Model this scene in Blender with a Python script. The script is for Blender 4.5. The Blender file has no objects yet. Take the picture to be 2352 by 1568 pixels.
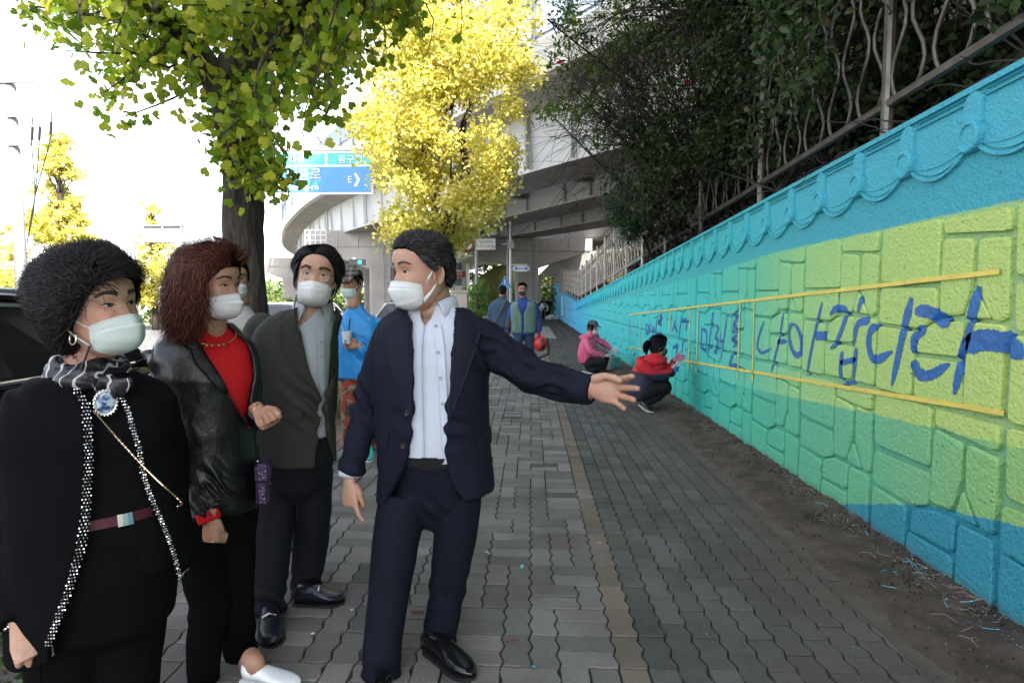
import bpy, bmesh, math, random
import numpy as np
from mathutils import Vector, Matrix, noise as mnoise
from mathutils.bvhtree import BVHTree
random.seed(7); rng = np.random.default_rng(7)
R = math.radians
scene = bpy.context.scene
col = scene.collection

# ---------------------------------------------------------------- camera, sky, sun, exposure
CAM = np.array((0.0, 0.0, 1.40)); FPX = 1400.0
PITCH = math.atan(94 / FPX); YAW = math.atan(44 / FPX * math.cos(PITCH))
cd = bpy.data.cameras.new('camera'); cam = bpy.data.objects.new('camera', cd); col.objects.link(cam)
cam.location = CAM; cam.rotation_euler = (math.pi / 2 - PITCH, 0, YAW)
cd.sensor_width = 36; cd.lens = 36 * FPX / 2352; cd.clip_start = 0.05; cd.clip_end = 2000
scene.camera = cam
SUN_EL, SUN_AZ = R(43), math.atan2(0.60, -0.80)      # direction to the sun: behind the camera, to the right
sun_dir = Vector((math.sin(SUN_AZ) * math.cos(SUN_EL), math.cos(SUN_AZ) * math.cos(SUN_EL), math.sin(SUN_EL)))
world = bpy.data.worlds.new('World'); scene.world = world; world.use_nodes = True
wn = world.node_tree.nodes; wl = world.node_tree.links
sky = wn.new('ShaderNodeTexSky'); sky.sky_type = 'NISHITA'; sky.sun_disc = False
sky.sun_elevation = SUN_EL; sky.sun_rotation = SUN_AZ; sky.air_density = 1.0; sky.dust_density = 1.5; sky.ozone_density = 1.0
bg = wn['Background']; bg.inputs['Strength'].default_value = 0.15; hz = wn.new('ShaderNodeHueSaturation'); hz.inputs['Saturation'].default_value = 0.42       # thin bright haze over the whole sky
wl.new(sky.outputs[0], hz.inputs['Color']); wl.new(hz.outputs[0], bg.inputs['Color'])
sd = bpy.data.lights.new('sun', 'SUN'); sun = bpy.data.objects.new('sun', sd); col.objects.link(sun)
sd.energy = 4.0; sd.angle = R(0.5); sd.color = (1.0, 0.95, 0.86)
sun.rotation_euler = sun_dir.to_track_quat('Z', 'Y').to_euler(); sun.location = (30, -40, 40)
scene.view_settings.view_transform = 'Standard'; scene.view_settings.look = 'None'
scene.view_settings.exposure = 2.2; scene.view_settings.gamma = 1.0; scene.view_settings.use_curve_mapping = False
scene.cycles.max_bounces = 6; scene.cycles.diffuse_bounces = 3; scene.cycles.transparent_max_bounces = 6
scene.cycles.caustics_reflective = False; scene.cycles.caustics_refractive = False

# ---------------------------------------------------------------- layout helpers (2352 px wide survey sketch of the place)
_rgt = np.array((math.cos(YAW), math.sin(YAW), 0)); _fh = np.array((-math.sin(YAW), math.cos(YAW), 0))
_fwd = _fh * math.cos(PITCH) - np.array((0, 0, math.sin(PITCH))); _up = _fh * math.sin(PITCH) + np.array((0, 0, math.cos(PITCH)))
def ray(px, py): return _fwd * FPX + _rgt * (px - 1176) + _up * (784 - py)
def at(px, py, Y):
    d = ray(px, py); return CAM + d * (Y / d[1])
def gnd(px, py, z=0.0):
    d = ray(px, py); return CAM + d * ((z - CAM[2]) / d[2])
def onx(px, py, X):
    d = ray(px, py); return CAM + d * (X / d[0])
def lerp(a, b, t): return a + (b - a) * t
def interp(x, xs, ys): return float(np.interp(x, xs, ys))
def unit(v): v = np.asarray(v, float); return v / (np.linalg.norm(v) + 1e-12)

# ---------------------------------------------------------------- object helpers
def tag(o, label=None, cat=None, group=None, kind=None):
    if label: o['label'] = label
    if cat: o['category'] = cat
    if group: o['group'] = group
    if kind: o['kind'] = kind
    return o
WL = {}
def empty(name, loc, label=None, cat=None, group=None):
    o = bpy.data.objects.new(name, None); col.objects.link(o); o.location = [float(c) for c in loc]
    o.empty_display_size = 0.1; WL[o.name] = np.array(loc, float); tag(o, label, cat, group); return o
class MB:
    def __init__(s): s.V = []; s.F = []; s.M = []; s.n = 0
    def add(s, V, F, mi=0):
        V = np.asarray(V, float).reshape(-1, 3); s.V.append(V); n = s.n
        s.F.extend([tuple(i + n for i in f) for f in F]); s.M.extend([mi] * len(F)); s.n += len(V); return s
    def verts(s): return np.concatenate(s.V) if s.V else np.zeros((0, 3))
    def box(s, c, size, rz=0.0, mi=0, rot=None):
        x, y, z = np.array(size) / 2
        P = np.array([(sx * x, sy * y, sz * z) for sx in (-1, 1) for sy in (-1, 1) for sz in (-1, 1)])
        if rot is not None: P = P @ np.asarray(rot).T
        elif rz: c_, s_ = math.cos(rz), math.sin(rz); P = P @ np.array(((c_, -s_, 0), (s_, c_, 0), (0, 0, 1))).T
        return s.add(P + np.array(c), [(0, 1, 3, 2), (4, 6, 7, 5), (0, 4, 5, 1), (2, 3, 7, 6), (0, 2, 6, 4), (1, 5, 7, 3)], mi)
    def grid(s, P, mi=0, closeu=False, closev=False):
        P = np.asarray(P, float); a, b = P.shape[:2]; F = []
        for i in range(a if closeu else a - 1):
            for j in range(b if closev else b - 1):
                i2, j2 = (i + 1) % a, (j + 1) % b
                F.append((i * b + j, i * b + j2, i2 * b + j2, i2 * b + j))
        return s.add(P.reshape(-1, 3), F, mi)
    def tube(s, pts, rad, seg=8, cap=True, mi=0, flat=1.0, ref=None):
        pts = np.asarray(pts, float); n = len(pts)
        rad = np.full(n, rad, float) if np.isscalar(rad) else np.asarray(rad, float)
        T = np.gradient(pts, axis=0); T /= (np.linalg.norm(T, axis=1, keepdims=True) + 1e-12)
        u = np.asarray(ref, float) if ref is not None else (np.array((0, 0, 1.)) if abs(T[0][2]) < 0.9 else np.array((1., 0, 0)))
        ang = np.linspace(0, 2 * math.pi, seg, endpoint=False); P = []
        for i in range(n):
            u = unit(u - T[i] * np.dot(u, T[i])); v = np.cross(T[i], u)
            P.append(pts[i] + rad[i] * (np.cos(ang)[:, None] * u * 1.0 + np.sin(ang)[:, None] * v * flat))
        P = np.array(P); base = s.n; s.grid(P, mi, closev=True)
        if cap:
            s.F.append(tuple(base + k for k in reversed(range(seg)))); s.F.append(tuple(base + (n - 1) * seg + k for k in range(seg))); s.M += [mi, mi]
        return s
    def ball(s, c, r, seg=12, rings=8, mi=0, rot=None):
        r = np.array((r, r, r) if np.isscalar(r) else r, float); P = []
        for i in range(rings + 1):
            a = math.pi * i / rings
            P.append([(math.sin(a) * math.cos(t), math.sin(a) * math.sin(t), math.cos(a)) for t in np.linspace(0, 2 * math.pi, seg, endpoint=False)])
        P = np.array(P) * r
        if rot is not None: P = P @ np.asarray(rot).T
        return s.grid(P + np.array(c), mi, closev=True)
    def prism(s, poly, axis_vec, mi=0):
        """poly: (k,3) loop, extruded by axis_vec"""
        P = np.asarray(poly, float); k = len(P); Q = P + np.asarray(axis_vec, float)
        F = [tuple(range(k)), tuple(reversed(range(k, 2 * k)))] + [(i, i + k, (i + 1) % k + k, (i + 1) % k) for i in range(k)]
        return s.add(np.concatenate((P, Q)), F, mi)
    def build(s, name, mats, parent=None, smooth=False, kind=None, label=None):
        V = s.verts()
        if parent is not None: V = V - WL[parent.name]
        return mesh_obj(name, V, s.F, mats, parent, smooth, s.M, kind, label)
def mesh_data(name, V, F, mats, smooth=False, M=None):
    me = bpy.data.meshes.new(name); V = np.asarray(V, np.float32); nf = len(F)
    lens = np.fromiter((len(f) for f in F), np.int32, nf)
    idx = np.fromiter((i for f in F for i in f), np.int32, int(lens.sum()))
    me.vertices.add(len(V)); me.vertices.foreach_set('co', V.ravel()); me.loops.add(len(idx)); me.loops.foreach_set('vertex_index', idx)
    me.polygons.add(nf); st = np.zeros(nf, np.int32); st[1:] = np.cumsum(lens)[:-1]; me.polygons.foreach_set('loop_start', st)
    for m in (mats if isinstance(mats, (list, tuple)) else [mats]): me.materials.append(m)
    if M is not None and any(M): me.polygons.foreach_set('material_index', np.asarray(M, np.int32))
    me.polygons.foreach_set('use_smooth', np.full(nf, smooth, bool))
    me.update(calc_edges=True); me.validate(); return me
def mesh_obj(name, V, F, mats, parent=None, smooth=False, M=None, kind=None, label=None):
    return place(name, mesh_data(name, V, F, mats, smooth, M), parent, (0, 0, 0), kind, label)
def place(name, me, parent=None, loc=(0, 0, 0), kind=None, label=None):
    o = bpy.data.objects.new(name, me); col.objects.link(o); o.location = [float(c) for c in loc]
    if parent is not None: o.parent = parent; WL[o.name] = WL[parent.name] + np.array(loc, float)
    else: WL[o.name] = np.array(loc, float)
    if kind: o['kind'] = kind
    if label: o['label'] = label
    return o
def catmull(P, n):
    P = np.asarray(P, float); m = len(P)
    if m < 3: t = np.linspace(0, 1, n)[:, None]; return P[0] * (1 - t) + P[-1] * t
    Q = np.concatenate((2 * P[:1] - P[1:2], P, 2 * P[-1:] - P[-2:-1])); out = []
    for g in np.linspace(0, m - 1 - 1e-9, n):
        i = int(g); t = g - i; a, b, c, d = Q[i:i + 4]
        out.append(0.5 * (2 * b + (c - a) * t + (2 * a - 5 * b + 4 * c - d) * t * t + (3 * b - a - 3 * c + d) * t ** 3))
    return np.array(out)
def voxel(mb, size, smooth=2, fac=0.5):
    """fuse a bundle of closed shapes into one continuous surface"""
    me = mesh_data('tmp', mb.verts(), mb.F, []); o = bpy.data.objects.new('tmp', me); col.objects.link(o)
    m = o.modifiers.new('r', 'REMESH'); m.mode = 'VOXEL'; m.voxel_size = size; m.adaptivity = 0
    if smooth: q = o.modifiers.new('s', 'SMOOTH'); q.factor = fac; q.iterations = smooth
    dg = bpy.context.evaluated_depsgraph_get(); ev = o.evaluated_get(dg); m2 = ev.to_mesh()
    V = np.zeros(len(m2.vertices) * 3, np.float32); m2.vertices.foreach_get('co', V); V = V.reshape(-1, 3).astype(float)
    Nn = np.zeros(len(m2.vertices) * 3, np.float32); m2.vertices.foreach_get('normal', Nn); Nn = Nn.reshape(-1, 3).astype(float)
    F = [tuple(p.vertices) for p in m2.polygons]; ev.to_mesh_clear()
    bpy.data.objects.remove(o); bpy.data.meshes.remove(me); return V, F, Nn

# ---------------------------------------------------------------- materials
def s2l(c):
    c = np.array(c, float) / 255; return tuple(np.where(c <= 0.04045, c / 12.92, ((c + 0.055) / 1.055) ** 2.4)) + (1.0,)
class NG:
    def __init__(s, name):
        s.m = bpy.data.materials.new(name); s.m.use_nodes = True; s.t = s.m.node_tree; s.n = s.t.nodes; s.l = s.t.links; s.b = s.n['Principled BSDF']
    def node(s, ty, ins={}, **kw):
        nd = s.n.new(ty)
        for k, v in kw.items(): setattr(nd, k, v)
        for k, v in ins.items(): s.put(nd.inputs[k], v)
        return nd
    def put(s, sock, v):
        if hasattr(v, 'is_output') or isinstance(v, bpy.types.NodeSocket): s.l.new(v, sock)
        elif v is not None:
            if hasattr(sock.default_value, '__len__') and not hasattr(v, '__len__'): v = [v] * len(sock.default_value)
            sock.default_value = v if not hasattr(v, '__len__') else list(v)[:len(sock.default_value)]
    def math(s, op, a, b=0.0): return s.node('ShaderNodeMath', {0: a, 1: b}, operation=op).outputs[0]
    def pos(s): return s.node('ShaderNodeNewGeometry').outputs['Position']
    def obj(s): return s.node('ShaderNodeTexCoord').outputs['Object']
    def isl(s): return s.node('ShaderNodeNewGeometry').outputs['Random Per Island']
    def orand(s): return s.node('ShaderNodeObjectInfo').outputs['Random']
    def xyz(s, v): o = s.node('ShaderNodeSeparateXYZ', {0: v}).outputs; return o[0], o[1], o[2]
    def noise(s, vec, scale, detail=4, rough=0.55): return s.node('ShaderNodeTexNoise', {'Vector': vec, 'Scale': scale, 'Detail': detail, 'Roughness': rough}).outputs['Fac']
    def vor(s, vec, scale, feature='F1'): return s.node('ShaderNodeTexVoronoi', {'Vector': vec, 'Scale': scale}, feature=feature).outputs['Distance']
    def scl(s, vec, k): return s.node('ShaderNodeMapping', {'Vector': vec, 'Scale': k}).outputs[0]
    def ramp(s, f, stops, interp='LINEAR'):
        nd = s.node('ShaderNodeValToRGB', {0: f}); e = nd.color_ramp; e.interpolation = interp
        while len(e.elements) < len(stops): e.elements.new(0.5)
        for el, (p, c) in zip(e.elements, stops): el.position = p; el.color = c if hasattr(c, '__len__') else (c, c, c, 1)
        return nd.outputs[0]
    def mix(s, f, a, b, bt='MIX'):
        nd = s.node('ShaderNodeMix', data_type='RGBA', blend_type=bt); s.put(nd.inputs[0], f); s.put(nd.inputs[6], a); s.put(nd.inputs[7], b); return nd.outputs[2]
    def step(s, a, lo, hi): return s.node('ShaderNodeMapRange', {0: a, 1: lo, 2: hi, 3: 0.0, 4: 1.0}).outputs[0]
    def bump(s, h, strength=0.3, dist=0.01, nrm=None):
        return s.node('ShaderNodeBump', {'Height': h, 'Strength': strength, 'Distance': dist, **({'Normal': nrm} if nrm else {})}).outputs[0]
    def out(s, color=None, rough=None, metal=None, normal=None, spec=None, **kw):
        for k, v in (('Base Color', color), ('Roughness', rough), ('Metallic', metal), ('Normal', normal), ('Specular IOR Level', spec)):
            if v is not None: s.put(s.b.inputs[k], v)
        for k, v in kw.items(): s.put(s.b.inputs[k.replace('_', ' ')], v)
        return s.m
def plain(name, c, rough=0.6, metal=0.0, var=0.15, nscale=6, bscale=60, bstr=0.15, spec=None, bdist=0.004, **kw):
    """c: linear albedo; tone wanders with noise, small relief"""
    g = NG(name); p = g.obj(); c = tuple(c[:3])
    f = g.noise(p, nscale); a = tuple(x * (1 - var) for x in c) + (1,); b = tuple(min(1, x * (1 + var)) for x in c) + (1,)
    colr = g.ramp(f, ((0.3, a), (0.7, b)))
    nr = g.bump(g.noise(p, bscale, 6), bstr, bdist) if bstr else None
    return g.out(colr, rough, metal, nr, spec, **kw)
def leafmat(name, stops, transl=0.35, rough=0.5):
    g = NG(name); c = g.ramp(g.isl(), stops)
    c = g.mix(g.step(g.noise(g.pos(), 1.6, 2), 0.3, 0.7), c, g.mix(1.0, c, (0.72, 0.80, 0.62, 1), 'MULTIPLY'))
    g.out(c, rough, spec=0.3); tr = g.node('ShaderNodeBsdfTranslucent', {'Color': c}); mx = g.node('ShaderNodeMixShader', {0: transl})
    g.l.new(g.b.outputs[0], mx.inputs[1]); g.l.new(tr.outputs[0], mx.inputs[2]); g.l.new(mx.outputs[0], g.n['Material Output'].inputs[0]); return g.m
def L(*c): return tuple(c) + (1.0,)
MT = {}
MT['concrete'] = plain('concrete', (.46, .45, .43), .8, var=.18, nscale=.5, bscale=12, bstr=.2)
MT['concrete_warm'] = plain('concrete_warm', (.40, .36, .33), .8, var=.2, nscale=.4, bscale=12, bstr=.2)
MT['white_steel'] = plain('white_steel', (.62, .62, .63), .45, var=.06, nscale=.3, bstr=0)
MT['steel'] = plain('steel', (.45, .45, .46), .38, .8, var=.1, nscale=8, bstr=.05)
MT['fence_steel'] = plain('fence_steel', (.14, .122, .105), .42, .7, var=.35, nscale=9, bscale=90, bstr=.2)
MT['grey_paint'] = plain('grey_paint', (.42, .42, .42), .45, var=.08, bstr=.03)
MT['white_paint'] = plain('white_paint', (.78, .78, .77), .4, var=.04, bstr=.03)
MT['black_plastic'] = plain('black_plastic', (.015, .015, .016), .4, bstr=.05)
MT['red_paint'] = plain('red_paint', (.55, .03, .03), .35, bstr=.03)
MT['red_sign'] = plain('red_sign', (.5, .03, .03), .35, bstr=0)
MT['blue_sign'] = plain('blue_sign', (.07, .27, .64), .35, var=.08, nscale=.8, bstr=0)
MT['green_sign'] = plain('green_sign', (.08, .48, .46), .35, var=.08, bstr=0)
MT['sign_white'] = plain('sign_white', (.85, .85, .85), .4, var=.02, bstr=0)
MT['black_paint'] = plain('black_paint', (.02, .02, .022), .3, bstr=0)
MT['soil'] = plain('soil', (.035, .026, .02), .95, var=.4, nscale=5, bscale=40, bstr=.9, bdist=.02)
def text_mesh(body, size, extr=0.004):
    cu = bpy.data.curves.new('lettering', 'FONT'); cu.body = body; cu.size = size; cu.align_x = 'CENTER'; cu.align_y = 'CENTER'; cu.extrude = extr; cu.resolution_u = 3
    o = bpy.data.objects.new('lettering', cu); col.objects.link(o)
    me = bpy.data.meshes.new_from_object(o.evaluated_get(bpy.context.evaluated_depsgraph_get())); bpy.data.objects.remove(o); return me
def lettering(body, size, c, rot, mat, parent, name='lettering', bold=0.0, sx=1.0):
    me = text_mesh(body, size)
    if bold:
        for v in me.vertices: pass
    me.materials.clear(); me.materials.append(mat)
    M = Matrix(rot).to_4x4() @ Matrix.Diagonal((sx, 1, 1, 1)); me.transform(M)
    o = place(name, me, parent, np.array(c) - WL[parent.name]); return o
ROT_FRONT = ((1, 0, 0), (0, 0, -1), (0, 1, 0))      # text readable from -Y
# ---------------------------------------------------------------- ground sheets
WX = 2.08                                            # face of the painted wall
def wall_top(y): return 2.539 - 0.0423 * y
g = NG('asphalt'); p = g.pos()
asphalt = g.out(g.ramp(g.noise(p, 3, 8, .7), ((.3, L(.10, .10, .10)), (.7, L(.17, .168, .163)))), .85, normal=g.bump(g.noise(p, 90, 3), .4, .01))
b = MB(); b.add([(-400, -60, -.16), (400, -60, -.16), (400, 900, -.16), (-400, 900, -.16)], [(0, 1, 2, 3)])
tag(b.build('ground', plain('ground_earth', (.16, .15, .12), .95, nscale=.05)), kind='structure')
b = MB(); b.add([(-22, -40, -.13), (-3.05, -40, -.13), (-3.05, 140, -.13), (-22, 140, -.13)], [(0, 1, 2, 3)])
tag(b.build('road', asphalt), kind='structure')
b = MB()
for y in range(-10, 120, 8): b.add([(-7.0, y, -.126), (-6.85, y, -.126), (-6.85, y + 4, -.126), (-7.0, y + 4, -.126)], [(0, 1, 2, 3)])
b.add([(-12.2, -40, -.126), (-12.05, -40, -.126), (-12.05, 140, -.126), (-12.2, 140, -.126)], [(0, 1, 2, 3)])
tag(b.build('road_marking', plain('road_paint', (.7, .7, .68), .7, var=.15, nscale=3)), kind='structure')
# kerb between road and planting strip: single stones
kr = empty('kerb', (-2.97, 0, 0)); kr['kind'] = 'structure'
km = MB().box((0, 0, 0), (.16, .985, .22)).build('kerb_stone', plain('kerb_granite', (.34, .33, .31), .8, var=.25, nscale=5, bscale=50, bstr=.3))
kme = km.data; bpy.data.objects.remove(km)
for i in range(-4, 70): place('kerb_stone', kme, kr, (0, i + .5, -.09))
# planting strip soil
b = MB(); n = 130; ys = np.linspace(-6, 90, n * 3); xs = np.linspace(-2.9, -1.88, 16)
P = np.array([[(x, y, -.012 + .03 * mnoise.noise((x * 3, y * 3, 0)) + .012 * mnoise.noise((x * 17, y * 17, 2))) for x in xs] for y in ys]); b.grid(P)
tag(b.build('planting_strip', plain('strip_soil', (.13, .10, .075), .95, var=.45, nscale=4, bscale=35, bstr=.8, bdist=.02), smooth=True), kind='structure')

# ---------------------------------------------------------------- pavement of wavy interlocking pavers
pv = empty('pavement', (0, 0, 0)); pv['kind'] = 'structure'
b = MB(); b.add([(-1.9, -3, -.012), (2.1, -3, -.012), (2.1, 95, -.012), (-1.9, 95, -.012)], [(0, 1, 2, 3)])
b.build('joint_bed', plain('joint_sand', (.028, .026, .024), .95, var=.3, nscale=20, bscale=200, bstr=.4), pv)
def pavermat(name, lo, hi, speck):
    g = NG(name); p = g.pos(); x, y, z = g.xyz(p)
    base = g.ramp(g.orand(), ((0, lo), (.55, tuple(lerp(np.array(lo), np.array(hi), .5))), (1, hi)))
    base = g.mix(g.step(g.noise(p, 2.2, 5, .65), .35, .7), base, g.mix(1, base, (.66, .64, .62, 1), 'MULTIPLY'))
    base = g.mix(g.math('MULTIPLY', g.step(g.noise(p, 230, 2), .64, .72), .5), base, speck)
    # fine soil washed off the strip beside the wall lies over the pavers there
    d = g.math('ADD', g.math('ADD', x, g.math('MULTIPLY', g.math('SUBTRACT', g.noise(p, 1.4, 5, .6), .5), 1.5)), g.math('MULTIPLY', g.math('SUBTRACT', g.noise(p, .35, 2), .5), .8))
    base = g.mix(g.math('MULTIPLY', g.step(d, .95, 1.62), .85), base, L(.105, .085, .070))
    return g.out(base, .95, normal=g.bump(g.noise(p, 160, 5, .7), .8, .005, g.bump(g.noise(p, 22, 4), .35, .006)), spec=.12)
PV = {'grey': pavermat('paver_grey', L(.150, .141, .131), L(.245, .231, .214), L(.55, .54, .52)),
      'green': pavermat('paver_green', L(.090, .091, .085), L(.138, .138, .128), L(.40, .39, .37)),
      'tan': pavermat('paver_tan', L(.165, .138, .112), L(.235, .195, .158), L(.5, .45, .4)),
      'red': pavermat('paver_red', L(.25, .14, .12), L(.33, .19, .16), L(.5, .45, .4))}
U = .1125
def wob(P):
    a = .0085; Q = P.copy(); t = 2 * math.pi / U
    tri = lambda s: np.arcsin(np.sin(s)) * 2 / math.pi
    Q[:, 0] += a * tri(t * P[:, 1]); Q[:, 1] += a * .55 * tri(t * P[:, 0] + .8); return Q
def paver_shape(w, h, fine=True):
    k = 4 if fine else 2; g_ = .0035
    def loop(ins):
        x0, x1, y0, y1 = ins, w * U - ins, ins, h * U - ins; nx, ny = w * k, h * k; L_ = []
        L_ += [(x0 + (x1 - x0) * i / nx, y0) for i in range(nx)] + [(x1, y0 + (y1 - y0) * i / ny) for i in range(ny)]
        L_ += [(x1 - (x1 - x0) * i / nx, y1) for i in range(nx)] + [(x0, y1 - (y1 - y0) * i / ny) for i in range(ny)]
        return wob(np.array([(a, b_, 0) for a, b_ in L_]))
    if fine: A, B, C = loop(g_), loop(g_), loop(g_ + .004); A[:, 2] = -.014; B[:, 2] = -.004; C[:, 2] = 0; n = len(A); V = np.concatenate((A, B, C)); F = [(i + o, (i + 1) % n + o, (i + 1) % n + n + o, i + n + o) for o in (0, n) for i in range(n)] + [tuple(range(2 * n, 3 * n))]
    else: A, B = loop(g_), loop(g_ + .002); A[:, 2] = -.013; n = len(A); V = np.concatenate((A, B)); F = [(i, (i + 1) % n, (i + 1) % n + n, i + n) for i in range(n)] + [tuple(range(n, 2 * n))]
    return V, F
spots = []                                           # (x, y, w, h, colour)
XT = .3155 - .3155 % U                               # tan line column
ci0, ci1 = int(round(-1.8 / U)), int(round(1.6875 / U)); ct = int(round(.315 / U))
for r in range(-8, 330):                             # rows two units tall
    y = r * 2 * U
    for c in range(ct + 1, ci1):                     # right of the tan line: staggered columns
        spots.append((c * U, y + (U if c % 2 else 0), 1, 2, 'green'))
    spots.append((ct * U, y, 1, 2, 'tan'))
    c = ct; prev = None
    while c > ci0:                                   # left: mixed upright and paired lying pavers
        if c - ci0 >= 2 and (random.random() < .52 if prev != 'H' else random.random() < .2):
            c -= 2; spots += [(c * U, y, 2, 1, 'grey'), (c * U, y + U, 2, 1, 'grey')]; prev = 'H'
        else: c -= 1; spots.append((c * U, y, 1, 2, 'grey')); prev = 'V'
    for k in (1, 2): spots.append(((ci0 - k) * U, y, 1, 2, 'red' if r > 22 else 'grey'))
def seen(x, y):
    d = np.array((x, y, 0)) - CAM; f = d @ _fwd
    if f < .3: return False
    u, v = FPX * (d @ _rgt) / f, FPX * (d @ _up) / f; return abs(u) < 1200 and abs(v) < 810
spots.sort(key=lambda s: (not seen(s[0], s[1]), s[0] ** 2 + s[1] ** 2))
pm = {}
for w, h in ((1, 2), (2, 1)):
    V, F = paver_shape(w, h)
    for c in PV: pm[(w, h, c)] = mesh_data('paver', V, F, PV[c])
rest = {c: MB() for c in PV}; lowm = {(w, h): paver_shape(w, h, False) for w, h in ((1, 2), (2, 1))}
for i, (x, y, w, h, c) in enumerate(spots):
    dz = random.gauss(0, .0014); cc = c
    if c == 'grey' and random.random() < .035: cc = 'green'
    if i < 300:
        o = place('paver', pm[(w, h, cc)], pv, (x, y, dz)); o.rotation_euler = (random.gauss(0, .006), random.gauss(0, .006), 0)
    elif y > -1.5 and y < 75:
        V, F = lowm[(w, h)]; V = V + np.array((x, y, dz)); V[len(V) // 2:, 2] += (V[len(V) // 2:, 0] - x) * random.gauss(0, .012) + (V[len(V) // 2:, 1] - y) * random.gauss(0, .012)
        rest[cc].add(V, F)
for c in PV:
    m = PV[c].copy(); t = m.node_tree
    for nd in list(t.nodes):                          # one mesh here: tone per island instead of per object
        if nd.type == 'OBJECT_INFO':
            gi = t.nodes.new('ShaderNodeNewGeometry')
            for lk in list(nd.outputs['Random'].links): t.links.new(gi.outputs['Random Per Island'], lk.to_socket)
    rest[c].build('distant_pavers', m, pv, kind='stuff')
# soil strip and its low edging along the wall
n = 700; ys = np.concatenate((np.linspace(.2, 12, 500), np.linspace(12.1, 75, 300))); xs = np.linspace(1.50, 2.10, 26); P = []
for y in ys:
    row = []
    for x in xs:
        t = (x - 1.50) / .6; h = -.012 + .045 * min(1, t * 4) + .035 * max(0, t - .55) + .03 * mnoise.noise((x * 4, y * 4, 0)) * min(1, t * 3) + .010 * mnoise.noise((x * 25, y * 25, 4)) + .006 * mnoise.noise((x * 70, y * 70, 4))
        row.append((x + .03 * mnoise.noise((y * 3, 1, 1)), y, h))
    P.append(row)
g = NG('strip_dirt'); p = g.pos()
c = g.ramp(g.noise(p, 6, 6, .7), ((.3, L(.062, .047, .038)), (.7, L(.150, .113, .092)))); c = g.mix(g.step(g.vor(p, 70), .10, .0), c, L(.17, .15, .13))
tag(MB().grid(P).build('soil_strip', g.out(c, .95, normal=g.bump(g.noise(p, 55, 6, .75), .9, .02), spec=.15), smooth=True), kind='structure')
eg = empty('edging', (1.53, 0, 0)); eg['kind'] = 'structure'
eme = mesh_data('edging_block', *(lambda m: (m.verts(), m.F))(MB().box((0, 0, 0), (.10, .985, .10))), plain('edging_concrete', (.085, .068, .057), .9, var=.35, nscale=5, bscale=60, bstr=.5))
for i in range(0, 60): place('edging_block', eme, eg, (0, i + .5, -.046 + .005 * random.random()))

# ---------------------------------------------------------------- the painted relief wall
g = NG('wall_paint'); p = g.pos(); x, y, z = g.xyz(p)
wobz = g.math('MULTIPLY', g.math('SUBTRACT', g.noise(p, 9, 4), .5), .03); zz = g.math('ADD', z, wobz)
yn = g.math('DIVIDE', y, 32.0)
def rampY(stops): return g.ramp(yn, [(a / 32, s2l(c) if hasattr(c, '__len__') else c) for a, c in stops])
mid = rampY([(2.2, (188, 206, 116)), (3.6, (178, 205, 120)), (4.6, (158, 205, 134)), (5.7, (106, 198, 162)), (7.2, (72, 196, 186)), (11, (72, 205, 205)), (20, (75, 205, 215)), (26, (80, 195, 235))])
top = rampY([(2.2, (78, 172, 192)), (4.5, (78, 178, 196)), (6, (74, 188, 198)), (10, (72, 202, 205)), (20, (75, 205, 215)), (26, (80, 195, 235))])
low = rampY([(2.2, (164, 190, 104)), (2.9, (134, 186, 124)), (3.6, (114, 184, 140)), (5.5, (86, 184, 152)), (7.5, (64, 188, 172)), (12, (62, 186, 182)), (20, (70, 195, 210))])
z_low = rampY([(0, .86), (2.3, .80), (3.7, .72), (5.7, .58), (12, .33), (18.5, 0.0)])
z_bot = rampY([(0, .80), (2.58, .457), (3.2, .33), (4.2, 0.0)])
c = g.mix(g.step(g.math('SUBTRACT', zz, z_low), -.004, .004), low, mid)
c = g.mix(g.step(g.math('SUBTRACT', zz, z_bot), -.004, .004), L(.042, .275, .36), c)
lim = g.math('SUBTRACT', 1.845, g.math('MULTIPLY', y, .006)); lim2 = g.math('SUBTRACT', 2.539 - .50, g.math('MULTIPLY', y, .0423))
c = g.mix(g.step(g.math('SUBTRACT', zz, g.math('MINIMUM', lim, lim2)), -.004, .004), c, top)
c = g.mix(g.math('MULTIPLY', g.step(g.noise(p, 3.0, 5, .7), .45, .8), .22), c, g.mix(1, c, L(.75, .82, .85), 'MULTIPLY'))
c = g.mix(g.math('MULTIPLY', g.step(g.noise(p, 42, 2), .70, .735), .75), c, L(.03, .10, .13))       # bare pinholes and chips
c = g.mix(g.math('MULTIPLY', g.step(z, .10, -.02), g.step(g.noise(p, 14, 4), .3, .6)), c, L(.09, .10, .085))
hgt = g.math('ADD', g.math('MULTIPLY', g.noise(p, 24, 5, .7), 1.0), g.math('MULTIPLY', g.vor(p, 60), .35))
paint = g.out(c, .62, normal=g.bump(hgt, .8, .016), spec=.25)
joint_paint = paint.copy(); joint_paint.name = 'wall_joint_paint'
for nd in joint_paint.node_tree.nodes:
    if nd.type == 'BSDF_PRINCIPLED':
        lk = nd.inputs['Base Color'].links[0]; src = lk.from_socket; mx = joint_paint.node_tree.nodes.new('ShaderNodeMix'); mx.data_type = 'RGBA'; mx.inputs[0].default_value = .34; mx.inputs[7].default_value = L(.03, .26, .30); joint_paint.node_tree.links.new(src, mx.inputs[6]); joint_paint.node_tree.links.new(mx.outputs[2], nd.inputs['Base Color'])
g2 = NG('blue_wall_paint'); p = g2.pos()
blue_paint = g2.out(g2.ramp(g2.noise(p, 1.2, 4), ((.3, s2l((70, 180, 235))), (.7, s2l((92, 196, 245))))), .6, normal=g2.bump(g2.noise(p, 20, 4), .5, .015))

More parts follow.
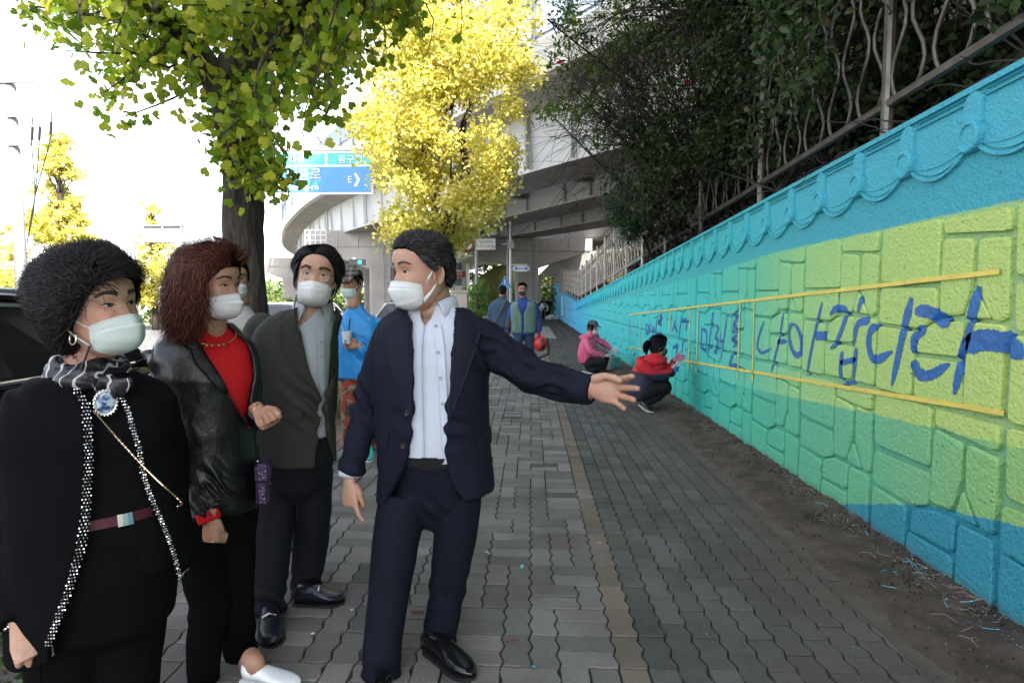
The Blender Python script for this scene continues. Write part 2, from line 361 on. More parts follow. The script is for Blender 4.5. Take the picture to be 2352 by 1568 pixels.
WY0, WY1 = -1.0, 28.3
wall = empty('mural_wall', (WX, 0, 0), 'long relief wall painted turquoise, lime and blue with large blue letters', 'wall')
b = MB(); ys = np.linspace(WY0, WY1, 60)
prof = lambda yy: [(WX, yy, -.15), (WX, yy, wall_top(yy) - .03), (WX + .03, yy, wall_top(yy)), (WX + .30, yy, wall_top(yy)), (WX + .30, yy, -.15)]
P = np.array([prof(yy) for yy in ys]); b.grid(P); n = len(ys)
b.F += [(0, 1, 2, 3, 4), tuple(5 * (n - 1) + k for k in (4, 3, 2, 1, 0))]; b.M += [0, 0]
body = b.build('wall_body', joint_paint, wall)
# stone pattern of one cast panel
ST = [[(.02, .67), (.52, .66), (.52, .985), (.02, .985)], [(.55, .905), (.97, .87), (.97, .985), (.55, .985)],
      [(.55, .885), (.76, .862), (.757, .655), (.70, .49), (.545, .485)], [(.79, .86), (.975, .845), (.975, .48), (.905, .47), (.79, .64)],
      [(.775, .625), (.88, .475), (.725, .482)], [(.02, .64), (.52, .635), (.52, .465), (.40, .415), (.02, .43)],
      [(.40, .385), (.53, .44), (.715, .455), (.72, .285), (.38, .272)], [(.02, .405), (.355, .385), (.335, .02), (.02, .02)],
      [(.365, .25), (.715, .255), (.72, .03), (.365, .02)], [(.75, .45), (.975, .445), (.975, .03), (.75, .03)]]
def clip_top(poly, lim):                              # keep points below lim(y)
    out = []; k = len(poly)
    for i in range(k):
        a, c_ = poly[i], poly[(i + 1) % k]; fa, fc = lim(a[0]) - a[1], lim(c_[0]) - c_[1]
        if fa >= 0: out.append(a)
        if fa * fc < 0: t = fa / (fa - fc); out.append((a[0] + t * (c_[0] - a[0]), a[1] + t * (c_[1] - a[1])))
    return out
def rounded(poly, r=.028, n=3):
    P = np.array(poly); k = len(P); out = []
    for i in range(k):
        a, c_, d = P[i - 1], P[i], P[(i + 1) % k]; la, ld = np.linalg.norm(a - c_), np.linalg.norm(d - c_)
        rr = min(r, .35 * la, .35 * ld); s, e = c_ + (a - c_) / la * rr, c_ + (d - c_) / ld * rr
        for t in np.linspace(0, 1, n): out.append((1 - t) ** 2 * s + 2 * t * (1 - t) * c_ + t * t * e)
    return np.array(out)
stones = []
for pi in range(0, 28):
    for row, z0 in enumerate((-.10, .86, 1.82)):
        for poly in ST:
            # u runs from the far edge to the near edge
            q = [(3.69 + pi - 2 - uu + random.gauss(0, .006), z0 + .96 * vv + random.gauss(0, .004)) for uu, vv in poly]
            q = clip_top(q, lambda yy: wall_top(yy) - .52)
            if len(q) < 3: continue
            A = np.array(q); ext = A.max(0) - A.min(0)
            if ext[1] < (.10 if row == 2 else .035) or A[:, 1].max() < .02 or A[:, 0].max() > WY1: continue
            stones.append(q)
stones.sort(key=lambda q: np.mean([c_[0] for c_ in q])); far_st = MB(); allV = MB()
for i, q in enumerate(stones):
    O = rounded(q) if i < 300 else rounded(q, n=2); m = O.mean(0); k = len(O); dd = O - m; ln = np.linalg.norm(dd, axis=1, keepdims=True); O = m + dd * (1 + .007 / ln); dd = O - m; ln = np.linalg.norm(dd, axis=1, keepdims=True)
    pr = .024 + random.uniform(-.004, .005); I1 = m + dd * (1 - np.minimum(.004 / ln, .5)); I2 = m + dd * (1 - np.minimum(.015 / ln, .7))
    V = np.concatenate([np.column_stack((np.full(k, xx), Q[:, 0], Q[:, 1])) for xx, Q in ((.004, O), (-pr * .75, I1), (-pr, I2))]); V[:, 0] += WX
    F = [(j + o, j + k + o, (j + 1) % k + k + o, (j + 1) % k + o) for o in (0, k) for j in range(k)] + [tuple(reversed(range(2 * k, 3 * k)))]
    F = [tuple(reversed(f)) for f in F]
    if i < 300: MB().add(V, F).build('stone', paint, wall)
    else: far_st.add(V, F)
    if m[0] < 16: allV.add(V, F)
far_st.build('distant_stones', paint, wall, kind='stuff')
# eave-tile relief band: one cast unit of disc, cover tile, hanging scallop and ledges every half metre
def strip(pts, w, d, sy=1):                           # raised band following pts (y,z) on the wall face
    pts = np.array(pts, float); t = np.gradient(pts, axis=0); t /= np.linalg.norm(t, axis=1, keepdims=True); nn = np.column_stack((-t[:, 1], t[:, 0]))
    A, B = pts + nn * w / 2, pts - nn * w / 2; e = .006
    rows = [[(.004, *a), (-d, *(a - nn_ * e)), (-d, *(b_ + nn_ * e)), (.004, *b_)] for a, b_, nn_ in zip(A, B, nn)]
    return np.array(rows)
def eave_unit():
    b = MB(); T = np.linspace(0, 1, 17)
    for off, w, d in ((0, .024, .020), (.062, .012, .013)):   # scallop lip and inner line
        pts = [(.5 * t, -.26 - .125 * math.sin(math.pi * t) ** .8 + off * math.sin(math.pi * t)) for t in T]; b.grid(strip(pts, w, d))
    field = np.array([[(-.008, .5 * t, lerp(-.085, -.245 - .115 * math.sin(math.pi * t) ** .8, v)) for v in (0, 1)] for t in T]); b.grid(field[:, ::-1])
    for z_, w, d in ((-.055, .012, .012), (-.085, .010, .020)): b.grid(strip([(.07, z_), (.43, z_)], w, d))
    a = np.linspace(0, 2 * math.pi, 20, endpoint=False)  # disc on a round end
    rings = [(.004, .074), (-.038, .074), (-.045, .068), (-.045, .057), (-.037, .054), (-.039, .001)]
    b.grid(np.array([[(xx, r * math.cos(q) * .92, -.25 + r * math.sin(q)) for q in a] for xx, r in rings]), closev=True)
    arch = [(-.058, -.24), (-.058, -.10)] + [(-.058 * math.cos(q), -.10 + .058 * math.sin(q)) for q in np.linspace(.3, math.pi - .3, 6)] + [(.058, -.10), (.058, -.24)]
    b.prism([(.004, y_, z_) for y_, z_ in arch], (-.026, 0, 0))
    return b
eb = eave_unit(); EV = eb.verts(); y0 = 2.98 - 7 * .5
EV2 = EV.copy(); EV2[:, 2] -= .0423 * EV2[:, 1]       # the band runs down with the coping
F2 = eb.F; eme = mesh_data('eave_tile', EV2, F2, paint)
for k in range(0, 58):
    y = y0 + k * .5
    if y < WY0 + .1 or y > WY1 - .55: continue
    place('eave_tile', eme, wall, (0, y, wall_top(y)))
b = MB()                                              # ledge above and below the tiles, in two-metre lengths
for k in range(14):
    ya, yb = 2 * k - .8, 2 * k + 1.195
    for off, h, d in ((-.022, .036, .018),):
        b.add([(WX - dx, yy, wall_top(yy) + off + s * h / 2) for yy in (ya, yb) for dx, s in ((-.004, 1), (d, .7), (d, -.9), (-.004, -1))], [(0, 4, 5, 1), (1, 5, 6, 2), (2, 6, 7, 3), (0, 1, 2, 3), (7, 6, 5, 4)])
b.build('coping_ledge', paint, wall)
# far end: blue wall that rises again, step, white stripe
bw = empty('blue_wall', (WX, 28.3, 0), 'plain bright blue wall continuing beyond the relief wall toward the pier', 'wall')
def wallbox(ya, yb, za, zb, x0=WX, t=.3):
    b = MB(); b.add([(x0, ya, -.15), (x0, yb, -.15), (x0, yb, zb), (x0, ya, za), (x0 + t, ya, -.15), (x0 + t, yb, -.15), (x0 + t, yb, zb), (x0 + t, ya, za)], [(0, 3, 2, 1), (4, 5, 6, 7), (3, 7, 6, 2), (0, 4, 7, 3), (1, 2, 6, 5)]); return b
wallbox(28.302, 43.5, 1.34, 2.0).build('low_section', blue_paint, bw)
wallbox(43.502, 72, 2.74, 2.9).build('high_section', blue_paint, bw)
b = MB()
for yy in np.arange(29.5, 43, 1.6): b.box((WX - .004, yy, .75), (.016, .03, 1.3))
for za in (.35, .95): b.box((WX - .004, 36, za), (.014, 15, .03))
b.build('panel_joint', plain('joint_blue', (.04, .28, .52), .7), bw)
for yy, m, w in ((41, 'white_paint', .7), (35.6, 'concrete', .5)): MB().box((WX - .015, yy, .85), (.04, w, 1.65 if w > .6 else 1.1)).build('bare_panel', MT[m], bw)
MB().box((WX - .02, 40.9, .22), (.05, .6, .35)).build('red_patch', MT['red_paint'], bw)

# ---------------------------------------------------------------- painted words (paint film lying on the relief) and masking tape
wb = allV; wb.add([(WX, -1, -.2), (WX, 30, -.2), (WX, 30, 3), (WX, -1, 3)], [(0, 1, 2, 3)])
bvh = BVHTree.FromPolygons([tuple(v) for v in wb.verts()], [tuple(f) for f in wb.F])
def surf_x(yy, z_):
    best = WX
    for dy, dz in ((0, 0), (.006, 0), (-.006, 0), (0, .006), (0, -.006)):
        h = bvh.ray_cast(Vector((WX - .5, yy + dy, z_ + dz)), Vector((1, 0, 0)))
        if h[0] is not None: best = min(best, h[0][0])
    return best
def Z7(x, y): return (2300 + x * .7636) / 1.7415, (900 + y * .7634) / 1.7415
def wz(x, y):
    q = onx(*Z7(x, y), WX - .022); return np.array((q[1], q[2]))
g = NG('blue_letter_paint'); p = g.pos()
letter_paint = g.out(g.ramp(g.noise(p, 12, 4), ((.3, L(.010, .098, .30)), (.7, L(.015, .130, .39)))), .5, normal=g.bump(g.noise(p, 26, 4, .6), .6, .012))
faint_paint = plain('violet_letter_paint', (.16, .26, .62), .6)
def stroke(b, zpts, w0, w1=None, ragged=.12):
    w1 = w1 or w0; P = np.array([wz(*q) for q in zpts]); Lg = np.linalg.norm(np.diff(P, axis=0), axis=1).sum(); n = max(10, int(Lg / .006))
    Q = catmull(P, n); T = np.gradient(Q, axis=0); T /= np.linalg.norm(T, axis=1, keepdims=True) + 1e-9; Nn = np.column_stack((-T[:, 1], T[:, 0]))
    rows = []; sd_ = random.random() * 50
    for i in range(n):
        t = i / (n - 1); w = lerp(w0, w1, t) * (1 + ragged * mnoise.noise((i * .12, sd_, 0))) * min(1, .45 + 4 * t, .35 + 5 * (1 - t)); row = []
        for k in range(7):
            s = k / 6 - .5; e = 0 if abs(s) < .49 else (.10 * mnoise.noise((i * .9, sd_ + s * 9, 0)) + random.uniform(-.03, .03)) * w
            yz = Q[i] + Nn[i] * (s * w + e); row.append((surf_x(*yz) - .003, yz[0], yz[1]))
        rows.append(row)
    b.grid(np.array(rows)[:, ::-1])
def ell(cx, cy, rx, ry, tilt=0, n=14): return [(cx + rx * math.cos(a) - tilt * math.sin(a) * ry, cy + ry * math.sin(a)) for a in np.linspace(-1.3, 2 * math.pi - 1.3, n)]
WORDS = [
 [([(995, 505), (968, 580), (960, 640), (985, 668), (1032, 645)], .05, .03), ([(1100, 445), (1082, 560), (1052, 680), (1030, 772)], .035, .045), ([(1062, 613), (1108, 608)], .05)],
 [(ell(1155, 600, 30, 82, -.14), .055), ([(1300, 405), (1272, 520), (1243, 650), (1218, 790)], .045, .04), ([(1262, 580), (1318, 580)], .075)],
 [([(1340, 468), (1378, 436), (1424, 455), (1402, 540), (1370, 618), (1340, 645)], .06, .045), ([(1512, 370), (1488, 458)], .055, .035), ([(1546, 498), (1482, 522), (1462, 632)], .06, .045),
  ([(1402, 660), (1392, 750), (1397, 812)], .055), ([(1476, 642), (1468, 730), (1455, 816)], .05), ([(1392, 722), (1474, 702)], .045), ([(1398, 826), (1462, 824)], .03)],
 [([(1592, 525), (1548, 560), (1545, 655), (1580, 706), (1668, 662)], .065, .06), ([(1770, 380), (1726, 560), (1695, 700), (1664, 842)], .075, .05)],
 [([(1788, 450), (1850, 452), (1905, 480), (1966, 522)], .075, .085), ([(1842, 535), (1785, 590), (1780, 672)], .07, .06), ([(1774, 708), (1800, 775), (1862, 785), (1962, 726)], .085, .05),
  ([(2120, 320), (2084, 470), (2045, 640), (2008, 790), (1985, 888)], .085, .05), ([(2048, 645), (2120, 606), (2210, 606), (2290, 632), (2360, 690)], .12, .10)],
 [([(664, 538), (660, 640)], .05), ([(664, 545), (692, 565), (688, 672)], .05), ([(660, 640), (690, 660)], .045), ([(724, 458), (712, 580), (698, 692)], .055, .04)],
 [([(735, 525), (752, 540), (736, 590), (752, 605), (734, 660), (750, 668)], .05), ([(766, 560), (762, 652)], .045), ([(800, 472), (784, 600), (766, 705)], .05, .04), ([(764, 610), (782, 606)], .04)],
 [([(826, 470), (856, 478), (832, 522), (852, 536)], .055), ([(822, 560), (860, 552)], .05), ([(852, 575), (826, 600), (850, 615), (828, 640)], .05), ([(836, 660), (815, 735), (856, 738)], .065)],
 [([(528, 498), (512, 556)], .06), ([(522, 530), (540, 560)], .06), ([(562, 474), (545, 600)], .07), ([(560, 505), (586, 500), (580, 560)], .07), ([(514, 645), (540, 632), (530, 682)], .07), ([(570, 590), (564, 668)], .07)],
 [(ell(380, 545, 9, 24), .07), ([(398, 512), (394, 560)], .07), ([(412, 520), (404, 575)], .08), ([(412, 535), (426, 570)], .07), ([(432, 495), (424, 565)], .08), ([(444, 470), (458, 488), (440, 508), (456, 524)], .08), ([(428, 580), (456, 572)], .08), ([(380, 600), (388, 640)], .08)]]
for wd in WORDS:
    b = MB()
    for s in wd: stroke(b, s[0], *[w * .86 for w in s[1:]])
    b.build('painted_syllable', letter_paint, wall, smooth=True)
b = MB()
for yy in (500, 530, 552): stroke(b, [(284, yy), (292, yy + 14)], .09)
b.build('faint_brush_mark', faint_paint, wall, smooth=True)
tape_m = plain('masking_tape', (.72, .56, .10), .55, var=.12, nscale=14, bscale=90, bstr=.15)
def tape(a, c_, label, w=.024, sag=0.0):
    A, B = wz(*a), wz(*c_); n = max(2, int(abs(A[0] - B[0]) / .12)); rows = []; tt = np.linspace(0, 1, n + 2)
    d = unit(B - A); nn = np.array((-d[1], d[0]))
    for t in tt:
        q = A + (B - A) * t; jit = .003 * mnoise.noise((t * 30, A[0], 3))
        rows.append([(WX - .0340, *(q + nn * (w / 2 + jit))), (WX - .0352, *(q + nn * (w / 2 + jit))), (WX - .0352, *(q - nn * (w / 2 - jit))), (WX - .0340, *(q - nn * (w / 2 - jit)))])
    tag(MB().grid(np.array(rows), closev=True).build('masking_tape', tape_m), label, 'tape', 'yellow tapes on the mural wall')
tape((2238, 243), (283, 470), 'long yellow masking tape above the blue letters on the wall')
tape((2262, 985), (545, 705), 'long yellow masking tape below the blue letters on the wall')
tape((380, 655), (283, 640), 'short low yellow tape between the two crouching painters')
tape((945, 400), (935, 825), 'vertical yellow tape just left of the first big letter')
tape((870, 410), (858, 805), 'vertical yellow tape right of the small letter group')
tape((650, 440), (640, 780), 'vertical yellow tape left of the small letter group', .03)
tape((610, 450), (598, 755), 'vertical yellow tape beside the crouching painter in navy', .03)
tape((503, 460), (500, 560), 'short vertical yellow tape above the head of the painter in navy', .04)
tape((343, 480), (343, 640), 'farthest vertical yellow tape, near the painter in pink', .04)
# weep-hole plastic pipes
for zx, zy in ((2140, 1097), (1690, 957), (1700, 372), (1385, 372), (1375, 860)):
    q = wz(zx, zy); a = np.linspace(0, 2 * math.pi, 14, endpoint=False)
    b = MB().grid(np.array([[(WX - xx, q[0] + r * math.cos(t), q[1] + r * math.sin(t)) for t in a] for xx, r in ((.018, .016), (.024, .016), (.024, .010), (.014, .009), (.014, .001))]), closev=True)
    b.build('weep_hole', plain('weep_grey', (.25, .30, .28), .6), wall)
# ---------------------------------------------------------------- embankment behind the wall
def bank_h(x, y):
    top = wall_top(y) if y < 28.3 else (1.5 if y < 43 else 2.6)
    s = interp(y, (-20, 10, 26, 34, 60), (.95, .95, .62, .42, .35)); m = interp(y, (-20, 26, 40, 70), (7.0, 6.2, 5.0, 5.0))
    return top - .12 + min(m, max(0, x - 2.3) * s)
ys = np.linspace(-26, 70, 100); xs = np.concatenate((np.linspace(2.32, 12, 30), np.linspace(13, 60, 14)))
P = np.array([[(x, y, bank_h(x, y) + .12 * mnoise.noise((x * .9, y * .9, 0)) + .04 * mnoise.noise((x * 4, y * 4, 1))) for x in xs] for y in ys])
tag(MB().grid(P).build('embankment', plain('bank_soil', (.060, .048, .032), .95, var=.5, nscale=1.2, bscale=14, bstr=.8, bdist=.04), smooth=True), kind='structure')

# ---------------------------------------------------------------- viaduct
vp = np.array([(24, -9), (17, 0.5), (8.2, 11.5), (3.0, 18.4), (-1.3, 24.1), (-7.9, 34.4), (-12.6, 41.2), (-17, 48.8), (-23.4, 61.8), (-31, 81), (-36, 102), (-38, 128), (-36, 160), (-30, 190)], float)
path = catmull(np.column_stack((vp, np.zeros(len(vp)))), 150)[:, :2]
tg = np.gradient(path, axis=0); tg /= np.linalg.norm(tg, axis=1, keepdims=True); nr = np.column_stack((tg[:, 1], -tg[:, 0]))   # to the far side
arc = np.concatenate(([0], np.cumsum(np.linalg.norm(np.diff(path, axis=0), axis=1))))
HB = 6.05                                             # underside of girders
def sweep(sec, i0=0, i1=None, close=True):
    """sec: (offset to the far side, height) loop swept along the deck path"""
    b = MB(); P = np.array([[(*(path[i] + nr[i] * o), h) for o, h in sec] for i in range(i0, i1 or len(path))]); b.grid(P, closev=close); return b
via = empty('viaduct', (path[60][0], path[60][1], 0), 'tall curved motorway viaduct of pale girders crossing over the pavement', 'viaduct')
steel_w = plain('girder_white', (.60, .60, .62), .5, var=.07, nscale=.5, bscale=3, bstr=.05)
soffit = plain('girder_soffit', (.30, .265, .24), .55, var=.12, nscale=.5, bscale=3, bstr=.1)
def girder(o0, w, name='box_girder', h=2.0, m=None):
    b = MB(); n = len(path)
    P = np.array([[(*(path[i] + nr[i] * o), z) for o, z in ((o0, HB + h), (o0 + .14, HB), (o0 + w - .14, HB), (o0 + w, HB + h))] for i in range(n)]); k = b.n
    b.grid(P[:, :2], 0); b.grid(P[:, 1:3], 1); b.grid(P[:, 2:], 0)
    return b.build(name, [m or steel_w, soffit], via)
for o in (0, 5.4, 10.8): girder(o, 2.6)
DK = 16.2
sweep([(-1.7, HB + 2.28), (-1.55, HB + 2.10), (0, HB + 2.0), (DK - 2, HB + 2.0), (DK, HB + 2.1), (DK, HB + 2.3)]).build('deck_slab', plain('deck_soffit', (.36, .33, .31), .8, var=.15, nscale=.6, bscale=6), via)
sweep([(-1.72, HB + 2.2), (-1.72, HB + 3.25), (-1.45, HB + 3.3), (-1.45, HB + 2.2)]).build('parapet', plain('parapet_concrete', (.58, .57, .55), .75, var=.14, nscale=.9, bscale=10), via)
sweep([(DK - .3, HB + 2.2), (DK - .3, HB + 3.2), (DK, HB + 3.25), (DK, HB + 2.2)]).build('parapet', MT['concrete'], via)
stf = MB().box((0, 0, 0), (.05, .16, 1.9)); brk = MB().box((0, 0, 1.25), (.10, 2.76, 1.1)).box((0, 0, .66), (.4, 2.76, .06)); stf_me = mesh_data('web_stiffener', stf.verts(), stf.F, steel_w); brk_me = mesh_data('cross_frame', brk.verts(), brk.F, soffit)                                # web stiffeners and cross frames between the girders
for s in np.arange(3, arc[-1] - 2, 2.6):
    i = int(np.searchsorted(arc, s)); rz = math.atan2(tg[i][1], tg[i][0]); q = path[i]
    for o in (-.02, 5.38, 10.78):
        st_ = place('web_stiffener', stf_me, via, np.array((*(q + nr[i] * (o + .06)), HB + 1.02)) - WL[via.name]); st_.rotation_euler.z = rz
    if int(s / 2.6) % 2 == 0 and s < 75:
        for o in (2.6, 8.0): st_ = place('cross_frame', brk_me, via, np.array((*(q + nr[i] * (o + 1.4)), HB)) - WL[via.name]); st_.rotation_euler.z = rz
glass = NG('barrier_glass'); glass.out(L(.70, .80, .86), .25, Alpha=.42); glass = glass.m
post_m = plain('barrier_post', (.13, .165, .21), .4, .3, bstr=0); lou = plain('barrier_louvre', (.34, .40, .46), .5, bstr=0)
pst = MB(); npan = 0
for k, s in enumerate(np.arange(1.0, 110, 2.0)):
    i = int(np.searchsorted(arc, s)); j = min(len(path) - 1, int(np.searchsorted(arc, s + 2.0))); A, B = path[i] - nr[i] * 1.58, path[j] - nr[j] * 1.58
    rz = math.atan2(*(B - A)[::-1]); ln = np.linalg.norm(B - A); mid = (A + B) / 2
    MB().box((*A, HB + 4.45), (.14, .16, 2.4), rz).build('barrier_post', post_m, via)
    MB().box((*mid, HB + 4.05), (ln - .16, .025, 1.0), rz).build('barrier_pane', glass, via)
    MB().box((*mid, HB + 5.13), (ln - .16, .09, 1.0), rz).build('barrier_panel', lou, via)
    for z_ in (3.46, 4.58, 5.66): MB().box((*mid, HB + z_), (ln - .15, .07, .06), rz).build('barrier_rail', post_m, via)
for s in np.arange(12, 110, 9):                       # drain pipes down the fascia
    i = int(np.searchsorted(arc, s)); q = path[i] - nr[i] * .12
    MB().tube([(*(q), HB + 2.2), (*q, HB + .9), (*(q + nr[i] * .02), HB + .1)], .07, 8).build('drain_pipe', MT['grey_paint'], via)
# second, lower concrete deck on the far side
b = sweep([(17.4, 7.5), (17.4, 6.2), (18.2, 5.95), (24, 5.95), (24.6, 7.5)], 20, 110); b.build('far_deck', MT['concrete'], via)
def pier(c, rz, colw, capw, ztop, capd, name_label, taper=1.1, ladder=True, cage=0):
    e = empty('viaduct_pier', (*c, 0), name_label, 'pier', 'piers under the viaduct'); ca, sa = math.cos(rz), math.sin(rz)
    loc = lambda x, y, z: (c[0] + ca * x - sa * y, c[1] + sa * x + ca * y, z)
    b = MB(); w = colw / 2; ch = .18
    sec = [(-w + ch, -w), (w - ch, -w), (w, -w + ch), (w, w - ch), (w - ch, w), (-w + ch, w), (-w, w - ch), (-w, -w + ch)]
    b.grid(np.array([[loc(x, y, z) for x, y in sec] for z in (-.2, ztop - capd + .1)]), closev=True); b.build('column', MT['concrete_warm'], e)
    b = MB(); h = capw / 2; d = colw * .48
    poly = [(-h, ztop), (h, ztop), (h, ztop - capd * .42), (w + .1, ztop - capd), (-w - .1, ztop - capd), (-h, ztop - capd * .42)]
    A = np.array([loc(x, -d, z) for x, z in poly]); B = np.array([loc(x, d, z) for x, z in poly]); b.prism(A, B[0] - A[0]); b.build('hammerhead_cap', MT['concrete_warm'], e)
    b = MB()
    for x in np.arange(-h + .4, h - .3, 1.5): b.box(loc(x, -d - .03, ztop - capd * .3), (.05, .05, .9), rz)
    b.tube([loc(-h, -d - .06, ztop - capd * .42), loc(h, -d - .06, ztop - capd * .42)], .03, 6); b.build('cable_rail', MT['grey_paint'], e)
    if ladder:
        for s in (-.24, .24): MB().tube([loc(w * .55 + s, -w - .16, .8), loc(w * .55 + s, -w - .16, ztop)], .03, 6).build('ladder_stile', MT['grey_paint'], e)
        for z_ in np.arange(1, ztop, .42): MB().tube([loc(w * .55 - .24, -w - .16, z_), loc(w * .55 + .24, -w - .16, z_)], .022, 6).build('ladder_rung', MT['grey_paint'], e)
    if cage:
        b = MB(); x0 = -h if cage < 0 else h - 1.5
        for z_ in (0, .35, .7, 1.05):
            b.tube([loc(x0, -d - .1, ztop - capd * .42 + z_), loc(x0, -d - .9, ztop - capd * .42 + z_), loc(x0 + 1.5, -d - .9, ztop - capd * .42 + z_), loc(x0 + 1.5, -d - .1, ztop - capd * .42 + z_)], .03, 5)
        for x in np.linspace(x0, x0 + 1.5, 5): b.tube([loc(x, -d - .9, ztop - capd * .42), loc(x, -d - .9, ztop - capd * .42 + 1.05)], .025, 5)
        b.build('inspection_cage', MT['white_paint'], e)
    return e
pier((-10.2, 42.5), R(-6), 1.75, 10.0, 6.2, 2.6, 'square concrete pier with ladder behind the head of the man in the olive blazer', cage=-1)
pier((-.35, 46), R(4), 1.7, 9.6, 5.95, 2.1, 'dark concrete pier at the end of the pavement behind the man in the green vest')
pier((-26, 66), R(10), 1.9, 9, 6.0, 2.2, 'pale far pier left under the curve of the viaduct', ladder=False)
pier((-31.5, 88), R(20), 1.9, 9, 6.0, 2.2, 'farthest pale pier at the left tip of the viaduct curve', ladder=False)
pier((-16, 62), R(0), 1.8, 9, 5.9, 2.0, 'shadowed pier between the two pale ones and the ladder pier', ladder=False)
# abutment wall at the right end under the deck, slope in front of it
b = MB(); b.add([(.6, 61, -.1), (30, 50, -.1), (30, 50, 6.5), (3.4, 60, 6.5), (.6, 61, 3.8), (30, 54, 6.5), (3.4, 64, 6.5), (.6, 65, 3.8)], [(0, 1, 2, 3, 4), (2, 5, 6, 3), (3, 6, 7, 4)])
tag(b.build('abutment_wall', plain('abutment_concrete', (.34, .33, .31), .85, var=.3, nscale=.4, bscale=5, bstr=.3)), 'streaked grey concrete abutment wall under the right end of the viaduct', 'wall')

# ---------------------------------------------------------------- leaves and trees
GINK = np.array([(0, 0, 0), (.5, .45, .06), (.44, .78, .09), (.16, .95, .05), (0, .76, 0), (-.16, .95, .05), (-.44, .78, .09), (-.5, .45, .06)]); GINKF = [(0, 1, 2, 3, 4), (0, 4, 5, 6, 7)]
OVAL = np.array([(0, 0, 0), (.26, .35, .06), (.2, .75, .05), (0, 1, -.03), (-.2, .75, .05), (-.26, .35, .06)]); OVALF = [(0, 1, 2, 3), (0, 3, 4, 5)]
DIAM = np.array([(0, 0, 0), (.36, .5, .05), (0, 1, 0), (-.36, .5, .05)]); DIAMF = [(0, 1, 2), (0, 2, 3)]
def leaf_frames(n, droop=.4, face=None):
    b = rng.normal(size=(n, 3)); b[:, 2] -= droop * 1.6; b /= np.linalg.norm(b, axis=1, keepdims=True)
    c = rng.normal(size=(n, 3)); 
    if face is not None: c = c * .6 + np.array(face)
    a = np.cross(b, c); a /= np.linalg.norm(a, axis=1, keepdims=True) + 1e-9; return a, b, np.cross(a, b)
def leaf_mesh(P, size, shape, faces, droop=.4, face=None):
    n, k = len(P), len(shape); a, b, c = leaf_frames(n, droop, face); size = np.broadcast_to(size, (n,))
    V = P[:, None, :] + size[:, None, None] * (shape[None, :, 0:1] * a[:, None] + shape[None, :, 1:2] * b[:, None] + shape[None, :, 2:3] * c[:, None])
    return V, k, faces
def leaf_obj(name, P, size, shape, faces, mat, parent, droop=.4, kind=None, face=None):
    V, k, F = leaf_mesh(P, size, shape, faces, droop, face); n = len(P)
    idx = np.array([i for f in F for i in f]); lens = np.array([len(f) for f in F]); tot = len(idx)
    me = bpy.data.meshes.new(name); W = (V.reshape(-1, 3) - (WL[parent.name] if parent is not None else 0)).astype(np.float32)
    me.vertices.add(n * k); me.vertices.foreach_set('co', W.ravel()); me.loops.add(n * tot)
    me.loops.foreach_set('vertex_index', (np.arange(n)[:, None] * k + idx[None]).astype(np.int32).ravel())
    ll = np.tile(lens, n); st = np.zeros(len(ll), np.int32); st[1:] = np.cumsum(ll)[:-1]; me.polygons.add(len(ll)); me.polygons.foreach_set('loop_start', st)
    me.materials.append(mat); me.update(calc_edges=True); return place(name, me, parent, (0, 0, 0), kind)
bark = NG('bark'); p = bark.obj(); ps = bark.scl(p, (1, 1, .22))
bk = bark.noise(ps, 22, 6, .7); bark = bark.out(bark.ramp(bk, ((.32, L(.020, .016, .013)), (.55, L(.060, .050, .042)), (.75, L(.12, .105, .09)))), .9, normal=bark.bump(bk, 1.0, .03), spec=.2)
def bark_tube(b, pts, rad, seg=20, n=40, amp=.12):
    pts = np.asarray(pts, float); C = catmull(pts, n); rr = catmull(np.column_stack((rad, rad, rad)), n)[:, 0]; k0 = b.n; b.tube(C, rr, seg)
    V = b.V[-1]
    for j in range(len(V)):
        c_ = C[min(n - 1, j // seg)]; r_ = rr[min(n - 1, j // seg)]; v = V[j]; d = v - c_
        f = abs(mnoise.noise((v[0] * 16, v[1] * 16, v[2] * 3.5))) * 1.4 - .3 + .5 * mnoise.noise((v[0] * 4, v[1] * 4, v[2] * 1.5)); V[j] = c_ + d * (1 + amp * f)
def tree(name, base, label, cat='tree', group=None): return empty(name, base, label, cat, group)

# --- near ginkgo (green turning yellow) in the planting strip
YG = 5.1
gt = tree('ginkgo_tree', (-2.40, YG, 0), 'thick dark ginkgo trunk with large green fan leaves, right behind the group of talkers')
A = lambda px, py, dy=0: at(px, py, YG + dy)
b = MB(); base = np.array((-2.40, YG, -.15))
fork = A(535, 215); mid_ = A(558, 420)
bark_tube(b, [base, base + (0, 0, .5), A(562, 660), mid_, A(545, 300), fork, A(528, 130)], (.24, .19, .170, .155, .16, .17, .09), 28, 70)
limbs = [([A(528, 245), A(470, 140, -.1), A(400, 65, -.3), A(310, -30, -.5), A(200, -160, -.8)], (.13, .10, .085, .07, .04)),
         ([A(540, 230), A(560, 110, .2), A(585, 0, .4), A(600, -200, .7)], (.12, .10, .09, .05)),
         ([A(545, 230), A(612, 120, -.1), A(680, 15, -.3), A(770, -120, -.6)], (.12, .10, .08, .05)),
         ([A(555, 190), A(625, 122, .3), A(690, 100, .8), A(730, 30, 1.2), A(800, -70, 1.6)], (.09, .075, .06, .05, .03))]
for pts, rr in limbs: bark_tube(b, pts, rr, 16, 34)
b.build('trunk', bark, gt, smooth=True)
tw = MB(); LP = []
anchors = np.concatenate([catmull(np.array(l[0]), 14) for l in limbs] + [catmull([mid_, A(545, 300), fork], 6)])
low_edge_x = (30, 60, 140, 210, 260, 310, 380, 440, 500, 560, 600, 650, 700, 760, 800, 860, 940, 1000); low_edge_y = (20, 70, 130, 190, 280, 150, 190, 270, 360, 410, 420, 420, 300, 300, 210, 180, 120, 60)
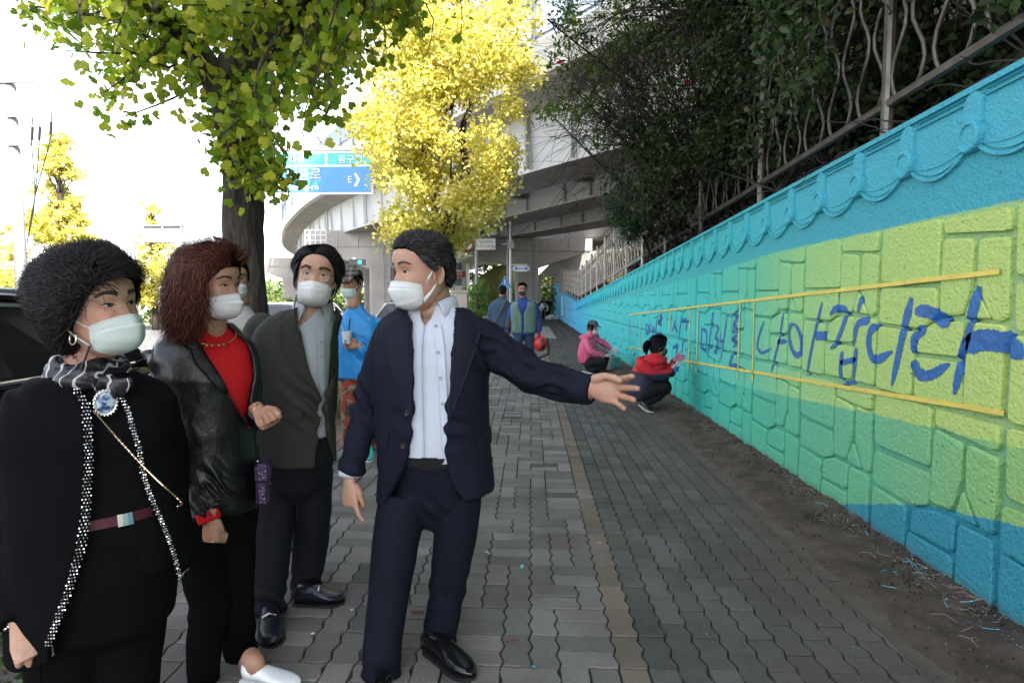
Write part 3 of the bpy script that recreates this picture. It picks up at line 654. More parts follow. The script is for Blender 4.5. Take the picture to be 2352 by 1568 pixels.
def grow(src, tgt, r0, nl, spread):
    v = tgt - src; k = src + v * .5 + rng.normal(size=3) * .12 * np.linalg.norm(v) + np.array((0, 0, .10 * np.linalg.norm(v)))
    C = catmull([src, k, tgt], 8); tw.tube(C, np.linspace(r0, .003, 8), 5, cap=False)
    for t in rng.uniform(.25, 1.05, nl):
        q = C[min(7, int(t * 7))] if t < 1 else C[7]; LP.append(q + rng.normal(size=3) * spread)
LPX = np.concatenate([catmull(np.array(q, float), 30) for q in (((558, 420), (535, 215), (470, 140), (400, 65), (310, -30)), ((540, 230), (560, 110), (585, 0)), ((545, 230), (612, 120), (680, 15), (760, -100)), ((555, 190), (625, 122), (690, 100), (730, 30)))])
def limb_px(px, py): return np.min(np.hypot(LPX[:, 0] - px, LPX[:, 1] - py))
cnt = 0
while cnt < 190:
    px = rng.uniform(20, 1010); py = rng.uniform(-60, 430)
    if py > interp(px, low_edge_x, low_edge_y) - 18: continue
    if 640 < px and py > 330 and rng.random() < .6: continue
    dyy = rng.uniform(-1.5, 1.9)
    if dyy < .35 and limb_px(px, py) < 42: continue
    tgt = at(px, py, YG + dyy); src = anchors[np.argmin(np.linalg.norm(anchors - tgt, axis=1) + rng.uniform(0, .5, len(anchors)))]
    grow(src, tgt, .016, 40, .085); cnt += 1
for px, py in ((980, 100), (960, 60), (930, 30), (905, 80), (630, 425), (680, 425), (620, 395), (660, 345), (590, 330), (600, 300), (560, 270), (610, 370), (250, 280), (230, 250), (500, 350)):   # hanging sprays
    tgt = at(px, py, YG + rng.uniform(-.9, -.25)); src = anchors[np.argmin(np.linalg.norm(anchors - tgt, axis=1))]; grow(src, tgt, .012, 34, .05)
for _ in range(260):                                  # crown above the picture
    tgt = np.array((-2.4, YG, 0)) + np.array((rng.normal(0, 1.5), rng.normal(0, 1.5), rng.uniform(4.3, 7.6))); src = anchors[np.argmin(np.linalg.norm(anchors - tgt, axis=1))]
    grow(src, tgt, .016, 20, .14)
tw.build('twigs', bark, gt, kind='stuff')
LP = np.array(LP); gl = leafmat('ginkgo_leaf_green', ((0, L(.13, .23, .018)), (.4, L(.24, .34, .028)), (.7, L(.42, .46, .04)), (1, L(.62, .55, .07))), .6)
gl_i = gl.copy()
for nd in gl_i.node_tree.nodes:
    if nd.type == 'NEW_GEOMETRY' and nd.outputs['Random Per Island'].links:
        oi = gl_i.node_tree.nodes.new('ShaderNodeObjectInfo')
        for lk in list(nd.outputs['Random Per Island'].links): gl_i.node_tree.links.new(oi.outputs['Random'], lk.to_socket)
vis = np.array([at(0, 0, 1)[0] * 0 + (abs(FPX * ((q - CAM) @ _rgt) / max(.2, (q - CAM) @ _fwd)) < 1180 and FPX * ((q - CAM) @ _up) / max(.2, (q - CAM) @ _fwd) < 800) for q in LP], bool)
order = np.argsort(np.linalg.norm(LP - CAM, axis=1) + 50 * ~vis); near, rest_ = order[:300], order[300:]
vars_ = []
for _ in range(10):
    V, k, F = leaf_mesh(np.zeros((1, 3)), rng.uniform(.060, .084), GINK, GINKF, .5); vars_.append(mesh_data('leaf', V[0], F, gl_i))
for i in near: place('leaf', vars_[i % 10], gt, LP[i] - WL[gt.name])
leaf_obj('foliage', LP[rest_], rng.uniform(.056, .086, len(rest_)), GINK, GINKF, gl, gt, .5, 'stuff')

def crown_tree(e, lobes, n, size, mat, shape=DIAM, faces=DIAMF, shell=.55, droop=.3, name='crown', sp=.2):
    """leaf clusters spread through the volume of many uneven lobes"""
    P = []; tot = sum(r[0] * r[1] * r[2] for _, r in lobes)
    for c_, r in lobes:
        m = int(n * r[0] * r[1] * r[2] / tot); nc = max(4, m // 26)
        d = rng.normal(size=(nc, 3)); d /= np.linalg.norm(d, axis=1, keepdims=True); rad = rng.uniform(shell, 1.05, (nc, 1)) ** .7
        ctr = np.array(c_) + d * rad * np.array(r); k = rng.integers(0, nc, m); P.append(ctr[k] + rng.normal(size=(m, 3)) * np.array(r).mean() * sp)
    P = np.concatenate(P); return leaf_obj(name, P, rng.uniform(size * .75, size * 1.25, len(P)), shape, faces, mat, e, droop, 'stuff')
def limbs_for(b, base, tips, r0, h0):
    for t in tips:
        t = np.array(t, float); base = np.array(base, float); s = base + np.array((0, 0, h0 * rng.uniform(.7, 1.1))); m = (s + t) / 2 + np.array((0, 0, .12)) * np.linalg.norm(t - s) * .5
        b.tube(catmull([s, m, t], 9), np.linspace(r0, r0 * .18, 9), 7)
# --- bright yellow ginkgo down the strip
YY = 15.3
yt = tree('ginkgo_tree', (-2.15, YY, 0), 'tall bright yellow ginkgo in front of the viaduct, behind the man in navy')
b = MB(); base = np.array((-2.15, YY, -.1)); A = lambda px, py, dy=0: at(px, py, YY + dy)
bark_tube(b, [base, A(1005, 600), A(1015, 535), A(1050, 455), A(1072, 395)], (.20, .16, .14, .12, .10), 14, 30)
bark_tube(b, [A(1072, 395), A(1062, 300), A(1085, 220), A(1075, 60), A(1070, -120), A(1040, -330)], (.10, .08, .07, .05, .04, .02), 10, 30)
bark_tube(b, [A(1010, 560), A(975, 480), A(970, 380), A(960, 260), A(955, 120), A(950, -150)], (.09, .06, .045, .035, .025, .01), 10, 30)
lobes = [(at(interp(py, (-150, 120, 480), (950, 955, 975)) + rng.normal(0, 25), py, YY + rng.normal(-.3, .3)), (.4, .4, .35)) for py in range(-150, 480, 22)]
for _ in range(120):
    py = rng.uniform(-330, 560); w = interp(py, (-330, -100, 60, 200, 330, 430, 520, 560), (80, 130, 160, 185, 168, 130, 100, 50)); c0 = interp(py, (-330, 0, 250, 400, 560), (1015, 1022, 1022, 1020, 990))
    px = c0 + rng.uniform(-1, 1) * w; r = rng.uniform(.32, .60); lobes.append((at(px, py, YY + rng.uniform(-1, 1) * w / 92 * .9), (r, r, r * .8)))
for c_, r in lobes[::2]:
    s = at(interp(c_[0], (-4, -.5), (965, 1075)), 690 - (c_[2] - 1.4) * 91 + 60, YY); b.tube(catmull([s, (s + np.array(c_)) / 2 + (0, 0, .1), c_], 6), np.linspace(.03, .006, 6), 5)
b.build('trunk', bark, yt, smooth=True)
yl = leafmat('ginkgo_leaf_yellow', ((0, L(.46, .48, .05)), (.3, L(.74, .64, .15)), (.7, L(.90, .76, .24)), (1, L(.93, .82, .36))), .5)
crown_tree(yt, lobes, 64000, .082, yl, GINK[[0, 1, 3, 5, 7]] * np.array((1.1, 1, 1)), [(0, 1, 2, 3, 4)], .35, sp=.30)
# --- yellow trees across the road
def far_ginkgo(base, h, w, n, label, lean=0):
    e = tree('ginkgo_tree', base, label, group='yellow ginkgo trees across the road'); base = np.array(base, float); b = MB(); bark_tube(b, [base - (0, 0, .1), base + (0, 0, h * .4), base + (lean * .5, 0, h * .75), base + (lean, 0, h * .95)], (.17, .13, .08, .02), 8, 16, .05); lobes = []
    for _ in range(60):
        t = rng.uniform(.22, 1.0); ww = w * (1.12 - t) * 1.15; q = base + np.array((rng.uniform(-1, 1) * ww + lean * t, rng.uniform(-1, 1) * ww, h * t)); r = rng.uniform(.3, .55) * (1.2 - .6 * t); lobes.append((q, (r, r, r * .75)))
        b.tube([base + (lean * t * .8, 0, h * t * .85), q], (.04, .01), 5)
    b.build('trunk', bark, e, smooth=True); crown_tree(e, lobes, n, .13, yl, shell=.3)
G = lambda px, Y: (at(px, 690, Y)[0], Y, -.1)
far_ginkgo(G(150, 22), 7.3, 1.55, 15000, 'big yellow ginkgo across the road, above the head of the woman with black hair')
far_ginkgo(G(355, 31), 6.6, 1.15, 8000, 'slim yellow ginkgo beside the back of the road sign')
far_ginkgo(G(-40, 25), 6.2, 1.5, 9000, 'yellow ginkgo cut by the left edge of the picture')
far_ginkgo(G(215, 38), 5.6, 1.6, 7000, 'yellow ginkgo farther back between the other two')
# ---------------------------------------------------------------- steel fence on the coping
def fence(name, label, X, ya, yb, zb, panel, group=None, step=.20, mat=None, rail_r=.024, h=.95):
    mat = mat or MT['fence_steel']; e = empty(name, (X, ya, zb(ya)), label, 'fence', group)
    ys = np.arange(ya, yb, panel)
    for y in ys:
        MB().tube([(X, y, zb(y) - .3), (X, y, zb(y) + h + .35)], .038, 10).build('post', mat, e)
        y2 = min(y + panel, yb)
        for off, r in ((0, rail_r * 1.25), (h, rail_r)): MB().tube([(X, y, zb(y) + off), (X, y2, zb(y2) + off)], r, 8).build('rail', mat, e)
    b = MB()                                          # one wavy bar
    zs = np.linspace(-.02, h + .22, 15); b.tube([(0, (.068 * math.sin(2 * math.pi * (z_ / .62))), z_) for z_ in zs], .0135, 6); me = mesh_data('wavy_bar', b.verts(), b.F, mat, True)
    b = MB(); b.tube([(0, -.068 * math.sin(2 * math.pi * (z_ / .62)) + .012, z_) for z_ in zs], .0135, 6); me2 = mesh_data('wavy_bar', b.verts(), b.F, mat, True)
    for i, y in enumerate(np.arange(ya + step, yb, step)):
        if abs((y - ya) % panel) < .05: continue
        place('wavy_bar', me if i % 2 else me2, e, np.array((X, y, zb(y))) - WL[e.name])
    return e
fence('ornamental_fence', 'rusty ornamental steel fence overgrown by bushes on top of the painted wall', WX + .16, 1.9, 12.4, lambda y: wall_top(y) + .26, 2.1)
pale = plain('fence_sunlit_steel', (.42, .38, .34), .45, .5, var=.2)  # paler copy of the fence steel, sunlight put into the colour
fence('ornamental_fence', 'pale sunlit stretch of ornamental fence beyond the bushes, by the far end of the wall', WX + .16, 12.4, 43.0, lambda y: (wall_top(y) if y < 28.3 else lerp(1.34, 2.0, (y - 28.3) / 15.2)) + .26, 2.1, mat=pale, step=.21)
MB_ = MB().box((WX + .15, 43.3, 2.75), (.4, .4, 1.7)); tag(MB_.build('fence_pillar', MT['concrete_warm']), 'short concrete pillar ending the pale fence', 'pillar')

# ---------------------------------------------------------------- shrubs on the bank
dk = leafmat('bush_leaf_dark', ((0, L(.018, .034, .011)), (.5, L(.034, .060, .017)), (.85, L(.062, .10, .025)), (1, L(.10, .08, .04))), .25)
br = leafmat('bush_leaf_fresh', ((0, L(.06, .12, .018)), (.6, L(.10, .18, .025)), (1, L(.16, .24, .04))), .45)
twm = plain('twig_bark', (.030, .022, .018), .85, var=.3, nscale=20, bstr=0)
def shrub(base, label, lobes, nl, size, mat, nstem=9, ntw=260, twr=1.0, name='bush', twl=.6, seedtwigs=None, shape=OVAL, faces=OVALF, shell=.1):
    e = empty(name, base, label, 'bush', 'bushes on the bank above the wall'); base = np.array(base, float); b = MB(); t = MB()
    tips = [np.array(l[0]) for l in lobes]; lead = []
    for i in range(nstem):
        q = tips[i % len(tips)] + rng.normal(size=3) * .2; C = catmull([base + rng.normal(size=3) * (.15, .25, 0), (base + q) / 2 + rng.normal(size=3) * .15 + (0, 0, .2), q], 12); b.tube(C, np.linspace(.030, .008, 12) * twr, 6); lead.append(C)
    b.build('stems', twm, e, smooth=True); lead = np.concatenate(lead)
    for i in range(ntw):
        s = lead[rng.integers(len(lead))]; c_, r = lobes[rng.integers(len(lobes))]
        d = rng.normal(size=3); d /= np.linalg.norm(d); q = np.array(c_) + d * np.array(r) * rng.uniform(.7, 1.15); q = s + (q - s) * min(1, twl * 2.2 / (np.linalg.norm(q - s) + .01) + .35)
        C = catmull([s, lerp(s, q, .35) + rng.normal(size=3) * .10, lerp(s, q, .7) + rng.normal(size=3) * .09, q - (0, 0, .10)], 8); t.tube(C, np.linspace(.0062, .0018, 8) * twr, 3, cap=False)
    if seedtwigs:
        for s, q, r in seedtwigs:
            s, q = np.array(s), np.array(q); m = (s + q) / 2 + np.array((0, 0, .20 * np.linalg.norm(q - s))) + rng.normal(size=3) * .16; m2 = lerp(m, q, .55) + rng.normal(size=3) * .14 + (0, 0, .05); C = catmull([s, m, m2, q - (0, 0, .12)], 12); t.tube(C, np.linspace(r, .002, 12), 4, cap=False)
            for k in range(14):
                j = rng.integers(2, 12); d = (q - s) * rng.uniform(.08, .28) + rng.normal(size=3) * .16; C2 = catmull([C[j], C[j] + d * .5 + rng.normal(size=3) * .02, C[j] + d - (0, 0, .05)], 5); t.tube(C2, np.linspace(.0036, .0013, 5), 3, cap=False)
    t.build('twigs', twm, e, kind='stuff')
    if nl: crown_tree(e, lobes, nl, size, mat, shape, faces, shell, .35, 'foliage')
    return e
def lob(pxr, pyr, Yr, n, r=(.3, .55)):
    out = []
    while len(out) < n:
        q = at(rng.uniform(*pxr), rng.uniform(*pyr), rng.uniform(*Yr)); rr = rng.uniform(*r)
        if q[0] - rr * .5 < .3 and q[2] < 3: continue
        out.append((q, (rr, rr, rr * .85)))
    return out
# dense dark growth behind and over the fence, near to far
shrub((2.7, 3.2, 2.5), 'dense dark bush behind the nearest wavy fence bars', [((rng.uniform(2.55, 4.2), rng.uniform(1.6, 4.6), rng.uniform(2.6, 5.6)), (.55, .55, .45)) for _ in range(40)] + [((rng.uniform(2.0, 2.4), rng.uniform(2.4, 4.4), rng.uniform(3.1, 4.4)), (.2, .35, .3)) for _ in range(6)], 22000, .075, dk, ntw=260)
shrub((2.65, 5.6, 2.4), 'dark leafy bush pushing through the fence in the middle', [((rng.uniform(2.1, 3.9), rng.uniform(4.4, 7.4), rng.uniform(2.5, 5.6)), (.5, .55, .45)) for _ in range(44)] + [((rng.uniform(1.85, 2.3), rng.uniform(4.4, 7.6), rng.uniform(2.65, 4.0)), (.28, .4, .3)) for _ in range(16)], 30000, .070, dk, ntw=420)
sd1 = [((2.3, 6.6 + .2 * k, 4.2 + .25 * (k % 5)), at(rng.uniform(1225, 1480), rng.uniform(60, 500), rng.uniform(6.0, 8.0)), .011) for k in range(38)]
shrub((2.7, 8.0, 2.4), 'tall bush whose bare dark twigs arch out over the pavement', [((rng.uniform(1.45, 3.6), rng.uniform(6.4, 9.2), rng.uniform(2.9, 6.4)), (.55, .6, .5)) for _ in range(40)] + [((rng.uniform(1.7, 2.3), rng.uniform(6.6, 9.8), rng.uniform(2.6, 3.8)), (.3, .45, .32)) for _ in range(14)], 20000, .060, dk, ntw=760, seedtwigs=sd1, twl=.8)
sd2 = [((2.2, 7.0 + .3 * k, 5.0 + .2 * (k % 4)), at(rng.uniform(1250, 1560), rng.uniform(-40, 330), rng.uniform(6.4, 9.0)), .010) for k in range(22)]
shrub((2.9, 9.4, 2.6), 'loose bush with fresh green leaves in front of the viaduct', [(at(rng.uniform(1250, 1620), rng.uniform(-40, 290), rng.uniform(7.0, 9.5)), (.30, .30, .26)) for _ in range(34)], 3200, .058, br, ntw=420, seedtwigs=sd2, twl=.8)
shrub((2.5, 11.5, 2.1), 'feathery dark green evergreen hanging over the fence at the edge of the sunlit part', lob((1390, 1560), (415, 560), (10.5, 13.5), 22, (.22, .42)), 9000, .055, leafmat('evergreen_leaf', ((0, L(.012, .040, .016)), (.6, L(.026, .075, .028)), (1, L(.06, .13, .04))), .2), ntw=200, shape=OVAL * np.array((.6, 1, 1)))
shrub((2.6, 10.2, 2.3), 'brownish creeper hanging down over the coping in the middle of the fence', lob((1480, 1720), (430, 540), (7.5, 10.5), 16, (.16, .28)), 2600, .075, leafmat('creeper_leaf', ((0, L(.02, .03, .012)), (.6, L(.045, .05, .02)), (1, L(.09, .055, .03))), .25), ntw=120, shape=GINK[[0, 1, 2, 4, 6, 7]] * np.array((1.1, 1, 1)), faces=[(0, 1, 2, 3, 4, 5)])
shrub((2.9, 17, 2.3), 'sparse bush with orange leaves behind the pale fence', [((rng.uniform(2.5, 3.4), rng.uniform(16, 26), rng.uniform(2.1, 3.2)), (.35, .9, .3)) for _ in range(18)], 1500, .09, leafmat('orange_leaf', ((0, L(.30, .12, .04)), (.6, L(.45, .2, .06)), (1, L(.5, .35, .12))), .4), ntw=160)
# rose hips / red blossoms at the twig tips
rb = MB()
for px, py, Y in ((1285, 143, 7.2), (1640, 116, 7.6), (1575, 190, 7.4)):
    q = at(px, py, Y); b = MB()
    for _ in range(9): d = rng.normal(size=3) * .012; b.ball(q + d, (.014, .014, .010), 7, 5)
    tag(b.build('red_flower', plain('petal_red', (.45, .01, .03), .6, bstr=0), smooth=True), {1285: 'small red flower on a twig before the viaduct parapet', 1640: 'red flower high in the dark twigs', 1575: 'red flower half hidden in the middle of the twig tangle'}[px], 'flower')
# ivy shoots creeping along the coping
b = MB()
for k in range(60):
    y = rng.uniform(1.8, 11); s = np.array((WX + .12, y, wall_top(y) + .02)); C = [s]
    for j in range(6): C.append(C[-1] + np.array((rng.normal(-.015, .03), rng.normal(.06, .08), rng.normal(.005, .03))))
    C = np.array(C); C[:, 2] = np.maximum(C[:, 2], [wall_top(q[1]) + .012 if q[0] > WX - .02 else 0 for q in C]); b.tube(catmull(C, 12), np.linspace(.006, .002, 12), 4, cap=False)
tag(b.build('creeper_shoots', twm), kind='stuff')
# big trees up on the bank that shade the pavement
ht = leafmat('bank_tree_leaf', ((0, L(.02, .045, .012)), (.6, L(.04, .08, .02)), (1, L(.09, .12, .03))), .3)
for i, (x, y, h) in enumerate(((5.2, -6.5, 7.4), (5.6, -1.8, 7.8), (5.0, 2.8, 7.2), (5.6, 7.4, 7.0), (6.8, -11, 8), (7.5, 12.5, 5.8), (4.5, -3.4, 6.6))):  # last entry: unseen tree added to block a sun patch
    z0 = bank_h(x, y); e = tree('bank_tree', (x, y, z0 - .2), ['dark broadleaf tree high on the bank, behind the camera', 'dark broadleaf tree high on the bank beside the camera', 'dark broadleaf tree on the bank above the nearest fence post', 'dark broadleaf tree on the bank above the middle of the fence', 'dark tree far back on the bank', 'dark tree on the bank before the viaduct', 'unseen dark tree added low on the bank to block a sun patch'][i], 'tree', 'dark trees on the bank')
    b = MB(); base = np.array((x, y, z0 - .3)); bark_tube(b, [base, base + (0.1, .1, h * .4), base + (-.1, 0, h * .7)], (.2, .15, .06), 10, 14, .06)
    lobes = [(base + np.array((rng.normal(-.5, 1.5), rng.normal(0, 1.9), h * rng.uniform(.25, 1.0))), (.95, 1.0, .75)) for _ in range(60)]
    limbs_for(b, base, [l[0] for l in lobes[::3]], .06, h * .4); b.build('trunk', bark, e, smooth=True); crown_tree(e, lobes, 14000, .30, ht, OVAL, OVALF, .2)

# ---------------------------------------------------------------- ground plants and litter
gm = leafmat('dry_grass', ((0, L(.16, .17, .06)), (.5, L(.26, .24, .11)), (1, L(.36, .30, .16))), .3)
def grass(name, pts, h, mat):
    n = len(pts); ang = rng.uniform(0, 6.28, n); tilt = rng.normal(0, .35, (n, 2)); hh = h * rng.uniform(.5, 1.2, n); V = np.zeros((n, 6, 3))
    dx, dy = np.cos(ang), np.sin(ang)
    for j, (t, w) in enumerate(((0, .006), (.55, .005), (1, .0008))):
        c_ = pts + np.column_stack((tilt[:, 0] * hh * t ** 1.6, tilt[:, 1] * hh * t ** 1.6, hh * t)); V[:, 2 * j] = c_ + np.column_stack((dx * w, dy * w, 0 * dx)); V[:, 2 * j + 1] = c_ - np.column_stack((dx * w, dy * w, 0 * dx))
    F = [(6 * i + a, 6 * i + a + 1, 6 * i + a + 3, 6 * i + a + 2) for i in range(n) for a in (0, 2)]
    return tag(mesh_obj(name, V.reshape(-1, 3), F, mat), kind='stuff')
q = np.column_stack((rng.uniform(-2.9, -1.95, 5200), rng.uniform(3.2, 14, 5200), np.zeros(5200)))
q = q[np.array([mnoise.noise((a * 1.2, b_ * .9, 0)) > -.15 for a, b_, _ in q])]; grass('dry_grass', q, .34, gm)
q = np.column_stack((rng.uniform(-2.9, -1.95, 2600), rng.uniform(14, 45, 2600), np.zeros(2600))); grass('dry_grass', q, .3, gm)
lm = leafmat('weed_leaf', ((0, L(.05, .09, .03)), (.6, L(.10, .15, .06)), (1, L(.28, .27, .12))), .3)
wp = np.column_stack((rng.uniform(-2.6, -1.75, 900), rng.uniform(1.7, 3.6, 900), rng.uniform(.01, .10, 900))); tag(leaf_obj('weeds', wp, rng.uniform(.03, .07, 900), OVAL, OVALF, lm, None, -.1), kind='stuff')
# paint chips, dead stalks and crumbs at the foot of the wall
chip = plain('paint_chip', (.12, .42, .47), .6, bstr=0); chipw = plain('pale_crumb', (.55, .56, .52), .8, bstr=0); stalk = plain('dead_stalk', (.24, .19, .13), .9, bstr=0)
for name, m, n, sz in (('paint_chips', chip, 800, .009), ('pale_crumbs', chipw, 900, .007)):
    y = 1.6 + 12 * rng.random(n) ** 1.8; x = WX - .015 - np.abs(rng.normal(0, .16, n)); x = np.where(rng.random(n) < .12, rng.uniform(-1.5, 2, n), x)
    z_ = np.where(x > 1.5, -.012 + .045 + .035 * np.clip((x - 1.5) / .6 - .55, 0, 1) + .012, .004); P = np.column_stack((x, y, z_))
    V, k, F = leaf_mesh(P, rng.uniform(sz * .4, sz * 1.3, n), DIAM, DIAMF, 0, (0, 0, 1.5)); VV = V.reshape(-1, 3); VV[:, 2] = np.maximum(VV[:, 2], np.repeat(z_, k) + .001)
    tag(mesh_obj(name, VV, [tuple(i * k + j for j in f) for i in range(n) for f in F], m), kind='stuff')
b = MB(); bt = MB()
for k in range(300):
    y = 1.6 + 9 * rng.random() ** 1.6; x = WX - .03 - abs(rng.normal(0, .13)); a = rng.uniform(0, 6.28); l_ = rng.uniform(.02, .10); z_ = .035 + .035 * min(1, max(0, (x - 1.5) / .6 - .55)); s = np.array((x, y, z_))
    (bt if rng.random() < .22 else b).tube([s, s + (math.cos(a) * l_ * .5, math.sin(a) * l_ * .5, rng.uniform(0, .02)), s + (math.cos(a + .4) * l_, math.sin(a + .4) * l_, rng.uniform(0, .02))], .0014, 3, cap=False)
tag(b.build('dead_stalks', stalk), kind='stuff'); tag(bt.build('painted_stalks', chip), kind='stuff')
crumb = MB()
for k in range(2200):
    y = 1.5 + 10 * rng.random() ** 1.7; x = WX - .02 - abs(rng.normal(0, .2)); 
    if x < 1.4: continue
    z_ = .03 + .035 * min(1, max(0, (x - 1.5) / .6 - .55)); crumb.ball((x, y, z_), rng.uniform(.003, .009, 3), 5, 3)
tag(crumb.build('soil_crumbs', MT['soil']), kind='stuff')
def litter(px, py, label, name, m, size, shape=DIAM, faces=DIAMF):
    q = gnd(px, py, .004); V, k, F = leaf_mesh(q[None], size, shape, faces, 0, (0, 0, 3)); VV = V[0]; VV[:, 2] = np.maximum(VV[:, 2], .002) ; n0 = len(VV); VV2 = VV + (0, 0, .002)
    b = MB(); b.add(VV, F); b.add(VV2, F); tag(b.build(name, m), label, 'litter')
pw = plain('paper_scrap', (.7, .74, .76), .7, bstr=.1); dl = plain('dry_leaf', (.30, .24, .10), .8, bstr=.1); rp = plain('red_petal', (.4, .06, .03), .7, bstr=.1)
for a in ((1128, 1272, 'white paint flake on the grey pavers right of the man in navy', 'paper_scrap', pw, .045), (1198, 1306, 'turquoise paint flake left of the tan paver line', 'paint_flake', chip, .035), (1218, 1528, 'pale blue flake near the lower end of the tan line', 'paint_flake', chip, .03),
          (1302, 1253, 'small red petal beside the tan line', 'red_petal', rp, .03), (1375, 1243, 'curled yellow leaf lying on the tan line', 'fallen_leaf', dl, .045), (425, 1275, 'turquoise scrap near the hem of the trimmed jacket', 'paint_flake', chip, .06), (418, 1348, 'bright blue scrap between the two women', 'paint_flake', plain('blue_scrap', (.10, .5, .65), .6, bstr=0), .055),
          (1322, 1112, 'turquoise flake above the tan line bend', 'paint_flake', chip, .04), (812, 1400, 'pale flake in front of the loafer', 'paper_scrap', pw, .025), (720, 1452, 'small pale leaf scrap beside the front loafer', 'paper_scrap', pw, .03)): litter(*a)
b = MB(); q = gnd(1160, 1470, .006); q2 = gnd(1190, 1465, .006); b.tube([q, (q + q2) / 2 + (0, 0, .004), q2], .004, 6); tag(b.build('twig', plain('red_twig', (.16, .05, .05), .8, bstr=0)), 'thin reddish twig lying on the pavers', 'twig')
b = MB(); q = gnd(975, 1405, .006); q2 = gnd(945, 1405, .006); b.tube([q, (q + q2) / 2 + (0, 0, .004), q2], .005, 6); tag(b.build('twig', bpy.data.materials['red_twig']), 'short brown twig between the feet of the man in navy', 'twig')
# ================================================================ people
def skinmat(name, c, rough=.48):
    g = NG(name); p = g.obj(); n1 = g.noise(p, 60, 5, .7); n2 = g.noise(p, 16, 3)
    c = np.array(c); col_ = g.ramp(n1, ((.3, tuple(c * .80) + (1,)), (.7, tuple(np.minimum(1, c * 1.12)) + (1,))))
    col_ = g.mix(g.math('MULTIPLY', g.step(n2, .40, .70), .55), col_, tuple(c * np.array((1.04, .70, .62))) + (1,))
    m = g.out(col_, rough, normal=g.bump(g.noise(p, 210, 4, .7), .40, .003, g.bump(g.noise(p, 38, 3), .25, .006)), spec=.4); g.b.inputs['Subsurface Weight'].default_value = .12; g.b.inputs['Subsurface Radius'].default_value = (.012, .005, .003); return m
def cloth(name, c, rough=.85, weave=700, str_=.25, var=.12, sheen=0.0, fold=.4, spec=.25, metal=0):
    g = NG(name); p = g.obj(); c = tuple(c)
    f = g.noise(p, 3.5, 4); colr = g.ramp(f, ((.3, tuple(x * (1 - var) for x in c) + (1,)), (.7, tuple(x * (1 + var) for x in c) + (1,))))
    nr = g.bump(g.noise(p, weave, 2), str_, .0015); nr = g.bump(g.noise(g.scl(p, (1, 1, .45)), 11, 3, .5), fold, .012, nr)
    m = g.out(colr, rough, metal, nr, spec)
    if sheen: g.b.inputs['Sheen Weight'].default_value = sheen
    return m
def hairmat(name, stops, rough=.55, spec_=.14):
    g = NG(name); c = g.ramp(g.isl(), stops); return g.out(c, rough, spec=spec_)
SKIN_M = skinmat('skin_tan', (.37, .205, .135)); SKIN_L = skinmat('skin_light', (.48, .295, .215)); SKIN_W = skinmat('skin_warm', (.42, .245, .168))
MASKW = plain('mask_white', (.60, .61, .61), .85, var=.05, nscale=22, bscale=60, bstr=.25, bdist=.003); STITCH = plain('mask_stitch', (.44, .45, .45), .9, bstr=0)
EYEW = plain('eye_white', (.62, .59, .56), .15, var=.03, bstr=0); IRIS = plain('iris_dark', (.012, .008, .006), .08, bstr=0); LASH = plain('lash_dark', (.012, .009, .008), .6, bstr=0)
BROW = plain('brow_dark', (.035, .026, .022), .7, bstr=0); GOLD = plain('gold', (.75, .50, .20), .25, 1.0, bstr=0); SILVER = plain('silver', (.72, .72, .70), .22, 1.0, bstr=0)
BUTTON = plain('button_dark', (.02, .018, .018), .3, bstr=0)
LENS = NG('clear_lens'); LENS.out(L(.9, .95, .95), .03, Alpha=.035); LENS = LENS.m
def crease(name, P, r, mat, root, off=.985, d=(0, -1, 0), rad=.0026):
    C, rr = limb_path(P, r, 40); b = MB(); d = np.array(d, float); b.tube(np.array([c + unit(d) * q * off + np.array((.004 * mnoise.noise((c[2] * 7, 1, q)), 0, 0)) for c, q in zip(C, rr)]), rad, 5); return b.build(name, mat, root, True)
def rot3(yaw, pitch=0.0, roll=0.0):
    """local frame: faces -y, x to the viewer's right when yaw = 0; yaw > 0 turns the face to the viewer's right"""
    a = Matrix.Rotation(yaw, 3, 'Z') @ Matrix.Rotation(pitch, 3, 'X') @ Matrix.Rotation(roll, 3, 'Y'); return np.array(a)

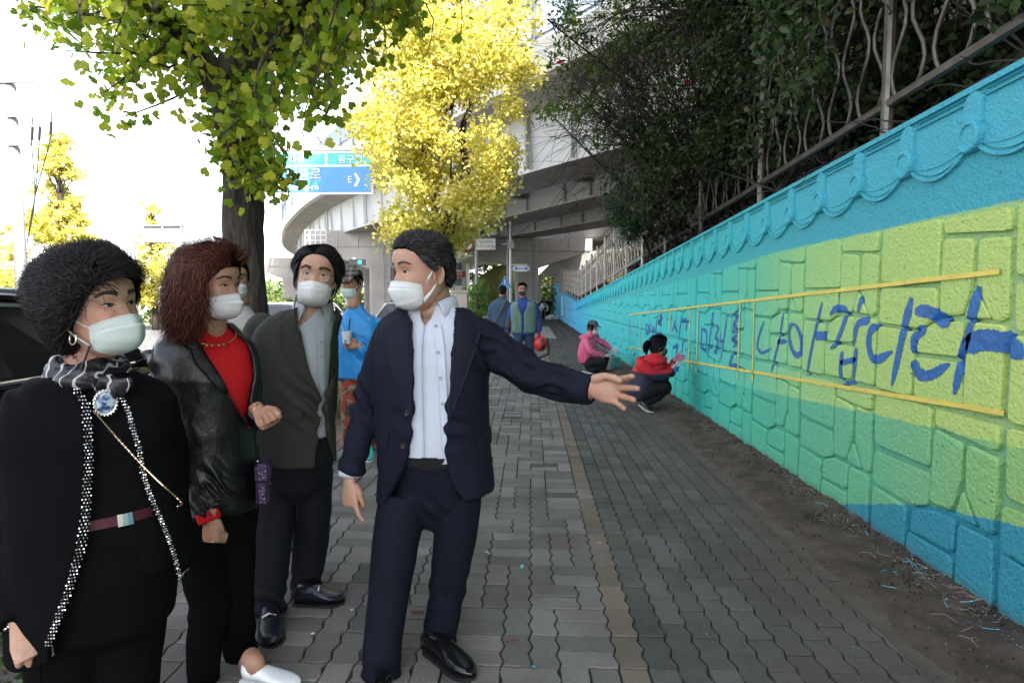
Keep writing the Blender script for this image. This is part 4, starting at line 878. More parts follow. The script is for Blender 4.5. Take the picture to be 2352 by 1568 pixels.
class Head:
    ZS = np.array([-.128, -.118, -.104, -.085, -.066, -.045, -.02, 0, .02, .04, .06, .08, .096, .108, .115, .118])
    FR = np.array([.050, .074, .088, .093, .093, .092, .091, .089, .094, .097, .095, .086, .071, .050, .025, .001])
    BK = np.array([.010, -.006, .005, .032, .055, .073, .088, .095, .098, .098, .093, .082, .066, .046, .023, .001])
    WD = np.array([.018, .034, .049, .060, .066, .070, .073, .0745, .0755, .0755, .074, .067, .055, .039, .020, .001])
    def __init__(s, c, yaw=0, pitch=0, roll=0, k=1.0, wide=1.0, jaw=1.0):
        s.c = np.array(c, float); s.Rm = rot3(yaw, pitch, roll); s.k = k; s.wide = wide
        s.W = s.WD * np.where(s.ZS < -.05, jaw, 1) * wide
    def w(s, P): return s.c + s.k * (np.asarray(P, float) @ s.Rm.T)
    def bumps(s, x, z):
        g = lambda cx, cz, sx, sz: math.exp(-((abs(x) - cx) / sx) ** 2 - ((z - cz) / sz) ** 2)
        d = .022 * math.exp(-(x / .0095) ** 2 - ((z + .040) / .016) ** 2) + .010 * math.exp(-(x / .0085) ** 2 - ((z + .012) / .020) ** 2)
        d += .006 * g(.012, -.046, .008, .008) - .0085 * g(.032, .001, .017, .012) + .0035 * g(.030, .022, .020, .008) + .0050 * g(.040, -.034, .020, .018)
        d += .005 * math.exp(-(x / .022) ** 2 - ((z + .078) / .010) ** 2) + .004 * math.exp(-(x / .018) ** 2 - ((z + .112) / .010) ** 2) + .0022 * g(.031, -.014, .014, .006); return d
    def fy(s, x, z):
        F = interp(z, s.ZS, s.FR); W = interp(z, s.ZS, s.W); t = min(.999, abs(x) / W); return -(F * (1 - t ** 2.35) ** (1 / 2.35)) - s.bumps(x, z)
    def surf(s, a, z, off=0.0):
        """point on the bare head: a = angle from the front (0) over the viewer's right (+90)"""
        F = interp(z, s.ZS, s.FR); B = interp(z, s.ZS, s.BK); W = interp(z, s.ZS, s.W); sa, ca = math.sin(a), math.cos(a)
        n = 2.35 if ca > 0 else 2.1; e = 2 / n; x = W * abs(sa) ** e * (1 if sa >= 0 else -1); y = -F * abs(ca) ** e if ca > 0 else B * abs(ca) ** e
        if ca > 0: y -= s.bumps(x, z) * min(1, ca * 2.5)
        if off: v = np.array((x / (W + .02), y / (.5 * (F + B) + .02), (z - .01) / .12 * (1 if z > .03 else .3))); v /= np.linalg.norm(v) + 1e-9; return np.array((x, y, z)) + v * off
        return np.array((x, y, z))
    def skull(s, b, nz=44, na=52):
        P = [[s.w(s.surf(a, z)) for a in np.linspace(-math.pi, math.pi, na, endpoint=False)] for z in np.interp(np.linspace(0, 1, nz), np.linspace(0, 1, len(s.ZS)), s.ZS)]; b.grid(np.array(P), closev=True)
    def ears(s, b):
        for sg in (-1, 1):
            P = []
            for u, d, r in ((0, -.004, .0), (1, .004, .45), (2, .008, .72), (3, .016, .92), (4, .015, 1.0), (5, .008, 1.02), (6, -.002, .9)):
                P.append([s.w((sg * (.072 * s.wide + d + .10 * max(0, .020 * r * math.cos(a))), .012 + .018 * r * math.cos(a) + .004 * math.sin(a), -.016 + .034 * r * math.sin(a) * (1 if math.sin(a) > 0 else .95 - .25 * abs(math.cos(a))))) for a in np.linspace(0, 2 * math.pi, 18, endpoint=False)])
            b.grid(np.array(P), closev=True)
    def strip(s, b, pts, w, off, mi=0, th=None):
        """thin ribbon following the face; pts (x,z), w widths"""
        rows = []; pts = np.array(pts, float); t = np.gradient(pts, axis=0); t /= np.linalg.norm(t, axis=1, keepdims=True) + 1e-9; n = np.column_stack((-t[:, 1], t[:, 0]))
        for q, nn, ww in zip(pts, n, w):
            rows.append([s.w((p_[0], s.fy(*p_) - o, p_[1])) for p_, o in ((q + nn * ww / 2, off * .3), (q + nn * ww / 4, off), (q - nn * ww / 4, off), (q - nn * ww / 2, off * .3))])
        b.grid(np.array(rows), mi)
    def face(s, root, skin, open_=.0075, gaze=(0, 0), brow=1.0, browm=None, smile=0.0, lash=1.0, browz=.024, wr=1.0):
        li = MB()
        for sg in (-1, 1):
            bb = MB(); we = MB(); ir = MB(); ls = MB()
            cx, cz = sg * .0315, -.001; n = 13; xs = np.linspace(-.0140, .0140, n); open_ = open_ if sg < 0 else open_ * 1.15
            up = [cz + open_ * .62 * (1 - abs(x / .0142) ** 2.2) + .0014 * (x * sg / .014) + .0004 for x in xs]; lo = [cz - open_ * .40 * (1 - abs(x / .0142) ** 2) + .0014 * (x * sg / .014) + smile * .0012 * (1 - (x / .014) ** 2) for x in xs]
            dep = lambda x, z: s.fy(cx, cz) - .0030 + .0030 * (abs(x) / .014) ** 2 + .1 * (s.fy(cx + x, cz) - s.fy(cx, cz))
            yy = lambda x, z: min(s.fy(cx + x, z) - .0007, .5 * s.fy(cx + x, z) + .5 * dep(x, z))
            we.grid(np.array([[s.w((cx + x, yy(x, lerp(a, c_, t)) - .0003, lerp(a, c_, t))) for t in (0, .5, 1)] for x, a, c_ in zip(xs, lo, up)]))
            gx = cx + gaze[0] * .0070; rr = .0064; gz = cz + .0005 + gaze[1] * .001
            rows = []
            for r in (0, .5, 1.0):
                row = []
                for a in np.linspace(0, 2 * math.pi, 16, endpoint=False):
                    x = gx - cx + r * rr * math.cos(a); z = gz + r * rr * math.sin(a); z = min(max(z, interp(x, xs, lo)), interp(x, xs, up)); row.append(s.w((cx + x, yy(x, z) - .0008, z)))
                rows.append(row)
            ir.grid(np.array(rows), closev=True)
            for lst, rad, mb, dy, dz in ((up, .0011 * lash, ls, .0016, .0003), (up, .0024, li, .0002, .0030), (lo, .0015, li, .0003, -.0014)):
                mb.tube([s.w((cx + x * 1.08, yy(x, z) - dy + (.0012 if abs(x) > .012 else 0), z + dz * (1 - (abs(x) / .016) ** 2))) for x, z in zip(xs, lst)], [rad * (.35 + .65 * (1 - (abs(x) / .0142) ** 3)) for x in xs], 6)
            m = 13; bx = np.linspace(.012, .056, m)                                       # eyebrow of short hairs
            for k in range(int(110 * brow)):
                u = rng.random(); x0 = lerp(.013, .052, u); arch = browz + .006 * math.sin(min(1, u * 1.25) * math.pi * .62) - .006 * max(0, u - .7) / .3 + smile * .002; ww = .0042 * brow * (1 - .55 * u) * rng.uniform(-1, 1)
                dx, dz = .0075, .0022 * (1 - 2.0 * u) + rng.normal(0, .0006); z0 = arch + ww
                q = [s.w((sg * (x0 + t * dx), s.fy(sg * (x0 + t * dx), z0 + t * dz) - .0012 - .0006 * t, z0 + t * dz)) for t in (0, .5, 1)]; bb.tube(q, (.00075, .0006, .0002), 3, cap=False)
            bb.build('eyebrow', browm or BROW, root); ey_ = we.build('eye', EYEW, root, True); ir.build('iris', IRIS, ey_, True); ls.build('eyelash', LASH, root, True)
            for (x0, z0), (x1, z1), (x2, z2), r in (((.018, -.0105), (.030, -.0155), (.044, -.0095), .0022), ((.020, -.0150), (.032, -.0205), (.046, -.016), .0016), ((.0475, .002), (.053, .004), (.058, .003), .0010), ((.048, -.002), (.054, -.0035), (.060, -.007), .0011), ((.047, -.005), (.052, -.009), (.056, -.014), .0010)):
                li.tube(catmull([s.w((sg * x, s.fy(sg * x, z) + r * .45, z)) for x, z in ((x0, z0), (x1, z1), (x2, z2))], 9), r * wr * np.array((.3, .6, .85, 1, 1, 1, .85, .6, .3)), 6)
        for z0 in ((.047, .058) if wr > .8 else ()):
            li.tube(catmull([s.w((x, s.fy(x, z0 + .002 * math.cos(x * 90)) + .0008, z0 + .002 * math.cos(x * 90))) for x in np.linspace(-.034, .034, 7)], 15), .0016 * wr * np.sin(np.linspace(.25, math.pi - .25, 15)), 6)
        return li
    def mask(s, root, kind='boat', m=None, strapm=None, name='face_mask', strapw=.0022, drop=0.0):
        b = MB(); m = m or MASKW; dz = -drop
        if kind == 'boat':    C = [(-.108, -.027), (-.116, -.038), (-.125, -.050), (-.131, -.060), (-.127, -.080), (-.120, -.101), (-.092, -.119), (-.056, -.127)]
        elif kind == 'cone':  C = [(-.112, -.031), (-.121, -.044), (-.130, -.056), (-.127, -.074), (-.117, -.094), (-.104, -.114), (-.080, -.126), (-.055, -.130)]
        else:                 C = [(-.112, -.029), (-.122, -.042), (-.126, -.055), (-.124, -.070), (-.118, -.092), (-.110, -.110), (-.090, -.124), (-.060, -.130)]
        C = catmull(np.array([(0, y, z) for y, z in C]), 22)[:, 1:] if kind == 'pleat' else np.array([np.array([np.interp(t, np.linspace(0, 1, len(C)), [c[k] for c in C]) for k in (0, 1)]) for t in np.linspace(0, 1, 22)])
        rows = []
        for i, (yc, zc) in enumerate(C):
            t = i / 21; ez = lerp(-.046, -.101, t ** .9); ex = (.0655 - .008 * max(0, t - .55) / .45) * s.wide; ey = lerp(-.046, -.036, t); row = []
            cy = min(yc, s.fy(0, max(-.127, zc)) - .004) if t < .85 else yc
            for u in np.linspace(-1, 1, 27):
                a = abs(u); q = a ** 1.25; x = ex * math.sin(a * math.pi / 2) * (1 if u > 0 else -1); z = lerp(zc, ez, q ** 1.2); y = lerp(cy, ey, 1 - math.cos(a * math.pi / 2) ** .95)
                if kind != 'pleat': y = lerp(cy, ey, a ** 1.28)
                if z > -.126: y = min(y, s.fy(x if abs(x) < interp(z, s.ZS, s.W) * .97 else math.copysign(interp(z, s.ZS, s.W) * .97, x), z) - .0025)
                if kind == 'pleat': y += .0016 * math.sin(t * 20) * (1 - a)
                row.append(s.w((x, y, z + dz)))
            rows.append(row)
        G_ = np.array(rows); fw = s.Rm @ np.array((0, -1., 0))
        for i in range(22):
            for j in range(27):
                u = abs(j - 13) / 13; G_[i, j] += fw * s.k * (.0016 * (u ** .5) * mnoise.noise((i * .33, j * .55, s.c[0] * 9)) + .0010 * mnoise.noise((i * .9 + j * .25, j * .2, 3 + s.c[1])))
        for i, dp in {'boat': ((6, .0030), (15, .0026)), 'cone': ((5, .0028), (13, .0016)), 'pleat': ((6, .002), (10, .002), (14, .002))}[kind]:
            for j in range(2, 25): G_[i, j] -= fw * s.k * dp; G_[i + 2, j] += fw * s.k * dp * .6; G_[i - 2, j] += fw * s.k * dp * .4
        b.grid(G_); o = b.build(name, m, root, True)
        se = MB(); lift = fw * .0006
        for line in ([G_[1, j] for j in range(1, 26)], [G_[20, j] for j in range(1, 26)], [G_[i, 1] for i in range(1, 21)], [G_[i, 25] for i in range(1, 21)]): se.tube([q + lift for q in line], .00065, 4, cap=False)
        if kind == 'boat': se.tube([G_[6, j] + lift for j in range(1, 26)], .0007, 4, cap=False); se.tube([G_[15, j] + lift for j in range(1, 26)], .0007, 4, cap=False)
        elif kind == 'cone': se.tube([G_[5, j] + lift for j in range(1, 26)], .0007, 4, cap=False); se.tube([lerp(G_[12, j], G_[18, j], abs(j - 13) / 13) + lift for j in range(1, 26)], .0006, 4, cap=False)
        else:
            for i in (6, 10, 14): se.tube([G_[i, j] + lift for j in range(1, 26)], .0009, 4, cap=False)
        se.build('mask_stitching', STITCH, o)
        for sg in (-1, 1):
            st = MB()
            for z0, z1 in ((-.050, .004), (-.092, -.040)):
                q = [s.w((sg * .0650 * s.wide, -.046 if z0 > -.06 else -.036, z0 + dz)), s.w((sg * .0765 * s.wide, -.010, (z0 + z1) / 2)), s.w((sg * .0800 * s.wide, .014, z1)), s.w((sg * .0760 * s.wide, .024, (z1 - .015) / 1.5))]
                st.tube(catmull(q, 8), strapw, 6, flat=.5)
            if strapm != 'none': st.build('ear_loop', strapm or m, root, True)
        return o
    def cap(s, b, zfun, thick, na=56, nz=22, noise=.004, nsc=40, shape=None):
        """hair mass over the scalp; zfun(a) = lower hairline, thick(a,t)"""
        P = []
        for j in range(nz):
            t = j / (nz - 1); row = []
            for a in np.linspace(-math.pi, math.pi, na, endpoint=False):
                z0 = zfun(a); z = lerp(z0, .1178, math.sin(t * math.pi / 2) ** 1.0 if z0 < .05 else t); th = thick(a, t) * min(1, .15 + t * 6); q = s.surf(a, z, th)
                q = q + np.array((q[0], q[1], 0)) * (noise * 8 * mnoise.noise((q[0] * nsc, q[1] * nsc, q[2] * nsc))); row.append(s.w(q if shape is None else shape(q[None])[0]))
            P.append(row)
        b.grid(np.array(P), closev=True)
    def strands(s, roots, dirs, length, seg=6, grav=.0, curl=0.0, cfreq=3.0, w=.0011, jitter=.25, keep=.004, hug=None, tousle=0.0, shape=None, tsc=20):
        """roots, dirs in head space; bundles of hair as tapered ribbons kept outside the skull"""
        n = len(roots); P = np.array(roots, float); D = np.array(dirs, float) + rng.normal(size=(n, 3)) * jitter; D /= np.linalg.norm(D, axis=1, keepdims=True)
        if tousle: D = D + tousle * np.array([mnoise.noise_vector(Vector(q) * tsc) for q in P]); D /= np.linalg.norm(D, axis=1, keepdims=True); keep = np.broadcast_to(np.asarray(keep, float), (n,)) * np.array([1 + .45 * mnoise.noise(Vector(q) * tsc * 1.3 + Vector((7, 3, 1))) for q in P])
        length = np.broadcast_to(length, (n,)) * rng.uniform(.7, 1.15, n); ph = rng.uniform(0, 6.28, n); a0 = np.cross(D, rng.normal(size=(n, 3))); a0 /= np.linalg.norm(a0, axis=1, keepdims=True); c0 = np.cross(D, a0); pts = []
        E = np.array((.079 * s.wide, .100, .110)); O = np.array((0, .003, .008))
        for i in range(seg + 1):
            t = i / seg; pts.append(P + (curl * min(1, t * 2) * (np.cos(ph + cfreq * 6.28 * t)[:, None] * a0 + np.sin(ph + cfreq * 6.28 * t)[:, None] * c0) if curl else 0))
            D = D + np.array((0, 0, -grav))
            if hug is not None: nn = (P - O) / E ** 2; nn /= np.linalg.norm(nn, axis=1, keepdims=True); D = D - nn * (D * nn).sum(1, keepdims=True) * .9 + nn * lerp(hug[0], hug[1], t)
            D /= np.linalg.norm(D, axis=1, keepdims=True); P = P + D * (length / seg)[:, None]
            r = (P - O) / E; m = np.linalg.norm(r, axis=1); kp = 1.0 + np.broadcast_to(np.asarray(keep), (n,)) / .09 * min(1, .15 + 2.2 * i / seg); bad = (m < kp) & (P[:, 2] > -.10); P[bad] = O + (r[bad] / m[bad, None]) * kp[bad, None] * E
        pts = np.array(pts); side = np.cross(np.gradient(pts, axis=0), (pts - O)); side /= np.linalg.norm(side, axis=2, keepdims=True) + 1e-9
        side += rng.normal(size=(1, n, 3)) * .3
        ww = (w * np.array([.8, 1, 1, .95, .85, .65, .2, .1, .1])[np.minimum(8, (np.arange(seg + 1) * 6 / seg).astype(int))])[:, None, None]
        A, B = pts + side * ww, pts - side * ww; V = np.stack((A, B), axis=2).transpose(1, 0, 2, 3).reshape(n, (seg + 1) * 2, 3); k = (seg + 1) * 2
        F1 = [(2 * i, 2 * i + 1, 2 * i + 3, 2 * i + 2) for i in range(seg)]
        V = V.reshape(-1, 3)
        if shape is not None: V = shape(V)
        return s.w(V), [tuple(k * j + i for i in f) for j in range(n) for f in F1]
    def scalp(s, n, zfun, off=.003):
        out = []; ang = []
        while len(out) < n:
            a = rng.uniform(-math.pi, math.pi); z = rng.uniform(-.1, .1179)
            if z < zfun(a): continue
            if z > .09 and rng.random() > (.1179 - z) / .028 + .35: continue
            out.append(s.surf(a, z, .004 + (off - .004) * min(1, max(0, (z - zfun(a)) / .045)))); ang.append((a, z))
        return np.array(out), np.array(ang)

class Torso:
    """stack of super-elliptic rings in a turned frame; theta 0 = front, +90 = viewer's right at yaw 0"""
    def __init__(s, base, yaw, rings):
        s.base = np.array((base[0], base[1], 0.0)); s.yaw = yaw; r = np.array(sorted(rings), float); s.z = r[:, 0]; s.r = r; s.Rm = rot3(yaw)
    def ring(s, z): return [float(np.interp(z, s.z, s.r[:, k])) for k in range(1, 6)]
    def pt(s, th, z, off=0.0):
        cx, cy, rx, ry, n = s.ring(z); rx += off; ry += off; sa, ca = math.sin(th), math.cos(th); e = 2 / n
        v = np.array((cx + rx * math.copysign(abs(sa) ** e, sa), cy - ry * math.copysign(abs(ca) ** e, ca), z)); return s.base + s.Rm @ v
    def solid(s, b, z0, z1, off=0.0, nz=26, na=36):
        P = np.array([[s.pt(a, z, off) for a in np.linspace(-math.pi, math.pi, na, endpoint=False)] for z in np.linspace(z0, z1, nz)]); k = b.n; b.grid(P, closev=True)
        b.F += [tuple(k + i for i in reversed(range(na))), tuple(k + (nz - 1) * na + i for i in range(na))]; b.M += [0, 0]
    def shell(s, b, z0f, z1, open_, off, thick, nz=40, na=64):
        """coat shell open at the front: open_(z) -> (left edge angle, right edge angle); z0f(theta) hem"""
        O, I = [], []
        for i in range(nz):
            t = i / (nz - 1); ro, ri = [], []
            for j in range(na):
                u = j / (na - 1); z = lerp(z0f(lerp(.05, .95, u) * 2 * math.pi), z1, t); a0, a1 = open_(z); th = lerp(a1, 2 * math.pi + a0, u); z = lerp(z0f(th), z1, t); a0, a1 = open_(z); th = lerp(a1, 2 * math.pi + a0, u)
                ro.append(s.pt(th, z, off)); ri.append(s.pt(th, z, off - thick))
            O.append(ro); I.append(ri)
        O, I = np.array(O), np.array(I); k = b.n; b.grid(O); m = b.n; b.grid(I[:, ::-1]); N = na; n = nz
        o = lambda i, j: k + i * N + j
        q = lambda i, j: m + i * N + (N - 1 - j)
        for i in range(n - 1): b.F += [(o(i, 0), o(i + 1, 0), q(i + 1, 0), q(i, 0)), (o(i + 1, N - 1), o(i, N - 1), q(i, N - 1), q(i + 1, N - 1))]; b.M += [0, 0]
        for j in range(N - 1): b.F += [(o(0, j + 1), o(0, j), q(0, j), q(0, j + 1)), (o(n - 1, j), o(n - 1, j + 1), q(n - 1, j + 1), q(n - 1, j))]; b.M += [0, 0]
    def ribbon(s, b, rows, off=.006, thick=.005, mi=0):
        """rows: list of (z, [theta...]) -> raised panel lying on the surface"""
        O = np.array([[s.pt(t, z if np.isscalar(z) else z[i], off) for i, t in enumerate(ts)] for z, ts in rows]); I = np.array([[s.pt(t, z if np.isscalar(z) else z[i], off - thick) for i, t in enumerate(ts)] for z, ts in rows])
        a, c_ = O.shape[:2]; k = b.n; b.grid(O, mi); m = b.n; b.grid(I, mi)
        for i in range(a - 1):
            for j in (0, c_ - 1): b.F.append((k + i * c_ + j, k + (i + 1) * c_ + j, m + (i + 1) * c_ + j, m + i * c_ + j)); b.M.append(mi)
        for j in range(c_ - 1):
            for i in (0, a - 1): b.F.append((k + i * c_ + j, k + i * c_ + j + 1, m + i * c_ + j + 1, m + i * c_ + j)); b.M.append(mi)
    def disc(s, b, th, z, r, off=.008, h=.004, seg=12):
        c = s.pt(th, z, off); n = unit(s.pt(th, z, off + .01) - c); u = unit(np.cross(n, (0, 0, 1))); v = np.cross(n, u); a = np.linspace(0, 2 * math.pi, seg, endpoint=False)
        ring = lambda rr, hh: [c + n * hh + rr * (math.cos(t) * u + math.sin(t) * v) for t in a]
        b.grid(np.array([ring(r, -.002), ring(r, h * .7), ring(r * .85, h), ring(r * .6, h * .6), ring(.0001, h * .6)]), closev=True)
def folds(V, N, amp, sc=(7, 7, 2.6), seed=0.0, cuff=None):
    out = V.copy()
    for i in range(len(V)):
        x, y, z = V[i]; f = mnoise.noise((x * sc[0] + seed, y * sc[1], z * sc[2] + .6 * mnoise.noise((x * 3, y * 3, z * 3)))); f2 = mnoise.noise((x * sc[0] * 2.3, y * sc[1] * 2.3 + seed, z * sc[2] * 2.6 + x * 6))
        a = amp
        if cuff is not None:
            for c_, r_, k_ in cuff:
                d = np.linalg.norm(V[i] - c_)
                if d < r_: w_ = 1 - d / r_; a += k_ * w_; f += 1.3 * w_ * math.sin((z * .8 + (x + y) * .55) * 82 + 6 * f)
        out[i] = V[i] + N[i] * a * (f * 1.25 + f2 * .65)
    return out
def limb_path(P, r, n=26):
    C = catmull(P, n); rr = catmull(np.column_stack((r, r, r)), n)[:, 0]; return C, rr
def garment(name, parts, mat, root, vox=.0075, smooth=3, amp=.004, sc=(7, 7, 2.6), seed=0, cuff=None, fac=.5):
    b = MB()
    for p_ in parts: p_(b)
    V, F, N = voxel(b, vox, smooth, fac)
    if amp or cuff: V = folds(V, N, amp, sc, seed, cuff)
    return mesh_obj(name, V - WL[root.name], F, mat, root, True)
def into(P, r, c, z=-.004, d=.075):
    p0 = np.asarray(P[0], float); v = unit((np.asarray(c) - p0) * (1, 1, 0)); return [p0 + v * d + (0, 0, z)] + list(P), [r[0] * .82] + list(r)
def sleeve(P, r, flat=1.0, n=34): 
    C, rr = limb_path(P, r, n); return lambda b: b.tube(C, rr, 18, flat=flat)

def hand(b, wrist, d, n, thumb, curl=(.2, .2, .2, .2), spread=.12, k=1.0, thumb_curl=.3, thumb_out=.8, index_straight=None, wr=.027):
    """d: towards the fingers, n: palm normal (out of the palm), thumb: side of the thumb"""
    d = unit(d); n = unit(np.asarray(n) - d * np.dot(n, d)); t = unit(np.asarray(thumb) - d * np.dot(thumb, d) - n * np.dot(thumb, n)); w = np.asarray(wrist, float)
    loc = lambda x, y, z: w + k * (x * d + y * t + z * n)
    rows = []
    for x, hw, hh, y0 in ((-.03, wr, .021, 0), (0, wr, .019, 0), (.022, .035, .0165, .002), (.05, .041, .0150, 0), (.078, .0415, .0125, -.001), (.092, .038, .009, -.001)):
        rows.append([loc(x, y0 + hw * math.cos(a), hh * math.sin(a) - .002) for a in np.linspace(0, 2 * math.pi, 16, endpoint=False)])
    q = b.n; b.grid(np.array(rows), closev=True); b.F += [tuple(q + i for i in range(16)), tuple(q + 80 + i for i in reversed(range(16)))]; b.M += [0, 0]
    for i, (y, ln, r) in enumerate(((.031, .072, .0100), (.0105, .080, .0104), (-.0105, .074, .0100), (-.030, .058, .0090))):
        c = curl[i]; a = 0.0; sp = spread * (1.4, .35, -.45, -1.5)[i]; p_ = np.array((.080 - (.004 if i == 3 else 0), y, -.001)); pts = [p_ - np.array((.02, 0, 0)), p_]; rr = [r * 1.05, r * 1.08]
        for j, f in enumerate((.45, .31, .24)):
            a += c * (.9, 1.25, .9)[j]; step = ln * f * np.array((math.cos(a) * math.cos(sp), math.cos(a) * math.sin(sp), math.sin(a)))
            for s_ in (.5, 1.0): pts.append(p_ + step * s_); rr.append(r * (1.0 - .07 * (j + s_)) * (1.06 if s_ == 1 and j < 2 else 1))
            p_ = p_ + step
        pts.append(p_ + step * .06); rr.append(r * .45); b.tube([loc(*q_) for q_ in pts], np.array(rr) * k, 10)
    o = thumb_out; p0 = np.array((.012, .022, .004)); v1 = unit((math.cos(o), math.sin(o), .25)); p1 = p0 + v1 * .040; v2 = unit((math.cos(o - thumb_curl), math.sin(o - thumb_curl), .25 + .3 * thumb_curl)); p2 = p1 + v2 * .032; v3 = unit((math.cos(o - 1.6 * thumb_curl), math.sin(o - 1.6 * thumb_curl), .2 + .5 * thumb_curl)); p3 = p2 + v3 * .026
    b.tube([loc(*q_) for q_ in (p0, (p0 + p1) / 2, p1, (p1 + p2) / 2, p2, (p2 + p3) / 2, p3, p3 + v3 * .003)], np.array((.015, .0145, .0120, .0108, .0112, .0105, .0085, .004)) * k, 10)
def shoe(root, heel, toe, mat, w=.048, h=.085, name='shoe', solem=None, k=1.0, ankle=None):
    heel, toe = np.asarray(heel, float), np.asarray(toe, float); d = toe - heel; ln = np.linalg.norm(d); d /= ln; s = np.cross(d, (0, 0, 1)); P = []
    for t, hw, hh in ((0, .012, .05), (.02, .026, .062), (.10, .034, h), (.25, .036, h * 1.02), (.38, .038, h * .98), (.50, .044, h * .80), (.64, .049, h * .62), (.78, .047, h * .50), (.90, .036, h * .40), (.97, .021, h * .30), (1.0, .006, h * .2)):
        hw *= w / .049; P.append([heel + d * ln * t + s * (hw * math.copysign(abs(math.sin(a)) ** .8, math.sin(a))) + np.array((0, 0, .012 + max(0, hh * (.5 + .5 * math.cos(a)) ** .75))) for a in np.linspace(-math.pi, math.pi, 20, endpoint=False)])
    b = MB(); b.grid(np.array(P), closev=True); o = b.build(name, mat, root, True)
    b = MB(); T = []
    for z in (0, .014):
        T.append([heel + d * ln * t + s * sg * hw * w / .049 * 1.06 + np.array((0, 0, z)) for sg, seq in ((1, 1), (-1, -1)) for t, hw in list(((0, .014), (.06, .032), (.3, .036), (.5, .044), (.65, .050), (.8, .048), (.92, .036), (1.0, .010)))[::seq]])
    b.grid(np.array(T), closev=True); k_ = b.n; m = len(T[0]); b.F += [tuple(k_ - m + i for i in range(m))]; b.M += [0]
    b.box(heel + d * ln * .12 + np.array((0, 0, .008)), (.055, .055, .016), math.atan2(d[1], d[0])); b.build('sole', solem or MT['black_plastic'], o); return o
def person(base, label, group=None): return empty('person', (base[0], base[1], 0), label, 'person', group)
def body_mesh(root, skin, head, torso, zlo, zneck, arms=(), hands=(), lids=None, neck_r=.057, legs=(), fine=.0026):
    b = MB()
    if head is not None:
        head.skull(b); head.ears(b)
        nb = torso.pt(0, zneck, 0) * .5 + torso.pt(math.pi, zneck, 0) * .5; ht = head.w((0, .018, -.055)); b.tube(catmull([nb + (0, 0, -.07), nb + (0, 0, .01), (nb + ht) / 2 + unit(head.Rm @ np.array((0, 1, 0))) * .006, ht], 9), np.linspace(neck_r * 1.22, neck_r * .93, 9), 18)
    torso.solid(b, zlo, zneck - .01, -.035, 14, 20)
    for P, r in arms: C, rr = limb_path(P, r, 14); b.tube(C, rr * .6, 10)
    for P, r in legs: C, rr = limb_path(P, r, 14); b.tube(C, np.maximum(rr * .55, .034 if len(P) > 5 else 0), 12)
    if lids is not None: b.add(lids.verts(), lids.F)
    for hp in hands:
        h = MB(); hand(h, **hp); V, F, N = voxel(h, fine * hp.get('k', 1), 3, .4); b.add(V, F)
    return b.build('body', skin, root, True)
def collar(T, z0, mat, root, name='shirt_collar', r0=.012, hgt=.045, fall=.045, spread=.55, point=.045, gap=.22, lean=.0):
    b = MB(); n = 41; rows = [[], [], [], []]
    for i in range(n):
        a = lerp(gap, 2 * math.pi - gap, i / (n - 1)); fr = max(0, math.cos(a)); e = fr ** 3
        cz = lambda aa, r, z: np.array((*T.pt(aa, z0 + hgt * .8, r)[:2], z))
        rows[0].append(cz(a, r0 * .4, z0 - .012)); rows[1].append(cz(a, -.002, z0 + hgt * (1 - .45 * e))); rows[2].append(cz(a, r0 * .5, z0 + hgt * (1 - .45 * e) - .004))
        rows[3].append(cz(a + (.0 if fr < .2 else math.copysign(.22 * e * spread, math.sin(a))), r0 + .006 + .026 * e, z0 + hgt - fall - point * e))
    V = np.array(rows); b.grid(V); o = b.build(name, mat, root, True); so = o.modifiers.new('thickness', 'SOLIDIFY'); so.thickness = .0022; return o
def proj(P):
    d = np.asarray(P, float) - CAM; f = d @ _fwd; return 1176 + FPX * (d @ _rgt) / f, 784 - FPX * (d @ _up) / f
def solve(T, px, py, off=0.0, lo=-1.75, hi=1.75):
    """angle and height on the torso seen along one line of sight"""
    Y = T.base[1] - .1; z = at(px, py, Y)[2]
    for _ in range(5):
        a, b = lo, hi
        for _ in range(26):
            m = (a + b) / 2
            if proj(T.pt(m, z, off))[0] < px: a = m
            else: b = m
        th = (a + b) / 2; z += (proj(T.pt(th, z, off))[1] - py) / FPX * (T.pt(th, z, off)[1])
    return th, z
def edge(T, pts, off=0.0):
    S = sorted((solve(T, *p_, off) for p_ in pts), key=lambda q: q[1]); zs = [q[1] for q in S]; ts = [q[0] for q in S]; return lambda z: float(np.interp(z, zs, ts))
def lapel(T, b, inner, outer, off=.010, thick=.007, nc=6):
    """panel between two lines of sight polylines with matching rows"""
    rows = []
    for (a, c_) in zip(inner, outer):
        (ta, za), (tc, zc) = solve(T, *a), solve(T, *c_); rows.append((list(np.linspace(za, zc, nc)), list(np.linspace(ta, tc, nc))))
    # finer rows
    R_ = []
    for i in range(len(rows) - 1):
        for t in np.linspace(0, 1, 4, endpoint=False): R_.append((list(lerp(np.array(rows[i][0]), np.array(rows[i + 1][0]), t)), list(lerp(np.array(rows[i][1]), np.array(rows[i + 1][1]), t))))
    R_.append(rows[-1]); T.ribbon(b, R_, off, thick)
def flap(T, b, quad, off=.008, thick=.006, n=6):
    (a, b1, c_, d) = [solve(T, *q) for q in quad]; R_ = []
    for i in range(n):
        t = i / (n - 1); l = lerp(np.array(a), np.array(d), t); r = lerp(np.array(b1), np.array(c_), t); R_.append((list(np.linspace(l[1], r[1], 6)), list(np.linspace(l[0], r[0], 6))))
    T.ribbon(b, R_, off, thick)
